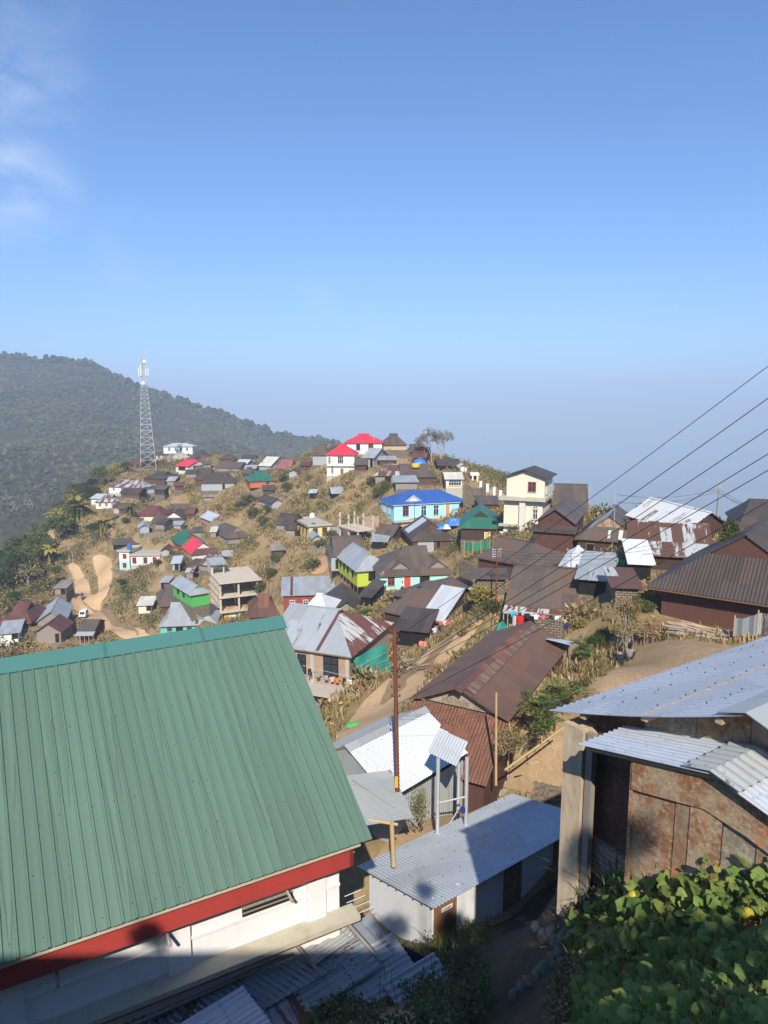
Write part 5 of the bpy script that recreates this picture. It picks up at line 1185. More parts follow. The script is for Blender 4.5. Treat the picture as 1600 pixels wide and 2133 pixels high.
# forest edge on the left: every tree its own thing
FG = 'trees of the forest edge left of the village'
spots = []
for k in range(2500):
    if len(spots) >= 170: break
    px = RN.uniform(-60, 215); py = RN.uniform(985, 1235)
    lim = 985+.0*px if px > 150 else 1005
    if px > 30+ (1235-py)*.75 + 20: continue
    if 86 < px < 120 and 1070 < py < 1150: continue
    p = hit(px, py, 60, 400)
    if p.y > 330 or any((p.x-a)**2+(p.y-b_)**2 < 7 for a, b_ in spots): continue
    spots.append((p.x, p.y))
    kd = RN.choice(['dark', 'mid', 'mid', 'mid', 'thin', 'dark'])
    R0 = RN.uniform(2.2, 4.2); lab = {'dark': 'dark green bushy tree in the forest edge left of the village', 'mid': 'mid green leafy tree in the forest edge left of the village', 'thin': 'thin grey brown half bare tree in the forest edge left of the village'}[kd]
    tree(kd, p.x, p.y, R0, R0*RN.uniform(1.3, 1.9), lab, group=FG)
SG = 'trees and bushes behind the houses near the tower'
for (px, py, R0, kd) in ((168,985,3.2,'dark'),(190,972,3.6,'dark'),(215,978,2.8,'mid'),(240,985,2.6,'yel'),(262,975,2.2,'mid'),(205,1000,3,'dark'),(228,1002,2.4,'thin'),(180,1010,3,'mid'),(150,1012,2.8,'dark'),(165,1030,2.6,'thin'),(140,1030,2.8,'dark'),(128,1050,2.6,'dark')):
    p = hit(px, py+8, 100, 400); tree(kd, p.x, p.y, R0, R0*1.5, {'dark': 'dark tree on the crest between forest and tower', 'mid': 'fresh green tree on the crest between forest and tower', 'thin': 'bare pale tree on the crest between forest and tower', 'yel': 'yellowish tree on the crest between forest and tower'}[kd], group=SG)
SB = 'shrubs scattered between the houses'
for (px, py, R0, kd) in ((190,1105,2.2,'dark'),(205,1100,1.8,'dark'),(262,1088,1.6,'mid'),(255,1218,1.5,'dark'),(262,1232,1.6,'mid'),(330,1175,1.3,'shrub'),(380,1168,1.9,'thin'),(395,1178,1.7,'thin'),(30,1250,1.8,'dark'),(62,1275,1.5,'dark'),(118,1195,2.0,'mid'),(128,1215,1.7,'dark'),
        (530,1075,2.4,'shrub'),(548,1092,2.2,'shrub'),(560,1065,2.0,'mid'),(520,1048,2.2,'shrub'),(500,1060,2.0,'mid'),(480,1065,1.8,'yel'),(455,1060,1.6,'yel'),(600,1020,2.0,'shrub'),(640,1000,2.2,'thin'),(665,1010,2.0,'thin'),(775,1010,1.8,'mid'),(800,1022,2.0,'shrub'),(790,1032,1.8,'mid'),(650,1185,1.8,'shrub'),(668,1140,1.6,'mid'),(690,1120,1.5,'shrub'),(565,1200,1.6,'mid'),(545,1230,1.7,'shrub'),(575,1170,1.5,'mid'),
        (720,1265,1.3,'shrub'),(765,1290,1.2,'mid'),(775,1318,1.1,'yel'),(1010,1260,1.6,'yel'),(1000,1285,1.3,'thin'),(1025,1275,1.2,'mid'),(985,1300,1.2,'thin'),(1205,1308,.75,'yel'),(1170,1145,1.0,'thin'),(1012,1012,.9,'thin'),(455,1245,1.3,'mid'),(395,1015,1.6,'yel'),(345,1020,1.8,'yel'),(560,985,1.6,'thin'),(590,1000,1.8,'shrub'),(1240,1345,.8,'dark'),(1215,1370,.8,'dark'),(1255,1330,.7,'mid'),(1330,1268,.9,'mid'),(1345,1272,.8,'mid')):
    p = hit(px, py+4, 20, 400); tree(kd, p.x, p.y, R0*.85, R0*1.1, {'dark': 'dark green rounded shrub', 'mid': 'fresh green shrub', 'thin': 'thin dry twiggy shrub', 'shrub': 'olive green spreading shrub', 'yel': 'yellow green shrub'}[kd]+' growing between the village houses', 'shrub', SB)
# the evergreen on a roof edge at the right
p = PY(1520, 1135, 44); e = empty('evergreen_tree', p-Z*.6, 0, 'small egg shaped evergreen between the rust and dark roofs', 'tree')
mb = MB(); r = random.Random(3)
for k in range(26):
    t = k/25; rr_ = .75*math.sin(math.pi*min(1, .18+t*.8))**.8; a = k*2.4; cloud(mb, Vector((math.cos(a)*rr_*.55, math.sin(a)*rr_*.55, .5+t*1.5)), (.34, .34, .34), 60, .16, r, .4)
mb.build('crown', M['leafmid'], e); MB().bar((0, 0, -.8), (0, 0, .8), .07, .05).build('trunk', M['bark'], e)
# dry creeper bushes on the right
def creeper(label, px, py, Y, w_, h2, mats, n=1500, size=.13, seed=1, d=.7, dz=-.2):
    p = PY(px, py, Y); e = empty('creeper_bush', p, 0, label, 'bush'); r = random.Random(seed)
    for mk, share in mats:
        mb = MB()
        for k in range(int(22*share)+2):
            c = Vector((r.uniform(-w_, w_)*.7, r.uniform(-d, d)*.6, r.uniform(.05, 1)**.8*h2*.85)); c.x *= 1-.35*c.z/h2
            s = r.uniform(.22, .42)*max(.8, h2*.45); cloud(mb, c, (s, s*.8, s*.9), int(n*share/24), size, r, .3)
        mb.build('foliage', M[mk], e)
    q = MB()
    for k in range(14): a = Vector((r.uniform(-w_, w_)*.5, r.uniform(-.3, .3), dz)); q.bar(a, a+Vector((r.uniform(-.5, .5), r.uniform(-.3, .3), h2*r.uniform(.5, 1))), .02, .01, 4)
    q.build('stems', M['palebark'], e)
creeper('sparse olive creeper bush overgrowing a hut behind the netting', 1366, 1148, 58, 1.7, 2.1, (('dryleaf2', .8), ('scrub', .4)), 1500, .14, 4)
creeper('tall heap of dry and green creeper on a pole beside the stone hut', 1302, 1330, 36.5, .9, 2.4, (('deadleaf', .7), ('leafyel', .35), ('leafmid', .3)), 2200, .12, 5)
creeper('dry tan creeper heap at the end of the bamboo stack', 1352, 1335, 36, .6, 1.3, (('deadleaf', 1),), 1400, .11, 6)
creeper('dead brown maize stalks bunched by the lane, beside the brown gable roof', 905, 1432, 40, .75, 1.5, (('deadleaf', 1),), 1200, .14, 7)
creeper('dry tan weeds along the lane below the washing line', 975, 1330, 50, 1.2, 1.3, (('deadleaf', .6), ('dryleaf2', .6)), 1300, .14, 8)
creeper('leafy potted bush before the zinc hut wall', 872, 1700, 21.9, .35, .85, (('leafmid', .7), ('leafyel', .5)), 900, .07, 9)
creeper('brown weeds on the slope beyond the bamboo pole', 1062, 1560, 26, .9, .9, (('dryleaf2', .8), ('deadleaf', .4)), 1600, .09, 10)
creeper('dry brown thatch of weeds below the two seated people', 1250, 1418, 31.5, .9, .9, (('deadleaf', .6), ('dryleaf2', .6)), 1600, .09, 12)
def frond_plant(label, px, py, Y, n, ln, mat='strapleaf', seed=1, lean=(0, 0), name='strap_leaf_plant', cat='plant', wd=.05, pairs=9):
    p = PY(px, py, Y); p.z = max(p.z, hz(p.x, p.y)-.1) if Y > 12 else p.z
    e = empty(name, p, 0, label, cat); r = random.Random(seed); mb = MB()
    for k in range(n):
        a = r.uniform(0, 6.28); el = r.uniform(.45, 1.2); L = ln*r.uniform(.6, 1.1)
        b0 = Vector((r.uniform(-.5, .5)*ln*.6, r.uniform(-.4, .4)*ln*.6, 0)); d = Vector((math.cos(a)*math.cos(el)+lean[0], math.sin(a)*math.cos(el)+lean[1], math.sin(el))).normalized()
        pts = []
        for i in range(pairs+1):
            t = i/pairs; pts.append(b0+d*L*t+Vector((0, 0, -.45*L*t*t)))
        for i in range(2, pairs+1):
            t = (pts[i]-pts[i-1]).normalized()
            for sg in (1, -1):
                sd = t.cross(Vector((0, 0, 1))).normalized()*sg
                leaf(mb, pts[i-1], t*.75+sd*.8+Vector((0, 0, .15)), Vector((0, 0, 1)), L*.30*(1.1-.5*i/pairs), wd*L, 0, .1)
    mb.build('fronds', M[mat], e); return e
fg_ = 'strap leaved plants on the bank'
for k, (px, py, Y, n, ln, lab) in enumerate(((1125,1505,27.5,15,1.5,'lush strap leaved clump nearest the rusty house roof'),(1160,1460,29,16,1.6,'large strap leaved clump on the bank behind the brown gable roof'),(1195,1440,29.5,12,1.3,'yellowing strap leaved clump at the top of the bank'),(1110,1470,28.5,12,1.4,'strap leaved clump tight against the brown gable roof'),(1230,1368,33,10,1.1,'dark strap leaved clump below the seated people'),(1210,1345,35,9,1.0,'dark palm like clump beside the footpath'),(1140,1520,26.5,10,1.2,'low strap leaved clump at the foot of the bank'))):
    frond_plant(lab, px, py, Y, n, ln, 'strapleaf', k+3)
def banana(label, px, py, Y=None, s=1.0, mat='leafyel', seed=0):
    p = hit(px, py, 40, 400); e = empty('banana_plant', p, 0, label, 'banana plant'); r = random.Random(seed); mb = MB(); st = MB()
    for k in range(r.randint(2, 3)):
        o = Vector((r.uniform(-.8, .8), r.uniform(-.6, .6), 0))*s; hh = r.uniform(1.3, 1.9)*s; st.bar(o-Z*.3, o+Z*hh, .13*s, .09*s, 6)
        for i in range(9):
            a = i*2.4+r.random(); el = r.uniform(.35, 1.15); L = r.uniform(1.4, 2.1)*s; d = Vector((math.cos(a)*math.cos(el), math.sin(a)*math.cos(el), math.sin(el))); sd = d.cross(Z).normalized()
            prev = None
            for j in range(6):
                t = j/5; c = o+Z*hh+d*L*t-Z*.55*L*t*t; wv = .24*s*math.sin(math.pi*(.12+.83*t)); cur = (c+sd*wv-Z*.06, c, c-sd*wv-Z*.06)
                if prev: mb.poly([prev[0], prev[1], cur[1], cur[0]]); mb.poly([prev[1], prev[2], cur[2], cur[1]])
                prev = cur
    mb.build('leaves', M[mat], e); st.build('stem', M['leafyel'], e)
for k, (px, py, s, mt, lab) in enumerate(((150,1075,2.6,'leafyel','tall yellow banana clump, uppermost of the left slope'),(165,1085,2.5,'leafyel','tall yellow banana clump beside the uppermost one'),(130,1100,2.4,'leafyel','yellow banana clump above the bend of the upper track'),(212,1118,1.9,'leafyel','banana plant next to the dark round shrubs'),(108,1180,2.1,'leafyel','banana clump left of the light pole on the road'),(268,1072,.9,'leafmid','small green banana left of the big maroon roof'),(28,1268,1.1,'leafmid','ragged banana at the left edge of the dry terrace'),(8,1222,1.3,'leafyel','banana clump at the left edge among forest trees'))):
    banana(lab, px, py, None, s, mt, k)
M['greyleaf'] = leaf_mat('grey brown leaves', (.085, .08, .05), (.14, .12, .085), (.2, .17, .12), .3, .1)
# the half bare tree on the hilltop
p = hit(905, 968, 100, 200); p = PY(907, 966, 147); e = empty('bare_tree', p, 0, 'tall half bare grey tree on the hilltop beside the flag', 'tree')
bt = MB(); lv = MB(); r = random.Random(21)
def grow(a, d, L, rad, dep):
    q_ = a+d*L; bt.bar(a, q_, rad, rad*.68, 6 if dep > 3 else 4)
    if dep == 0:
        if r.random() < .8: cloud(lv, q_, (.5, .5, .42), 16, .19, r, .2)
        return
    for k in range(3 if dep > 1 else 2):
        nd = (d+rdir(r)*(.78 if dep < 5 else .5)+Vector((0, 0, .12))).normalized(); grow(q_, nd, L*r.uniform(.66, .86), rad*.64, dep-1)
grow(Vector((-.8, 0, -.8)), Vector((-.04, 0, 1)), 2.3, .19, 5); grow(Vector((1.0, .3, -.8)), Vector((.07, 0, 1)), 2.2, .2, 5)
bt.build('trunk', M['palebark'], e); lv.build('crown', M['greyleaf'], e)
# ---------------------------------------------------------------- ground cover that nobody could count
SH = [(np.array(P2)) for P2 in SHEETS]; SHB = [(q[:, 0].min(), q[:, 0].max(), q[:, 1].min(), q[:, 1].max()) for q in SH]
NEAR = []                                     # keep-out discs round the near buildings
for a, b_, w_ in ((Er-ex*Lh+en*wdt, Er+en*wdt, wdt+.3), (Fc+bn*1.9, Fc+bx*bl+bn*1.9, 2.4), (n1+vb*wb/2-ub*2, n1+ub*lb_+vb*wb/2, wb/2+.2), (H1+hn*1.5, H1+hu*hl+hn*1.5, 2.1), (T+wE*half, T+wE*half+dE*LE, half+.3), (l1, l3, 1.8)):
    NEAR.append((Vector((a.x, a.y)), Vector((b_.x, b_.y)), w_))
def free(x, y, pad=.2, sp_=.3):
    for (px, py, c, s, L, W) in FOOT:
        dx, dy = x-px, y-py; a, b_ = c*dx+s*dy, -s*dx+c*dy
        if -pad < a < L+pad and -pad-1.6*sp_ < b_ < W+pad: return False
    for P2, B2 in zip(SHEETS, SHB):
        if B2[0]-2 < x < B2[1]+2 and B2[2]-3 < y < B2[3]+2 and (inside(P2, x, y) or inside(P2, x*(1+.5/max(y, 20)), y+.5) or inside(P2, x+sp_, y) or inside(P2, x-sp_, y) or inside(P2, x*(1+2*sp_/max(y, 20)), y+2*sp_) or inside(P2, x, y-sp_)): return False
    p = Vector((x, y))
    for a, b_, w_ in NEAR:
        t = max(0, min(1, (p-a).dot(b_-a)/(b_-a).length_squared))
        if (p-a-(b_-a)*t).length < w_: return False
    return True
def stuff(name, mat, v, f):
    me = bpy.data.meshes.new(name); me.from_pydata(v, [], f); me.materials.append(M[mat])
    o = bpy.data.objects.new(name, me); C.collection.objects.link(o); props(o, kind='stuff'); return o
def place(n, y0, y1, fn, seed, half=33, sp_=.3):
    r = random.Random(seed); P = []
    while len(P) < n:
        y = math.sqrt(r.uniform(y0*y0, y1*y1)) if r.random() < .45 else r.uniform(y0, y1); x = y*math.tan(R(half))*r.uniform(-1, 1)
        if y < 27 and x < 2: continue
        if x > 30+y*.15: continue
        k = fn(x, y)
        if r.random() < k and free(x, y, .2, sp_): P.append((x, y))
    zz_ = HZ([p[0] for p in P], [p[1] for p in P]); return [(p[0], p[1], float(z), r) for p, z in zip(P, zz_)]
nz_ = lambda x, y, s, o=0: noise.noise(Vector((x*s, y*s, o)))
def tufts(name, mat, n, y0, y1, fn, seed, hgt, nb=6):
    v, f = [], []
    for x, y, z, r in place(n, y0, y1, fn, seed):
        k0 = .75+.5*r.random(); big = 1+min(.8, y/220)
        for b_ in range(nb):
            a = r.uniform(0, 6.28); L = hgt*k0*r.uniform(.6, 1.2)*(1+.25*big); w_ = .036*big*r.uniform(.7, 1.4); bx_, by_ = x+r.uniform(-.3, .3)*big, y+r.uniform(-.3, .3)*big
            ln = r.uniform(.15, .6)*L; dx, dy = math.cos(a), math.sin(a); i = len(v)
            v += [(bx_-dy*w_, by_+dx*w_, z-.08), (bx_+dy*w_, by_-dx*w_, z-.08), (bx_+dx*ln*.4+dy*w_*.8, by_+dy*ln*.4-dx*w_*.8, z+L*.6), (bx_+dx*ln*.4-dy*w_*.8, by_+dy*ln*.4+dx*w_*.8, z+L*.6), (bx_+dx*ln, by_+dy*ln, z+L*.85)]
            f += [(i, i+1, i+2, i+3), (i+3, i+2, i+4)]
    return stuff(name, mat, v, f)
def clumps(name, mat, n, y0, y1, fn, seed, s0, s1, leafn, lsize):
    mb = MB()
    for x, y, z, r in place(n, y0, y1, fn, seed, 33, s1):
        s = r.uniform(s0, s1); cloud(mb, Vector((x, y, z+s*.35)), (s, s, s*.75), leafn, lsize*(.7+s*.4), r, .35)
    return stuff(name, mat, [tuple(q) for q in mb.v], mb.f)
tufts('dry_grass', 'dryleaf', 24000, 26, 235, lambda x, y: .25+.9*max(0, nz_(x, y, .09)+.25), 1, .38)
tufts('dry_grass', 'dryleaf2', 15000, 26, 235, lambda x, y: .2+1.0*max(0, nz_(x, y, .07, 5)+.1), 2, .36)
clumps('undergrowth', 'dryleaf2', 2600, 40, 235, lambda x, y: max(0, nz_(x, y, .05, 2)*2+.35), 3, .5, 1.25, 34, .34)
clumps('undergrowth', 'scrub', 1900, 40, 240, lambda x, y: max(0, nz_(x, y, .045, 8)*2.4+.25), 4, .5, 1.35, 38, .32)
clumps('undergrowth', 'dryleaf', 3600, 40, 235, lambda x, y: max(0, nz_(x, y, .06, 11)*2.2+.3), 5, .45, 1.1, 32, .34)
clumps('undergrowth', 'leafmid', 650, 60, 230, lambda x, y: max(0, nz_(x, y, .06, 17)*2.6-.1), 7, .6, 1.6, 60, .3)
clumps('undergrowth', 'leafdark', 420, 70, 330, lambda x, y: 1.0 if x < -46-.12*(y-100) else .02, 6, .9, 2.2, 60, .42)
M['drock'] = ground_mat('dark rock', ((.17, .14, .11), (.12, .10, .08), (.22, .19, .15)), 1.5)
# litter and small stones near the camera
def pebbles(name, n, pix, mat, seed, s=(.015, .05)):
    r = random.Random(seed); mb = MB(); xs = [q[0] for q in pix]; ys = [q[1] for q in pix]; k = 0
    while k < n:
        px, py = r.uniform(min(xs), max(xs)), r.uniform(min(ys), max(ys))
        if not inside(pix, px, py): continue
        p = hit(px, py, 3, 60); k += 1; a = r.uniform(*s)
        vs = [p+Vector((math.cos(t)*a*r.uniform(.7, 1.3), math.sin(t)*a*r.uniform(.7, 1.3), a*.1)) for t in (0, 1.3, 2.6, 3.9, 5.1)]+[p+Vector((0, 0, a*r.uniform(.5, .9)))]
        mb.mesh(vs, [(i, (i+1) % 5, 5) for i in range(5)])
    o = mb.build(name, M[mat]); props(o, kind='stuff')
pebbles('gravel', 260, [(1040,1960),(1110,1880),(1180,1820),(1195,1880),(1150,1960),(1150,2120),(1030,2120)], 'drock', 1, (.01, .03))
pebbles('gravel', 150, [(1040,1640),(1110,1560),(1190,1500),(1200,1640)], 'palewood', 2, (.03, .08))
# ---------------------------------------------------------------- wooded mountain on the left
rid = [(-700,790,1150),(-300,757,1060),(0,741,980),(70,748,970),(150,752,950),(210,768,930),(300,812,890),(400,842,860),(480,870,830),(560,902,790),(640,918,750),(720,934,720),(860,980,690),(1000,1040,660)]
low = [(-700,1260,300),(-300,1220,300),(0,1180,300),(70,1160,310),(150,1125,322),(210,1090,340),(300,1050,370),(400,1020,415),(480,1012,430),(560,1008,445),(640,1004,460),(720,1002,470),(860,1010,480),(1000,1060,480)]
RP = [PY(*q) for q in rid]; LP = [PY(*q) for q in low]
def mtn(t, w_):
    t = min(max(t, 0), len(RP)-1.0001); i = int(t); f = t-i; a = RP[i].lerp(RP[i+1], f); b_ = LP[i].lerp(LP[i+1], f)
    if w_ <= 1: p = b_.lerp(a, w_); p.z -= 22*math.sin(math.pi*w_)*.6
    else: p = a+Vector((a.x*.2-30, 160, 0))*(w_-1)-Z*230*(w_-1)
    k = math.sin(math.pi*min(max(w_, 0), 1))
    p.z += k*(16*noise.noise(Vector((p.x*.006, p.y*.006, 1)))+9*noise.noise(Vector((p.x*.016, p.y*.012, 4)))-7*abs(noise.noise(Vector((p.x*.013+3, p.y*.006, 7)))))
    if w_ < 0: p.z += w_*160
    return p
ts = np.linspace(0, len(RP)-1.001, 150); wss = np.concatenate([[-.6], np.linspace(0, 1, 70), [1.12, 1.3, 1.7, 2.2]])
G3 = [[mtn(t, w_) for w_ in wss] for t in ts]
M['forestfloor'] = ground_mat('forest floor', ((.045, .05, .022), (.075, .065, .03), (.10, .075, .04)), .012)
grid_mesh('hills', np.array([[p.x for p in q] for q in G3]), np.array([[p.y for p in q] for q in G3]), np.array([[p.z for p in q] for q in G3]), M['forestfloor'])
M['far1'] = leaf_mat('far tree crowns', (.028, .042, .018), (.062, .06, .028), (.085, .075, .04), .018, .0)
def far_crowns(name, n, seed, wl, wh, s0, s1):
    r = random.Random(seed); vs, fs = [], []
    for k in range(n):
        t = r.uniform(.6, len(RP)-1.1); w_ = r.uniform(wl, wh); p = mtn(t, w_)
        if noise.noise(Vector((p.x*.02, p.y*.02, 3))) < -.40: continue
        s = r.uniform(s0, s1); h_ = s*r.uniform(.9, 1.9); i = len(vs); nn = 6
        for lv_, (rr_, zz_) in enumerate(((.55, .05), (1.0, .45), (.62, .85))):
            for q in range(nn):
                a = 2*math.pi*q/nn+lv_*.5; e_ = rr_*s*r.uniform(.65, 1.25); vs.append((p.x+math.cos(a)*e_, p.y+math.sin(a)*e_, p.z-.6+h_*zz_*r.uniform(.85, 1.15)))
        vs.append((p.x+r.uniform(-.3, .3)*s, p.y, p.z-.6+h_*1.1))
        for lv_ in range(2):
            for q in range(nn):
                a, b_ = i+lv_*nn+q, i+lv_*nn+(q+1) % nn; fs += [(a, b_, b_+nn), (a, b_+nn, a+nn)]
        for q in range(nn): fs.append((i+2*nn+q, i+2*nn+(q+1) % nn, i+3*nn))
    me = bpy.data.meshes.new(name); me.from_pydata(vs, [], fs); me.materials.append(M['far1']); o = bpy.data.objects.new(name, me); C.collection.objects.link(o); props(o, kind='stuff')
far_crowns('forest', 13500, 1, 0.1, 1.0, 1.1, 2.6); far_crowns('forest', 420, 2, .97, 1.02, 2.5, 5.5); r = random.Random(31); mb = MB()
for k in range(1500):
    p = mtn(r.uniform(.8, 5.2), r.uniform(0, .30)**1.0); s = r.uniform(1.2, 2.6); cloud(mb, p+Z*s*.6, (s, s, s*.8), 34, .8, r, .4)
me = bpy.data.meshes.new('forest'); me.from_pydata([tuple(q) for q in mb.v], [], mb.f); me.materials.append(M['far1']); props(bpy.data.objects.new('forest', me), kind='stuff'); C.collection.objects.link(bpy.data.objects['forest.002'] if 'forest.002' in bpy.data.objects else bpy.data.objects[-1])
# ---------------------------------------------------------------- lattice tower
p0 = PY(309, 977, 212); hT = PY(297, 733, 212).z-p0.z
tw = empty('lattice_tower', p0, R(20), 'tall grey lattice phone mast with white antennas above the village', 'mast')
wb0, wt0 = 2.35, .55; half_ = lambda z: wb0+(wt0-wb0)*min(z/(hT*.88), 1)
lg = [(1, 1), (-1, 1), (-1, -1), (1, -1)]
for a, b_ in lg:
    q = MB(); zs = np.linspace(-1.5, hT, 14)
    for z0, z1 in zip(zs[:-1], zs[1:]): q.bar((a*half_(z0), b_*half_(z0), z0), (a*half_(z1), b_*half_(z1), z1), .08, .07, 4)
    q.build('leg', M['steel'], tw)
q = MB(); z = 0.0
while z < hT-1:
    st = max(1.0, half_(z)*1.15); z2 = min(z+st, hT)
    for k in range(4):
        (a, b_), (c_, d_) = lg[k], lg[(k+1) % 4]; h0, h1 = half_(z), half_(z2)
        q.bar((a*h0, b_*h0, z), (c_*h1, d_*h1, z2), .04, n=4); q.bar((c_*h0, d_*h0, z), (a*h1, b_*h1, z2), .04, n=4); q.bar((a*h0, b_*h0, z), (c_*h0, d_*h0, z), .05, n=4)
    z = z2
q.build('bracing', M['steel'], tw)
for k in range(6):
    a = k*math.pi/3; q = MB().box((-.16, -.1, 0), (.16, .1, 2.3)); o = q.build('antenna', M['frame'], tw); o.location = (math.cos(a)*1.35, math.sin(a)*1.35, hT*.80); o.rotation_euler.z = a+R(90)
for k, (zz_, a) in enumerate(((.92, 5.2), (.74, 4.4), (.88, 2.2))):
    q = MB().bar((0, 0, 0), (0, -.25, 0), .48, .5, 12); o = q.build('dish', M['frame'], tw); o.location = (math.cos(a)*.85, math.sin(a)*.85, hT*zz_)
# ---------------------------------------------------------------- poles and wires
def pole(label, px, py, ptop, Y, r0, mk, lean=0, arms=0, name='utility_pole', cat='pole', group=None):
    a = PY(px, py, Y); a.z = min(a.z, hz(a.x, a.y)) if Y > 30 else a.z
    top = PY(px+lean, ptop, Y); e = empty(name, a, 0, label, cat, group); b_ = top-a
    MB().bar((0, 0, -.6), b_, r0, r0*.75, 8).build('shaft', M[mk], e)
    for k in range(arms):
        t = 1-.02-k*.035; c = b_*t; q = MB().bar(c+Vector((-.32, 0, 0)), c+Vector((.32, .05, 0)), .025, n=5)
        for s in (-.3, .3): q.bar(c+Vector((s, 0, 0)), c+Vector((s, 0, .12)), .035, .025, 6)
        q.build('insulator_arm', M['steel'], e)
    return e, top
_, ptop = pole('rusty brown utility pole standing before the bright zinc hut', 829, 1672, 1308, 21.9, .085, 'polewood', -7, 0)
bp = PY(829, 1672, 21.9); pv_ = ptop-bp
for k in range(8):
    c = bp+pv_*(.98-.052*k); q = MB().bar(Vector((-.16, 0, 0)), Vector((.16, .02, 0)), .016, n=5).bar(Vector((.13, 0, 0)), Vector((.13, 0, .09)), .035, .03, 6).bar(Vector((-.14, 0, 0)), Vector((-.14, 0, .09)), .035, .03, 6)
    o = q.build('insulator', M['polewood'], _); o.location = c-bp
M['warn'] = plain('yellow plate', (.85, .45, .02), .5, var=.08)
c = PY(826, 1629, 21.78); q = MB().box((-.05, -.01, -.2), (.05, .01, .2)).build('warning_plate', M['warn'], _); q.location = c-bp
for k in range(5): MB().box((-.03, -.004, -.008), (.03, 0, .008)).build('warning_mark', M['rframe'], q).location = (0, -.012, -.14+.07*k)
pole('dark slim pole at the end of the low brown roof along the stone wall', 1035, 1240, 1142, 50, .06, 'polewood', 0, 4)
pole('grey steel lamp pole beside the white zinc hut', 1190, 1222, 1144, 50.5, .06, 'steel', 0, 1)
pole('short dark pole before the long brown timber hall', 1112, 1203, 1176, 52, .05, 'polewood', 0, 2)
pole('tall lone pole on the skyline at the right', 1494, 1090, 1010, 75, .10, 'palebark', 3, 4)
pole('dark pole on the ridge path, left of two', 967, 1000, 955, 130, .07, 'polewood', 0, 3)
pole('dark pole on the ridge path, right of two', 977, 1015, 952, 127, .07, 'polewood', 0, 1)
pole('slim dark pole in front of the sky blue house', 864, 1092, 1046, 106, .06, 'polewood', 0, 0)
pole('thin dark pole on the scrub slope above the red house', 560, 1248, 1170, 102, .06, 'polewood', 0, 0)
pole('pale thin pole at the fork of the dirt road', 151, 1204, 1153, 140, .06, 'steel', 0, 0)
pole('pale pole beside the white van', 182, 1296, 1234, 122, .06, 'steel', 0, 1)
pole('dark pole rising from the saddle roofs, left of two', 470, 950, 928, 212, .10, 'polewood', 0, 0)
pole('dark pole rising from the saddle roofs, right of two', 546, 958, 937, 200, .09, 'polewood', 0, 0)
pole('slim mast on the higher red roof', 779, 915, 888, 153, .07, 'steel', 0, 0, 'mast', 'mast')
pole('thin pole in front of the lower red roofed house', 693, 1008, 970, 139, .05, 'polewood', 0, 0)
pole('bare upright bamboo pole on the edge of the shaded terrace', 1034, 1606, 1443, 25.2, .055, 'bamboo', 0, 0, 'bamboo_pole', 'bamboo pole')
pole('bamboo upright beside the mint house stairs', 779, 1300, 1243, 84, .05, 'bamboo', 0, 0, 'bamboo_pole', 'bamboo pole')
pole('bamboo stake under the slanted lean-to', 786, 1290, 1222, 88, .05, 'bamboo', 0, 0, 'bamboo_pole', 'bamboo pole')
pole('wooden fence stake in the washing yard', 1058, 1300, 1268, 45.5, .05, 'palewood', 0, 0, 'stake', 'stake')
pole('thin mast on the silver and cream panelled roof', 1282, 1056, 1021, 66, .03, 'steel', 0, 0, 'mast', 'mast')
pole('thin mast behind the maroon plank house', 1230, 1050, 1011, 80, .035, 'steel', 0, 0, 'mast', 'mast')
def wire(label, a, b_, r0, sag, group='cables strung from the brown pole'):
    q = MB(); n_ = 26; pts = [a.lerp(b_, k/n_)-Z*(sag*4*(k/n_)*(1-k/n_)) for k in range(n_+1)]
    q.path(pts, r0, 5); o = q.build('cable', M['black']); props(o, label, 'cable', group)
for k, (yp, y1, ynm) in enumerate(((1330, 758, 'topmost'), (1368, 825, 'second from the top'), (1400, 889, 'third from the top'), (1402, 941, 'fourth from the top'), (1412, 975, 'fifth from the top'), (1470, 1040, 'lowest'))):
    a = PY(823, yp, 21.9); sl = (y1-yp)/(1600-823); b_ = PY(1830, y1+230*sl, 13.0)
    wire(f'black cable from brown pole to right edge, {ynm}', a, b_, .0095 if k else .008, .10)
tA = PY(1497, 1018, 75)
for k, (px, py, Y) in enumerate(((1285, 1030, 66), (1285, 1046, 66), (1660, 1065, 60), (1660, 1078, 60), (1660, 1092, 60))):
    wire('thin grey line from the lone skyline pole down to a roof', tA-Z*.25*(k % 3), PY(px, py, Y), .018, .6, 'thin lines of the lone skyline pole')
tB = PY(1035, 1147, 50)
for k in range(4): wire('thin line from the dark slim pole to the short pole before the timber hall', tB-Z*.18*k, PY(1112, 1181+2*k, 52), .012, .25, 'thin lines over the timber hall')
for k in range(3): wire('thin line from the dark slim pole across to the huge dark roof', tB-Z*.2*k, PY(1400, 1128+9*k, 47), .012, .5, 'thin lines above the white zinc hut')
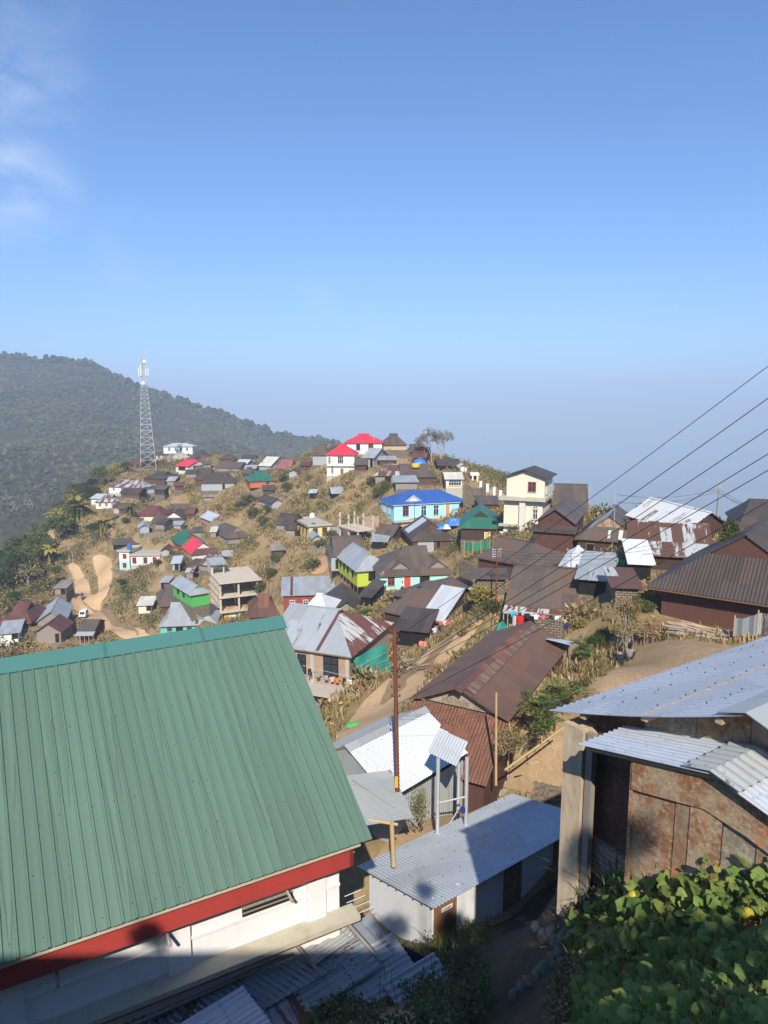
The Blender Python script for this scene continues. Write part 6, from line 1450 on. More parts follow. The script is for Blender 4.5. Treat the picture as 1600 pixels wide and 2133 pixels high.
# ---------------------------------------------------------------- people
def skin(pts, edges, rad, mat, name, parent, sub=2):
    me = bpy.data.meshes.new(name); me.from_pydata([tuple(p) for p in pts], edges, []); o = bpy.data.objects.new(name, me); C.collection.objects.link(o)
    m1 = o.modifiers.new('s', 'SKIN'); o.modifiers.new('d', 'SUBSURF').levels = sub; o.modifiers['d'].render_levels = sub; m1.use_smooth_shade = True
    sv = me.skin_vertices[0].data
    for i, r_ in enumerate(rad): sv[i].radius = (r_, r_)
    sv[0].use_root = True
    bpy.context.view_layer.update(); m2 = bpy.data.meshes.new_from_object(o.evaluated_get(bpy.context.evaluated_depsgraph_get())); bpy.data.objects.remove(o)
    m2.materials.clear(); m2.materials.append(mat); o = bpy.data.objects.new(name, m2); C.collection.objects.link(o); o.parent = parent
    for pl in m2.polygons: pl.use_smooth = True
    return o
M['skin'] = plain('skin', (.30, .17, .11), .6, var=.08); M['hair'] = plain('black hair', (.012, .010, .009), .6)
PM = {}
def cloth(c):
    if c not in PM: PM[c] = plain('cloth %d' % len(PM), c, .85, var=.2, scale=9)
    return PM[c]
def person(label, at, yaw, pose, top, legs, s=1.0, group=None, hood=None, longhair=False):
    e = empty('person', at, yaw, label, 'person', group)
    if pose == 'sit':   # on the ground edge, knees drawn up; faces -y
        pel = (0, 0, .12); sp_, ch, nk = (0, -.03, .32), (0, -.08, .50), (0, -.12, .62); hd, ht_ = (0, -.16, .70), (0, -.17, .86)
        sho = lambda q: (.17*q, -.08, .55); elb = lambda q: (.25*q, -.28, .38); han = lambda q: (.07*q, -.44, .40)
        hip = lambda q: (.10*q, -.05, .12); kne = lambda q: (.13*q, -.46, .42); ank = lambda q: (.11*q, -.60, .05); toe = lambda q: (.12*q, -.76, .03)
    elif pose == 'ride':
        pel = (0, 0, .80); sp_, ch, nk = (0, -.05, 1.0), (0, -.10, 1.2), (0, -.12, 1.33); hd, ht_ = (0, -.14, 1.41), (0, -.13, 1.58)
        sho = lambda q: (.18*q, -.10, 1.25); elb = lambda q: (.28*q, -.28, 1.05); han = lambda q: (.27*q, -.50, 1.02)
        hip = lambda q: (.11*q, -.03, .78); kne = lambda q: (.2*q, -.36, .62); ank = lambda q: (.18*q, -.12, .25); toe = lambda q: (.18*q, -.3, .22)
    else:
        pel = (0, 0, .92); sp_, ch, nk = (0, 0, 1.12), (0, 0, 1.30), (0, .0, 1.43); hd, ht_ = (0, -.02, 1.51), (0, -.01, 1.68)
        sho = lambda q: (.18*q, 0, 1.37); elb = lambda q: (.24*q, .03, 1.10); han = lambda q: (.22*q, -.10, .88)
        hip = lambda q: (.09*q, 0, .88); kne = lambda q: (.10*q, -.03 if q > 0 else .04, .48); ank = lambda q: (.10*q, .02 if q > 0 else .08, .07); toe = lambda q: (.11*q, -.14 if q > 0 else -.08, .03)
    V = lambda p: Vector(p)*s
    P = [pel, sp_, ch, nk, hd, ht_]; Eg = [(0, 1), (1, 2), (2, 3), (3, 4), (4, 5)]; Rd = [.115, .10, .12, .055, .085, .07]
    nose = (hd[0], hd[1]-.10, (hd[2]*.55+ht_[2]*.45)); P.append(nose); Eg.append((4, 6)); Rd.append(.015)
    for q in (1, -1):
        i = len(P); P += [sho(q), elb(q), han(q)]; Eg += [(2, i), (i, i+1), (i+1, i+2)]; Rd += [.06, .042, .032]
        h0 = Vector(han(q)); dr_ = (h0-Vector(elb(q))).normalized()
        sd = dr_.orthogonal().normalized()
        for k, ln in enumerate((.075, .085, .08, .06)):
            P.append(tuple(h0+dr_*ln+sd*(.018*(k-1.5)))); Eg.append((i+2, len(P)-1)); Rd.append(.009)
        P.append(tuple(h0+dr_*.03+sd*.05)); Eg.append((i+2, len(P)-1)); Rd.append(.010)
        i = len(P); P += [hip(q), kne(q), ank(q), toe(q)]; Eg += [(0, i), (i, i+1), (i+1, i+2), (i+2, i+3)]; Rd += [.085, .06, .04, .035]
    body = skin([V(p) for p in P], Eg, [r_*s for r_ in Rd], M['skin'], 'body', e, 1)
    P = [pel, sp_, ch]; Eg = [(0, 1), (1, 2)]; Rd = [.15, .145, .15]
    for q in (1, -1):
        i = len(P); P += [sho(q), elb(q), tuple(Vector(elb(q)).lerp(Vector(han(q)), .8))]; Eg += [(2, i), (i, i+1), (i+1, i+2)]; Rd += [.08, .062, .05]
    skin([V(p) for p in P], Eg, [r_*s for r_ in Rd], cloth(top), 'shirt', e, 1)
    P = [pel]; Eg = []; Rd = [.145]
    for q in (1, -1):
        i = len(P); P += [hip(q), kne(q), ank(q)]; Eg += [(0, i), (i, i+1), (i+1, i+2)]; Rd += [.11, .08, .062]
    skin([V(p) for p in P], Eg, [r_*s for r_ in Rd], cloth(legs), 'trousers', e, 1)
    h1 = Vector(hd); h2_ = Vector(ht_); c = (h1+h2_)/2+Vector((0, .025, .02))
    q = MB(); nn = 10
    for a in range(6):
        for b_ in range(nn):
            f = lambda a, b_: V(c+Vector((.105*math.sin(a*.38)*math.cos(b_*.628), .115*math.sin(a*.38)*math.sin(b_*.628), .12*math.cos(a*.38))))
            if a > 3 and 6 <= b_ <= 8: continue
            q.poly([f(a, b_), f(a+1, b_), f(a+1, b_+1), f(a, b_+1)], 0, True)
    if longhair: q.obox(V(c+Vector((-.09, .06, -.30))), V((.18, 0, 0)), V((0, .05, 0)), V((0, 0, .28)))
    q.build('hair' if not hood else 'hood', hood and cloth(hood) or M['hair'], e)
    return e
pa_ = PY(1290, 1389, 33); pb_ = PY(1310, 1377, 34.1)
pa_.z, pb_.z = hz(pa_.x, pa_.y)+.02, hz(pb_.x, pb_.y)+.02
person('person in a navy jacket sitting on the terrace edge, back to the camera', pa_, R(160), 'sit', (.012, .015, .035), (.02, .022, .03), 1.12)
person('person in a grey patterned top sitting beside the one in navy, long dark hair', pb_, R(150), 'sit', (.20, .19, .18), (.03, .03, .035), 1.05, longhair=True)
def on_house(i, u, y, z=0):
    d = HS[i]; c, s = math.cos(d['yaw']), math.sin(d['yaw']); return Vector((d['P'].x+c*u*d['L']-s*y, d['P'].y+s*u*d['L']+c*y, d['P'].z+z))
ih = {k: next(i for i, d in enumerate(HS) if d['label'].startswith(k)) for k in ('mint', 'sky blue', 'brown roofed plank', 'two storey brick', 'brown house with a', 'yellow')}
q = MB(); dm = HS[ih['mint']]; c0 = on_house(ih['mint'], .02, -1.5, -.12)
dk = empty('veranda_deck', c0, dm['yaw'], 'timber deck on posts in front of the mint house', 'deck')
MB().box((0, 0, -.12), (dm['L']*.62, 1.75, 0)).build('boards', M['palewood'], dk); q = MB()
for k in range(6): q.bar((.1+k*dm['L']*.12, .08, -1.6), (.1+k*dm['L']*.12, .08, .75), .045, n=5)
q.bar((.1, .08, .7), (dm['L']*.62-.1, .08, .7), .035, n=5); q.bar((.1, .08, .38), (dm['L']*.62-.1, .08, .38), .03, n=5); q.build('railing', M['palewood'], dk)
person('person in a white shirt standing on the deck of the mint house', on_house(ih['mint'], .30, -.7, -.12), R(20), 'stand', (.7, .7, .7), (.03, .03, .04), .95)
person('child in white and red on the deck of the mint house', on_house(ih['mint'], .08, -.7, -.12), R(-10), 'stand', (.72, .66, .64), (.4, .05, .06), .7)
person('person in dark clothes and white cap at the mint house doorway', on_house(ih['mint'], .66, -.15, .0), R(10), 'stand', (.02, .02, .025), (.03, .03, .035), .92)
person('person in bright red near the right end of the sky blue house', on_house(ih['sky blue'], .93, -.35, .0), R(-20), 'sit', (.6, .05, .04), (.5, .06, .05), 1.0)
person('person in black beside the one in red at the sky blue house', on_house(ih['sky blue'], .965, -.4, .0), R(30), 'sit', (.02, .02, .025), (.05, .04, .05), 1.0)
person('person in dark red working by the wall below the red house', PY(642, 1286, 84.5), R(0), 'stand', (.45, .05, .05), (.05, .05, .07), .9)
# motorbike and rider, van
mpos = hit(172, 1250, 60, 300)+Z*.1
mk_ = empty('motorbike', mpos, R(15), 'dark motorbike riding up the dirt road beyond the van', 'motorbike')
q = MB().bar((-.05, -.62, .3), (.05, -.62, .3), .3, n=12); q.build('wheel', M['black'], mk_); q = MB().bar((-.05, .62, .3), (.05, .62, .3), .3, n=12); q.build('wheel', M['black'], mk_)
MB().obox((-.12, -.35, .35), (.24, 0, 0), (0, .75, .1), (0, 0, .35)).build('frame', M['steel'], mk_); MB().obox((-.13, -.05, .72), (.26, 0, 0), (0, .7, .03), (0, 0, .1)).build('seat', M['black'], mk_)
MB().bar((-.32, -.5, .98), (.32, -.5, .98), .025).bar((0, -.5, .98), (0, -.62, .3), .04).build('handlebar', M['steel'], mk_)
person('rider in dark clothes on the motorbike', mpos, R(15), 'ride', (.02, .02, .03), (.03, .03, .04), 1.0)
vp = hit(171, 1290, 60, 300)+Z*.1
van = empty('van', vp, R(8), 'small white van parked on the dirt road, facing downhill', 'van')
wd_, ln_, hh_ = .85, 3.4, 1.9
prof = [(0, .35), (0, .95), (.25, 1.05), (.75, hh_*.95), (1.1, hh_), (ln_-.15, hh_), (ln_, 1.7), (ln_, .35)]
q = MB()
for sx in (-1, 1): q.poly([(sx*wd_*(.93 if z > 1.1 else 1), y, z) for y, z in (prof if sx < 0 else prof[::-1])])
for (a, b_) in zip(prof, prof[1:]+prof[:1]):
    w1, w2 = wd_*(.93 if a[1] > 1.1 else 1), wd_*(.93 if b_[1] > 1.1 else 1); q.poly([(-w1, a[0], a[1]), (w1, a[0], a[1]), (w2, b_[0], b_[1]), (-w2, b_[0], b_[1])])
M['vanpaint'] = plain('white car paint', (.75, .75, .74), .3, var=.04); q.build('body', M['vanpaint'], van)
MB().poly([(-.68, .245, 1.09), (.68, .245, 1.09), (.62, .71, hh_*.93), (-.62, .71, hh_*.93)]).build('windscreen', M['glass'], van)
for sx in (-1, 1):
    MB().obox((sx*(wd_-.03)-.03, .75, 1.12), (.06, 0, 0), (0, 2.3, 0), (0, 0, .55)).build('side_window', M['glass'], van)
    MB().bar((sx*.55, -.03, .72), (sx*.55, .02, .72), .11, n=8).build('headlight', M['frame'], van)
    for y in (.6, 2.75): o = MB().bar((sx*wd_-.1, y, .3), (sx*wd_+.06, y, .3), .3, n=12).build('wheel', M['black'], van); MB().bar((sx*wd_+sx*.07, y, .3), (sx*wd_+sx*.075, y, .3), .17, n=10).build('rim', M['steel'], o)
MB().box((-.8, -.06, .35), (.8, .0, .52)).build('bumper', M['black'], van); MB().box((-.45, -.015, .75), (.45, -.002, .85)).build('grille', M['black'], van)
van.scale = (.62, .62, .62); mk_.scale = (.8, .8, .8)
# flag on the hilltop tree
fp = PY(884, 915, 147); fl_ = empty('flag', fp-Z*3, 0, 'white flag with a red patch on a pole beside the bare tree', 'flag')
MB().bar((0, 0, -3), (0, 0, 5), .05, .03).build('pole', M['bamboo'], fl_)
vs = [(.05+.16*i+.1*math.sin(j), -.2+.12*math.sin(i*1.6+j*.6), 3.6+.2*j-.09*i+.1*i) for j in range(7) for i in range(5)]
q = MB(); q.mesh(vs, [(j*5+i, j*5+i+1, (j+1)*5+i+1, (j+1)*5+i) for j in range(6) for i in range(4)], 0, True); q.m = [1 if (k//4) in (1, 2) and k % 4 in (1, 2, 3) else 0 for k in range(24)]
q.build('cloth', [M['frame'], M['red']], fl_)
# ---------------------------------------------------------------- washing lines
def garment(kind, s=1.0):
    if kind == 'shirt': out = [(-.2,0),(-.42,-.12),(-.36,-.3),(-.22,-.22),(-.22,-.62),(.22,-.62),(.22,-.22),(.36,-.3),(.42,-.12),(.2,0)]
    elif kind == 'trousers': out = [(-.2,0),(-.24,-.85),(-.06,-.85),(0,-.3),(.06,-.85),(.24,-.85),(.2,0)]
    elif kind == 'sheet': out = [(-.5,0),(-.52,-.5),(-.5,-1.0),(.48,-1.05),(.52,-.5),(.5,0)]
    else: out = [(-.24,0),(-.25,-.55),(.25,-.58),(.24,0)]
    q = MB(); f = [Vector((x*s, .05*math.sin(x*9+z*7)*s, z*s)) for x, z in out]
    q.poly(f); q.poly([p+Vector((0, .02, 0)) for p in reversed(f)]); return q
def laundry(px, py, Y, kind, col, label, s=.9, yaw=0):
    o = garment(kind, s).build({'shirt': 'shirt', 'trousers': 'trousers', 'sheet': 'blanket', 'towel': 'towel'}[kind], cloth(col), None, PY(px, py, Y), yaw); props(o, label, {'sheet': 'blanket'}.get(kind, kind), 'laundry on the lines'); return o
for (px, py, Y, kd, col, lab) in (
    (1068,1274,45.2,'shirt',(.03,.45,.55),'turquoise shirt on the washing line by the plank house'),(1083,1276,45,'trousers',(.02,.02,.025),'black trousers left of the white blouse on the washing line'),(1098,1278,44.8,'shirt',(.015,.015,.02),'black top next to the white blouse on the washing line'),
    (1117,1280,44.6,'shirt',(.72,.74,.76),'white blouse in the middle of the washing line'),(1132,1281,44.4,'shirt',(.65,.12,.14),'red and white shirt on the washing line'),(1147,1282,44.2,'trousers',(.02,.02,.03),'dark trousers between the red shirt and white cloths'),
    (1160,1283,44.0,'towel',(.75,.75,.74),'white cloth, nearer the red shirt of two side by side'),(1170,1283,43.9,'towel',(.78,.78,.76),'white cloth, farther from the red shirt of two side by side'),(1187,1284,43.7,'shirt',(.02,.02,.03),'black shirt at the right end of the washing line'),
    (1180,1300,42.6,'sheet',(.025,.02,.10),'navy blanket hung low at the end of the plank house line'),
    (918,1294,57,'towel',(.6,.08,.08),'red cloth on the line beside the silver panelled roof'),(926,1293,57,'shirt',(.7,.5,.5),'pink shirt on the line beside the silver panelled roof'),(934,1292,57,'towel',(.65,.1,.15),'crimson cloth between pink shirts'),(942,1291,57,'shirt',(.7,.25,.35),'rose shirt beside the orange one'),(952,1286,57,'trousers',(.75,.25,.05),'orange garment at the end of the line above the lane'),
    (898,1309,55,'trousers',(.02,.02,.06),'navy trousers under the brown porch roof'),(906,1308,55,'shirt',(.6,.62,.7),'pale shirt among navy trousers by the porch'),(915,1306,55,'trousers',(.02,.02,.05),'dark trousers by the porch corner'),(881,1336,53,'sheet',(.65,.2,.17),'pink red sheet slung over the porch fence'),
    (645,1393,44.2,'trousers',(.015,.015,.015),'black trousers at the left end of the brick house line'),(662,1401,44.1,'shirt',(.25,.24,.22),'spotted black and white top on the brick house line'),(679,1407,44,'towel',(.25,.28,.32),'grey cloth on the brick house line'),(692,1410,43.9,'shirt',(.6,.32,.30),'pink shirt on the brick house line'),(702,1412,43.8,'shirt',(.5,.16,.04),'rust orange shirt on the brick house line'),
    (717,1413,43.7,'trousers',(.015,.015,.018),'black trousers beside the white towel'),(729,1416,43.6,'towel',(.75,.75,.74),'white towel on the brick house line'),(739,1418,43.5,'towel',(.2,.5,.65),'light blue towel on the brick house line'),(748,1415,43.4,'towel',(.45,.06,.07),'dark red cloth at the end of the brick house line'),
    (826,1216,93.5,'towel',(.03,.03,.04),'dark cloth on the deck rail of the mint house')):
    laundry(px, py, Y, kd, col, lab, .62 if Y > 50 else .55, RN.uniform(-.2, .2))
for lab, a, b_ in (('washing line along the plank house veranda', (1055,1271,45.4), (1196,1284,43.5)), ('washing line beside the silver panelled roof', (912,1295,57), (962,1281,57)), ('washing line across the brick house ledge', (630,1386,44.3), (756,1415,43.3))):
    o = MB().path([PY(*a).lerp(PY(*b_), k/6)-Z*.04*math.sin(math.pi*k/6) for k in range(7)], .012).build('clothes_line', M['steel']); props(o, lab, 'clothes line')
# barrels, tanks, dish, tarpaulins
def barrel(label, at, r0, h_, col, name='barrel'):
    e = empty(name, at, 0, label, name.replace('_', ' ')); m_ = cloth(col)
    MB().bar((0, 0, 0), (0, 0, h_), r0, r0, 12).bar((0, 0, h_*.33), (0, 0, h_*.36), r0*1.06, n=12).bar((0, 0, h_*.66), (0, 0, h_*.69), r0*1.06, n=12).build('body', m_, e); MB().bar((0, 0, h_), (0, 0, h_+.05), r0*.8, n=12).build('lid', m_, e)
b_ = PY(1083, 1306, 45); barrel('red barrel under the washing line', b_, .26, .75, (.55, .02, .02)); b_ = PY(1074, 1306, 45.3); barrel('pale grey drum beside the red barrel', b_, .24, .7, (.5, .5, .46))
barrel('blue water tank on the mossy flat concrete roof', PY(270, 1147, 140.5), .5, 1.2, (.04, .15, .45), 'water_tank'); barrel('blue bucket under the sheet canopy', PY(964, 1692, 22.5), .09, .16, (.02, .03, .25), 'bucket')
barrel('yellow tank on the long brown roof at the hill brow', PY(866, 973, 127), .75, .6, (.75, .5, .04), 'water_tank')
dd_ = PY(651, 1083, 120); e = empty('satellite_dish', dd_, R(-20), 'pale satellite dish on the flat roof of the yellow house', 'dish'); MB().bar((0, 0, 0), (0, 0, .7), .04).build('stand', M['steel'], e); MB().bar((0, 0, .8), (0, -.15, .85), .25, .48, 14).build('bowl', M['frame'], e)
M['bluetarp'] = plain('blue plastic sheet', (.03, .16, .55), .4, var=.2, scale=1.5)
def heap(label, px, py, Y, w_, d, h_, mk, seed, name='tarpaulin', cat='tarpaulin'):
    p = PY(px, py, Y); q = MB(); n_ = 10; r = random.Random(seed)
    vs = [(w_*(i/n_-.5), d*(j/n_-.5), max(0, h_*(1-((i/n_-.5)*2)**2)*(1-((j/n_-.5)*2)**2)*(1+.5*noise.noise(Vector((i*.5, j*.5, seed)))))-.05) for j in range(n_+1) for i in range(n_+1)]
    q.mesh(vs, [(j*(n_+1)+i, j*(n_+1)+i+1, (j+1)*(n_+1)+i+1, (j+1)*(n_+1)+i) for j in range(n_) for i in range(n_)]); o = q.build(name, M[mk], None, p); props(o, label, cat)
heap('crumpled blue tarpaulin on the terrace before the sky blue house', 946, 1092, 103, 3.0, 2.2, 1.0, 'bluetarp', 1); heap('small blue plastic sheet beside a white sack', 920, 1100, 100, 2.0, 1.6, .7, 'bluetarp', 2); heap('white sack heap between two blue plastic sheets', 931, 1100, 99, 1.2, 1.2, .6, 'whitelow', 3, 'sack', 'sack'); heap('blue tarpaulin bundle below the bare tree', 874, 966, 143, 3.2, 2.2, 1.2, 'bluetarp', 4)
heap('green plastic scrap on the lane edge', 739, 1508, 35.5, .9, .7, .12, 'vgreen', 5, 'plastic_sheet', 'litter'); heap('small red plastic scrap beside the two seated people', 1329, 1371, 34.0, .25, .2, .12, 'red', 7, 'plastic_sheet', 'litter'); heap('dark net cover over stacked wood by the washing yard', 1045, 1318, 44, 1.1, .9, .8, 'tarp', 6); heap('grey brown root and sack pile by the brick house', 737, 1470, 41.5, 1.2, 1.2, 1.0, 'greyplank', 8, 'sack_pile', 'pile')
# firewood, bamboo stack, boulders, slabs: each its own thing
r = random.Random(9)
def log(a, b_, rad, mk, label, group, name='log'):
    o = MB().bar(Vector((0, 0, 0)), b_-a, rad, rad*.8, 7).build(name, M[mk], None, a); props(o, label, name.replace('_', ' '), group)
for k in range(26):
    a = PY(r.uniform(745, 782), r.uniform(1440, 1470), 41.3+r.uniform(-.5, .5)); d = Vector((r.uniform(-.5, .5), r.uniform(-.3, .3), r.uniform(.3, .9))); log(a, a+d*r.uniform(.8, 1.3), .045, r.choice(['palewood', 'wood', 'greyplank']), 'rough firewood pole leaning in the pile beside the brick house', 'firewood beside the brick house')
for k in range(30):
    a = PY(r.uniform(832, 876), r.uniform(1372, 1402), 46.5+r.uniform(-.4, .6)); d = Vector((r.uniform(-.4, 1), r.uniform(-.3, .5), r.uniform(-.15, .25))); log(a, a+d*r.uniform(.7, 1.2), .05, r.choice(['palewood', 'greyplank', 'greyplank']), 'grey firewood stick in the heap by the lane', 'firewood by the lane')
for k in range(5): a, b_ = PY(745+9*k, 1478-3*k, 40.8), PY(800+8*k, 1430-3*k, 43.6); log(a, b_, .05, 'wood', 'long brown plank pole along the lane edge', 'plank poles on the lane edge')
for k in range(32):
    t = r.random(); a = PY(1385+r.uniform(-6, 40), 1297+t*26+r.uniform(-3, 3), 37.0-t*1.2); b_ = PY(1505+r.uniform(-15, 50), 1324+t*18+r.uniform(-4, 4), 35.4-t*1.1); log(a+Z*r.uniform(0, .2), b_+Z*r.uniform(0, .2), .04, r.choice(['palewood', 'bamboo', 'greyplank', 'palewood']), 'long weathered bamboo pole in the stack before the huge dark house', 'bamboo stack', 'bamboo_pole')
for k, (a, b_) in enumerate((((1052,1606,25),(1178,1515,27.6)), ((1128,1560,26.3),(1129,1535,26.3)), ((1098,1590,25.6),(1120,1580,25.4)), ((1150,1502,28.4),(1174,1522,27.4)))): log(PY(*a)+Z*.05, PY(*b_)+Z*.05, .05 if k == 0 else .035, 'bamboo', ('long bamboo pole lying along the shaded terrace', 'short upright bamboo stub beside the lying pole', 'twig end jutting from the lying bamboo pole', 'short pale plank above the lying bamboo pole')[k], None, 'bamboo_pole')
def stone(px, py, Y, s, mk, label, group, name='stone'):
    p = hit(px, py, 3, 45); bmh = bmesh.new(); bmesh.ops.create_icosphere(bmh, subdivisions=2, radius=1); sd = r.uniform(0, 50)
    for v in bmh.verts: n_ = noise.noise(v.co*1.4+Vector((sd, 0, 0))); v.co *= 1+.35*n_; v.co.x *= s*1.2; v.co.y *= s; v.co.z *= s*.75
    me = bpy.data.meshes.new(name); bmh.to_mesh(me); bmh.free(); me.materials.append(M[mk]); o = bpy.data.objects.new(name, me); C.collection.objects.link(o); o.location = p; o.rotation_euler.z = r.uniform(0, 3); props(o, label, name.replace('_', ' '), group)
M['rock'] = ground_mat('rock', ((.34, .29, .22), (.26, .22, .17), (.40, .34, .26)), 1.5); M['drock'] = ground_mat('dark rock', ((.17, .14, .11), (.12, .10, .08), (.22, .19, .15)), 1.5)
for k in range(44): stone(r.uniform(975, 1056), r.uniform(1615, 1695), 24.3+r.uniform(-.5, .4), r.uniform(.07, .21), 'rock', 'pale rough boulder on the bank below the bamboo pole', 'boulders below the bamboo pole')
for k in range(26): i, j = k % 9, k//9; stone(1116+i*10+r.uniform(-2, 2), 1636+j*13+i*1.5+r.uniform(-2, 2), 24.2-j*.25, .19, 'drock', 'squared stone in the low retaining wall on the shaded terrace', 'stones of the terrace wall')
for k in range(14): t = k/13; stone(1046+t*115+r.uniform(-3, 3), 1890+t*75+r.uniform(-4, 4), 18.6-t*5.2, r.uniform(.08, .13), 'drock', 'kerb stone along the shaded footpath by the white block', 'kerb stones of the footpath')
for k in range(22): stone(r.uniform(1150, 1215), r.uniform(1850, 2010), 11.8+r.uniform(-1.6, .8), r.uniform(.05, .13), 'drock', 'stone in the loose bank under the concrete post', 'stones of the bank')
for k in range(7): stone(1075+k*16, 2075-k*15, 9.9+.15*k, .13, 'drock', 'flat step stone beside the footpath', 'step stones')
# netting and sheet fences, ridge path posts
M['net'] = plain('green shade net', (.04, .22, .13), .8, var=.25, scale=3)
def fence(label, pts, h_, mk, pk, name='netting_fence', cat='fence'):
    P = [PY(*q) for q in pts]; e = empty(name, P[0], 0, label, cat)
    for p in P: rel(MB().bar(p-Z*.8, p+Z*(h_+.15), .04, n=5), 'post', M[pk], e)
    for a, b_ in zip(P[:-1], P[1:]):
        q = MB(); n_ = 6
        for i in range(n_):
            u0, u1 = a.lerp(b_, i/n_), a.lerp(b_, (i+1)/n_); s0, s1 = .12*math.sin(math.pi*i/n_), .12*math.sin(math.pi*(i+1)/n_); o_ = Vector((.0, .06*math.sin(i*2.1), 0)); o1 = Vector((0, .06*math.sin((i+1)*2.1), 0))
            q.poly([u0+o_-Z*.3, u1+o1-Z*.3, u1+o1+Z*(h_-s1), u0+o_+Z*(h_-s0)])
        rel(q, 'panel', M[mk], e)
fence('tall green shade netting behind the white zinc hut', ((1262,1206,50.5),(1284,1206,49.5),(1328,1200,48.5)), 1.5, 'net', 'bamboo')
fence('low green netting on leaning stakes before the timber hall', ((967,1142,76),(985,1143,75),(1002,1141,75),(1020,1138,76)), .75, 'net', 'bamboo')
fence('rust blotched corrugated sheet fence behind the near zinc roof', ((1528,1322,34.5),(1577,1312,33.8),(1640,1304,33)), .9, 'oldzinc', 'palewood', 'sheet_fence')
fence('rough pole fence along the lane under the porch laundry', ((905,1338,54),(925,1322,56),(950,1308,58)), .6, 'greyplank', 'palewood', 'plank_fence')
for k, (px, py, Y) in enumerate(((1001,1014,121),(1015,1020,118),(1029,1027,115),(1042,1034,112))):
    o = MB().box((-.22, -.22, -.4), (.22, .22, .9)).box((-.28, -.28, .9), (.28, .28, 1.02)).build('guard_post', M['frame'], None, PY(px, py, Y)); props(o, 'white concrete guard post along the ridge path', 'post', 'guard posts of the ridge path')
e = empty('lookout', PY(982, 1006, 130), 0, 'small white concrete lookout at the end of the ridge', 'lookout')
MB().box((-.2, 0, 1.4), (1.5, 2, 1.9)).build('parapet', M['white'], e); MB().box((.1, .1, -2), (.4, .4, 1.39)).build('pillar', M['white'], e); MB().box((1.0, .1, -2), (1.3, .4, 1.39)).build('pillar', M['white'], e)
for k, (a, b_, lab) in enumerate((((300,1120),(345,1118),'grey plank fence below the tall weathered tin shed'),((365,1060),(400,1058),'plank fence behind the stone based house'),((430,1100),(470,1098),'stake fence above the light blue tin roof'),((475,1140),(530,1138),'low stake fence below the lone hipped house'),((232,1190),(262,1196),'plank fence at the corner of the white wing'),((640,1150),(690,1148),'stake fence below the yellow house'),((560,1040),(600,1036),'stake fence before the tin walled hut'),((505,1032),(550,1030),'plank fence below the orange house'),((350,1240),(385,1236),'plank fence along the footpath near the vegetable plot'),((700,1300),(740,1310),'rough plank fence below the white plastered house'))):
    p_, q_ = hit(*a, 60, 300), hit(*b_, 60, 300); e = empty('plank_fence', p_, 0, lab, 'fence'); mb = MB(); n_ = max(6, int((q_-p_).length/.28)); rf_ = random.Random(k)
    for i in range(n_):
        c = p_.lerp(q_, i/n_); c.z = hz(c.x, c.y); w_ = (q_-p_)/n_*.8; mb.obox(c-Z*.3, w_, Vector((0, .05, 0)), Z*(1.1+rf_.uniform(-.2, .25)))
    rel(mb, 'boards', M['greyplank'], e); rel(MB().bar(p_+Z*.6, q_+Z*.6, .05, n=5), 'rail', M['wood'], e)
# stone retaining walls
def rwall(label, pts, h_, mk='stone'):
    P = [PY(*q) for q in pts]; e = empty('retaining_wall', P[0], 0, label, 'wall')
    q = MB()
    for a, b_ in zip(P[:-1], P[1:]):
        t = (b_-a).normalized(); n_ = Vector((-t.y, t.x, 0)).normalized()*.5; q.obox(a-Z*1.2, b_-a, n_, Z*(h_+1.2))
    rel(q, 'wall', M[mk], e)
rwall('dry stone retaining wall at the end of the ridge path', ((965,1040,112),(1000,1046,111),(1012,1040,112)), 2.2); rwall('dry stone wall stepping down beside the tin walled house', ((956,1178,74),(985,1190,72)), .7)
rwall('stone wall under the tan hilltop house', ((790,953,149),(852,953,149)), 1.6); rwall('stone wall below the long white skyline house', ((325,958,232),(395,958,232)), 1.4, 'tan'); rwall('curved tan concrete wall on the saddle', ((424,984,208),(440,986,208)), 2.6, 'tan')
rwall('dry stone wall under the washing yard of the plank house', ((1118,1322,41.8),(1172,1326,41.2)), .9); rwall('wall of grey stones beside the mint house', ((955,1215,80),(985,1232,72)), 1.3); rwall('brick garden wall beside the column skeleton', ((755,1100,114),(790,1100,114)), 1.9, 'brick')
# ---------------------------------------------------------------- foreground plants
M['pump'] = leaf_mat('broad vine leaves', (.095, .16, .04), (.15, .20, .05), (.21, .24, .06), 2.5, .3)
def vine_leaf(mb, c, nrm, s, r):
    nrm = nrm.normalized(); a = nrm.orthogonal().normalized(); a.rotate(Matrix.Rotation(r.uniform(0, 6.28), 3, nrm)); b_ = nrm.cross(a)
    N_ = 11; rim = []
    for k in range(N_):
        t = (k+.5)/N_*2*math.pi; rad = s*(1+.13*math.cos(5*t)+.08*r.uniform(-1, 1))*(1-.42*math.exp(-((t-math.pi)**2)/.10)*0 - (.5 if abs(t-math.pi) < .32 else 0)); rad *= 1+.12*math.cos(t)
        rim.append(c+a*rad*math.cos(t)+b_*rad*math.sin(t)+nrm*(-.20*s*(1+.8*math.cos(2*t+1))*r.uniform(.5, 1.1)))
    i = len(mb.v); mb.v += [c-a*s*.25]+rim; mid = [c+(p-c)*.5+nrm*s*.10*r.uniform(.4, 1.3) for p in rim]; mb.v += mid
    for k in range(N_):
        k2 = (k+1) % N_; mb.f += [(i, i+1+N_+k, i+1+N_+k2), (i+1+N_+k, i+1+k, i+1+k2, i+1+N_+k2)]; mb.m += [0, 0]; mb.sm += [True, True]
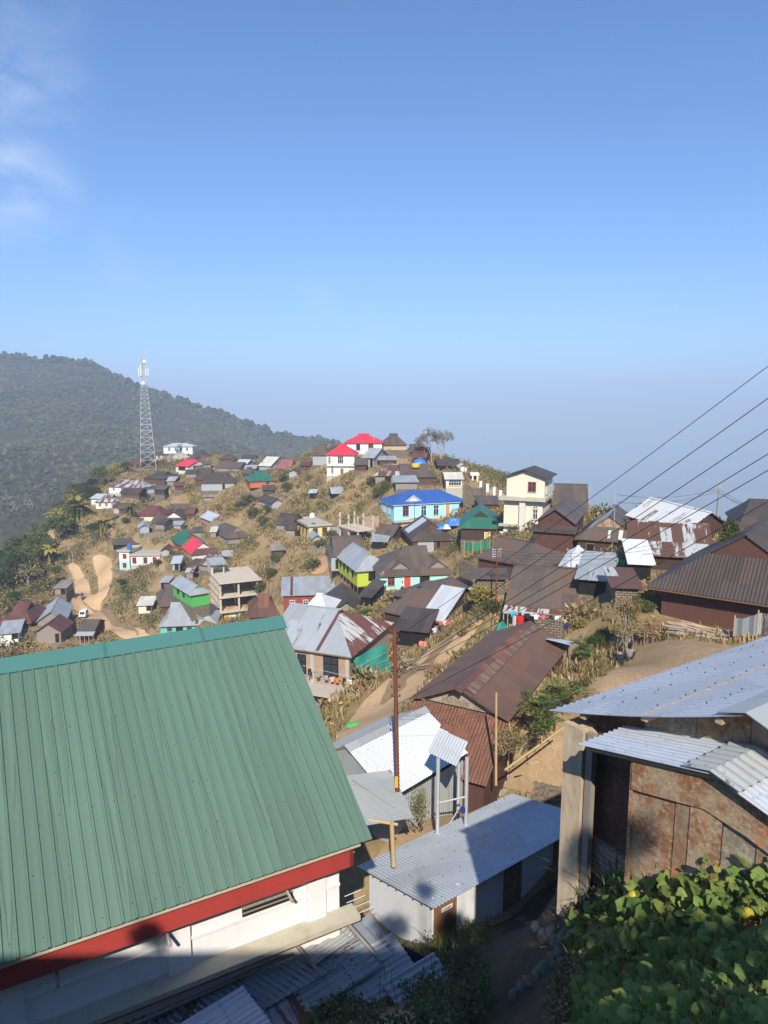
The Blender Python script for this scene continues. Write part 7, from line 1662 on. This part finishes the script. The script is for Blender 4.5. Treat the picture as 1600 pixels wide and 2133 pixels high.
# squash vine heap at lower right
r = random.Random(77); vb0 = hit(1400, 2000, 3, 20)
vine = empty('squash_vine', vb0, 0, 'sprawling squash vine with broad leaves and yellow squashes below the rusty house', 'vine')
mb = MB(); stm = MB(); k = 0
edge = [(1165,1975),(1215,1930),(1270,1870),(1340,1850),(1390,1815),(1450,1800),(1520,1810),(1590,1870),(1680,1880),(1700,2260),(1230,2260),(1190,2133),(1225,2040)]
seen = []
for _t in range(9000):
    px, py = r.uniform(1160, 1690), r.uniform(1795, 2260)
    if not inside(edge, px, py): continue
    bare = (1400 < px < 1470 and 1880 < py < 1915) or (1500 < px < 1640 and 1925 < py < 1990)
    if bare and r.random() < .75: continue
    if any((px-a)**2+((py-b_)*1.2)**2 < 13**2 for a, b_ in seen): continue
    seen.append((px, py)); p = hit(px, py, 2.5, 16); lift = r.uniform(.10, .42); q_ = p+Z*lift; s = r.choice([.045, .07, .085, .10, .12])*r.uniform(.85, 1.15)*min(1, max(.5, p.y/8.2))
    nr = Vector((r.gauss(0, .55), r.gauss(-.35, .5), 1)); vine_leaf(mb, q_, nr, s, r); stm.bar(p+Vector((r.uniform(-.05, .05), .02, 0)), q_-Z*.01, .006, .004, 4)
    if r.random() < .45: q2 = p+Vector((r.uniform(-.12, .12), r.uniform(-.1, .1), lift*.45)); vine_leaf(mb, q2, Vector((r.gauss(0, .5), r.gauss(-.2, .5), 1)), s*.85, r)
rel(mb, 'leaves', M['pump'], vine); rel(stm, 'stems', M['leafyel'], vine)
for px, py, sc_ in ((1317, 1912, .075), (1552, 1958, .06), (1313, 1930, .05)):
    p = hit(px, py, 3, 16)+Z*.30; bmh = bmesh.new(); bmesh.ops.create_uvsphere(bmh, u_segments=14, v_segments=9, radius=sc_)
    for v in bmh.verts: a = math.atan2(v.co.y, v.co.x); k = 1+.08*math.cos(7*a); v.co.x *= k; v.co.y *= k; v.co.z *= 1.25
    me = bpy.data.meshes.new('squash'); bmh.to_mesh(me); bmh.free(); me.materials.append(plain('squash skin', (.60, .48, .05), .4)); o = bpy.data.objects.new('squash', me); C.collection.objects.link(o); o.parent = vine; o.location = p-vb0; o.rotation_euler = (.6, .3, 0)
# dry stems and dead leaves under the vine, on the bank
mb = MB()
for _t in range(1500):
    px, py = r.uniform(1150, 1640), r.uniform(1850, 2133)
    if px < 1200 and py < 1960 or (not inside(edge, px, py) and not (1150 < px < 1260 and 1960 < py)): continue
    p = hit(px, py, 2.5, 16)
    if r.random() < .6: d = rdir(r); d.z = abs(d.z)*.35; mb.bar(p, p+d*r.uniform(.15, .4), .004, .003, 3)
    else: leaf(mb, p+Z*r.uniform(.01, .12), rdir(r)+Z*.2, Z, r.uniform(.06, .12), .05, 0, .4)
o = mb.build('dead_stems', M['deadleaf']); props(o, kind='stuff')
# dark bush in the shade, bottom centre
def mass(label, pix, n, size, mats, seed, lift=(.05, .7), name='bush', y0=4, blades=0, twigs=30):
    r = random.Random(seed); xs = [q[0] for q in pix]; ys = [q[1] for q in pix]; c = hit(sum(xs)/len(xs), sum(ys)/len(ys), y0, 40); e = empty(name, c, 0, label, 'bush')
    for mk, sh_ in mats:
        mb = MB(); k = 0; guard = 0
        while k < n*sh_ and guard < n*30:
            guard += 1; px, py = r.uniform(min(xs), max(xs)), r.uniform(min(ys), max(ys))
            if not inside(pix, px, py): continue
            v_ = noise.noise(Vector((px*.012, py*.012, seed)))
            if r.random() > .55+v_: continue
            p = hit(px, py, y0, 40); k += 1; q_ = p+Z*(r.uniform(*lift)*(.6+.7*max(0, v_+.4)))
            for j in range(5): leaf(mb, q_+rdir(r)*size*1.1, rdir(r)+Vector((0, -.4, .1)), Z, size*r.uniform(.7, 1.3), size*.62, 0, .12)
        rel(mb, 'foliage', M[mk], e)
    q = MB()
    for k in range(twigs if twigs > 20 else 0): p = hit(r.uniform(min(xs)+20, max(xs)-20), r.uniform(min(ys)+30, max(ys)), y0, 40); q.bar(p-Z*.1, p+Vector((r.uniform(-.2, .2), r.uniform(-.2, .2), r.uniform(.3, 1.0))), .012, .006, 4)
    if q.f: props(rel(q, 'stems', M['bark'], e), kind='stuff')
    if blades:
        mb = MB()
        for k in range(blades):
            px, py = r.uniform(min(xs), max(xs)), r.uniform(min(ys), max(ys))
            if not inside(pix, px, py): continue
            p = hit(px, py, y0, 40); a = r.uniform(0, 6.28); L = r.uniform(.5, 1.1); d = Vector((math.cos(a)*.6, math.sin(a)*.6, 1)).normalized(); sd = d.cross(Z).normalized()*.014; prev = None
            for j in range(5):
                t = j/4; cc = p+d*L*t-Z*.5*L*t*t; wv = sd*(1-t*.9)
                if prev: mb.poly([prev[0], prev[1], cc-wv, cc+wv])
                prev = (cc+wv, cc-wv)
        props(rel(mb, 'grass', M['leafmid'], e), kind='stuff')
mass('dark leafy bush in shade in front of the tin patchwork roof', [(640,2150),(650,2080),(690,2040),(760,2020),(840,1990),(900,1960),(990,1985),(1020,2040),(1000,2160)], 1500, .085, (('leafdark', .6), ('leafmid', .5)), 5, (.05, .55), twigs=60)
mass('tall grass clump before the first door of the white block', [(880,1965),(900,1930),(960,1925),(1020,1930),(1030,1965),(980,2000),(900,2000)], 130, .07, (('leafmid', 1),), 6, (.05, .4), 'grass_clump', blades=520, twigs=6)
mass('small weeds by the last door of the white block', [(1128,1850),(1180,1800),(1192,1830),(1150,1865)], 60, .06, (('leafmid', 1),), 7, (.03, .3), 'weed_clump', blades=120, twigs=4)
mass('pale green weeds on the loose bank under the concrete post', [(1170,1860),(1260,1830),(1330,1850),(1250,1910),(1190,1950)], 110, .06, (('leafdark', .6), ('dryleaf2', .6)), 8, (.02, .25), 'weed_clump', blades=90, twigs=10)
mass('thin grey weeds and dry stalks at the path end', [(1140,2160),(1170,2010),(1235,2030),(1230,2160)], 90, .07, (('leafmid', .5), ('deadleaf', .6)), 9, (.03, .35), 'weed_clump', 3, blades=60, twigs=14)
# trees behind the viewpoint (they throw the leafy shadows over the near roofs)
for k, (x, R0, top_) in enumerate(((-8.3, 1.0, 4.3), (1.2, .40, 4.7), (3.15, .45, 4.75), (-13, 1.6, 5.2), (2.2, .75, 3.6), (4.2, .7, 3.2), (5.4, .6, 3.1), (6.6, .7, 2.9), (.3, .7, 3.5), (-4.6, .4, 3.2), (3.3, .7, 3.3), (7.8, .7, 2.9))):
    tree('dark', x, -3.6, R0, top_+2.2, 'dark leafy tree standing behind the viewpoint against the grey hill house', group='trees behind the viewpoint', z=-2.3)
# ---------------------------------------------------------------- the air
b = MB(); b.box((-52000, -52000, -470), (52000, 52000, 260))
hz_o = b.build('haze', []); props(hz_o, kind='stuff')
hm = bpy.data.materials.new('haze air'); hm.use_nodes = True; ht = hm.node_tree
for nd in list(ht.nodes):
    if nd.type == 'BSDF_PRINCIPLED': ht.nodes.remove(nd)
pv = ht.nodes.new('ShaderNodeVolumePrincipled'); pv.inputs['Color'].default_value = (.53, .70, .95, 1); pv.inputs['Density'].default_value = .00047; pv.inputs['Anisotropy'].default_value = -.2
ht.links.new(pv.outputs[0], ht.nodes['Material Output'].inputs['Volume'])
hz_o.data.materials.append(hm)
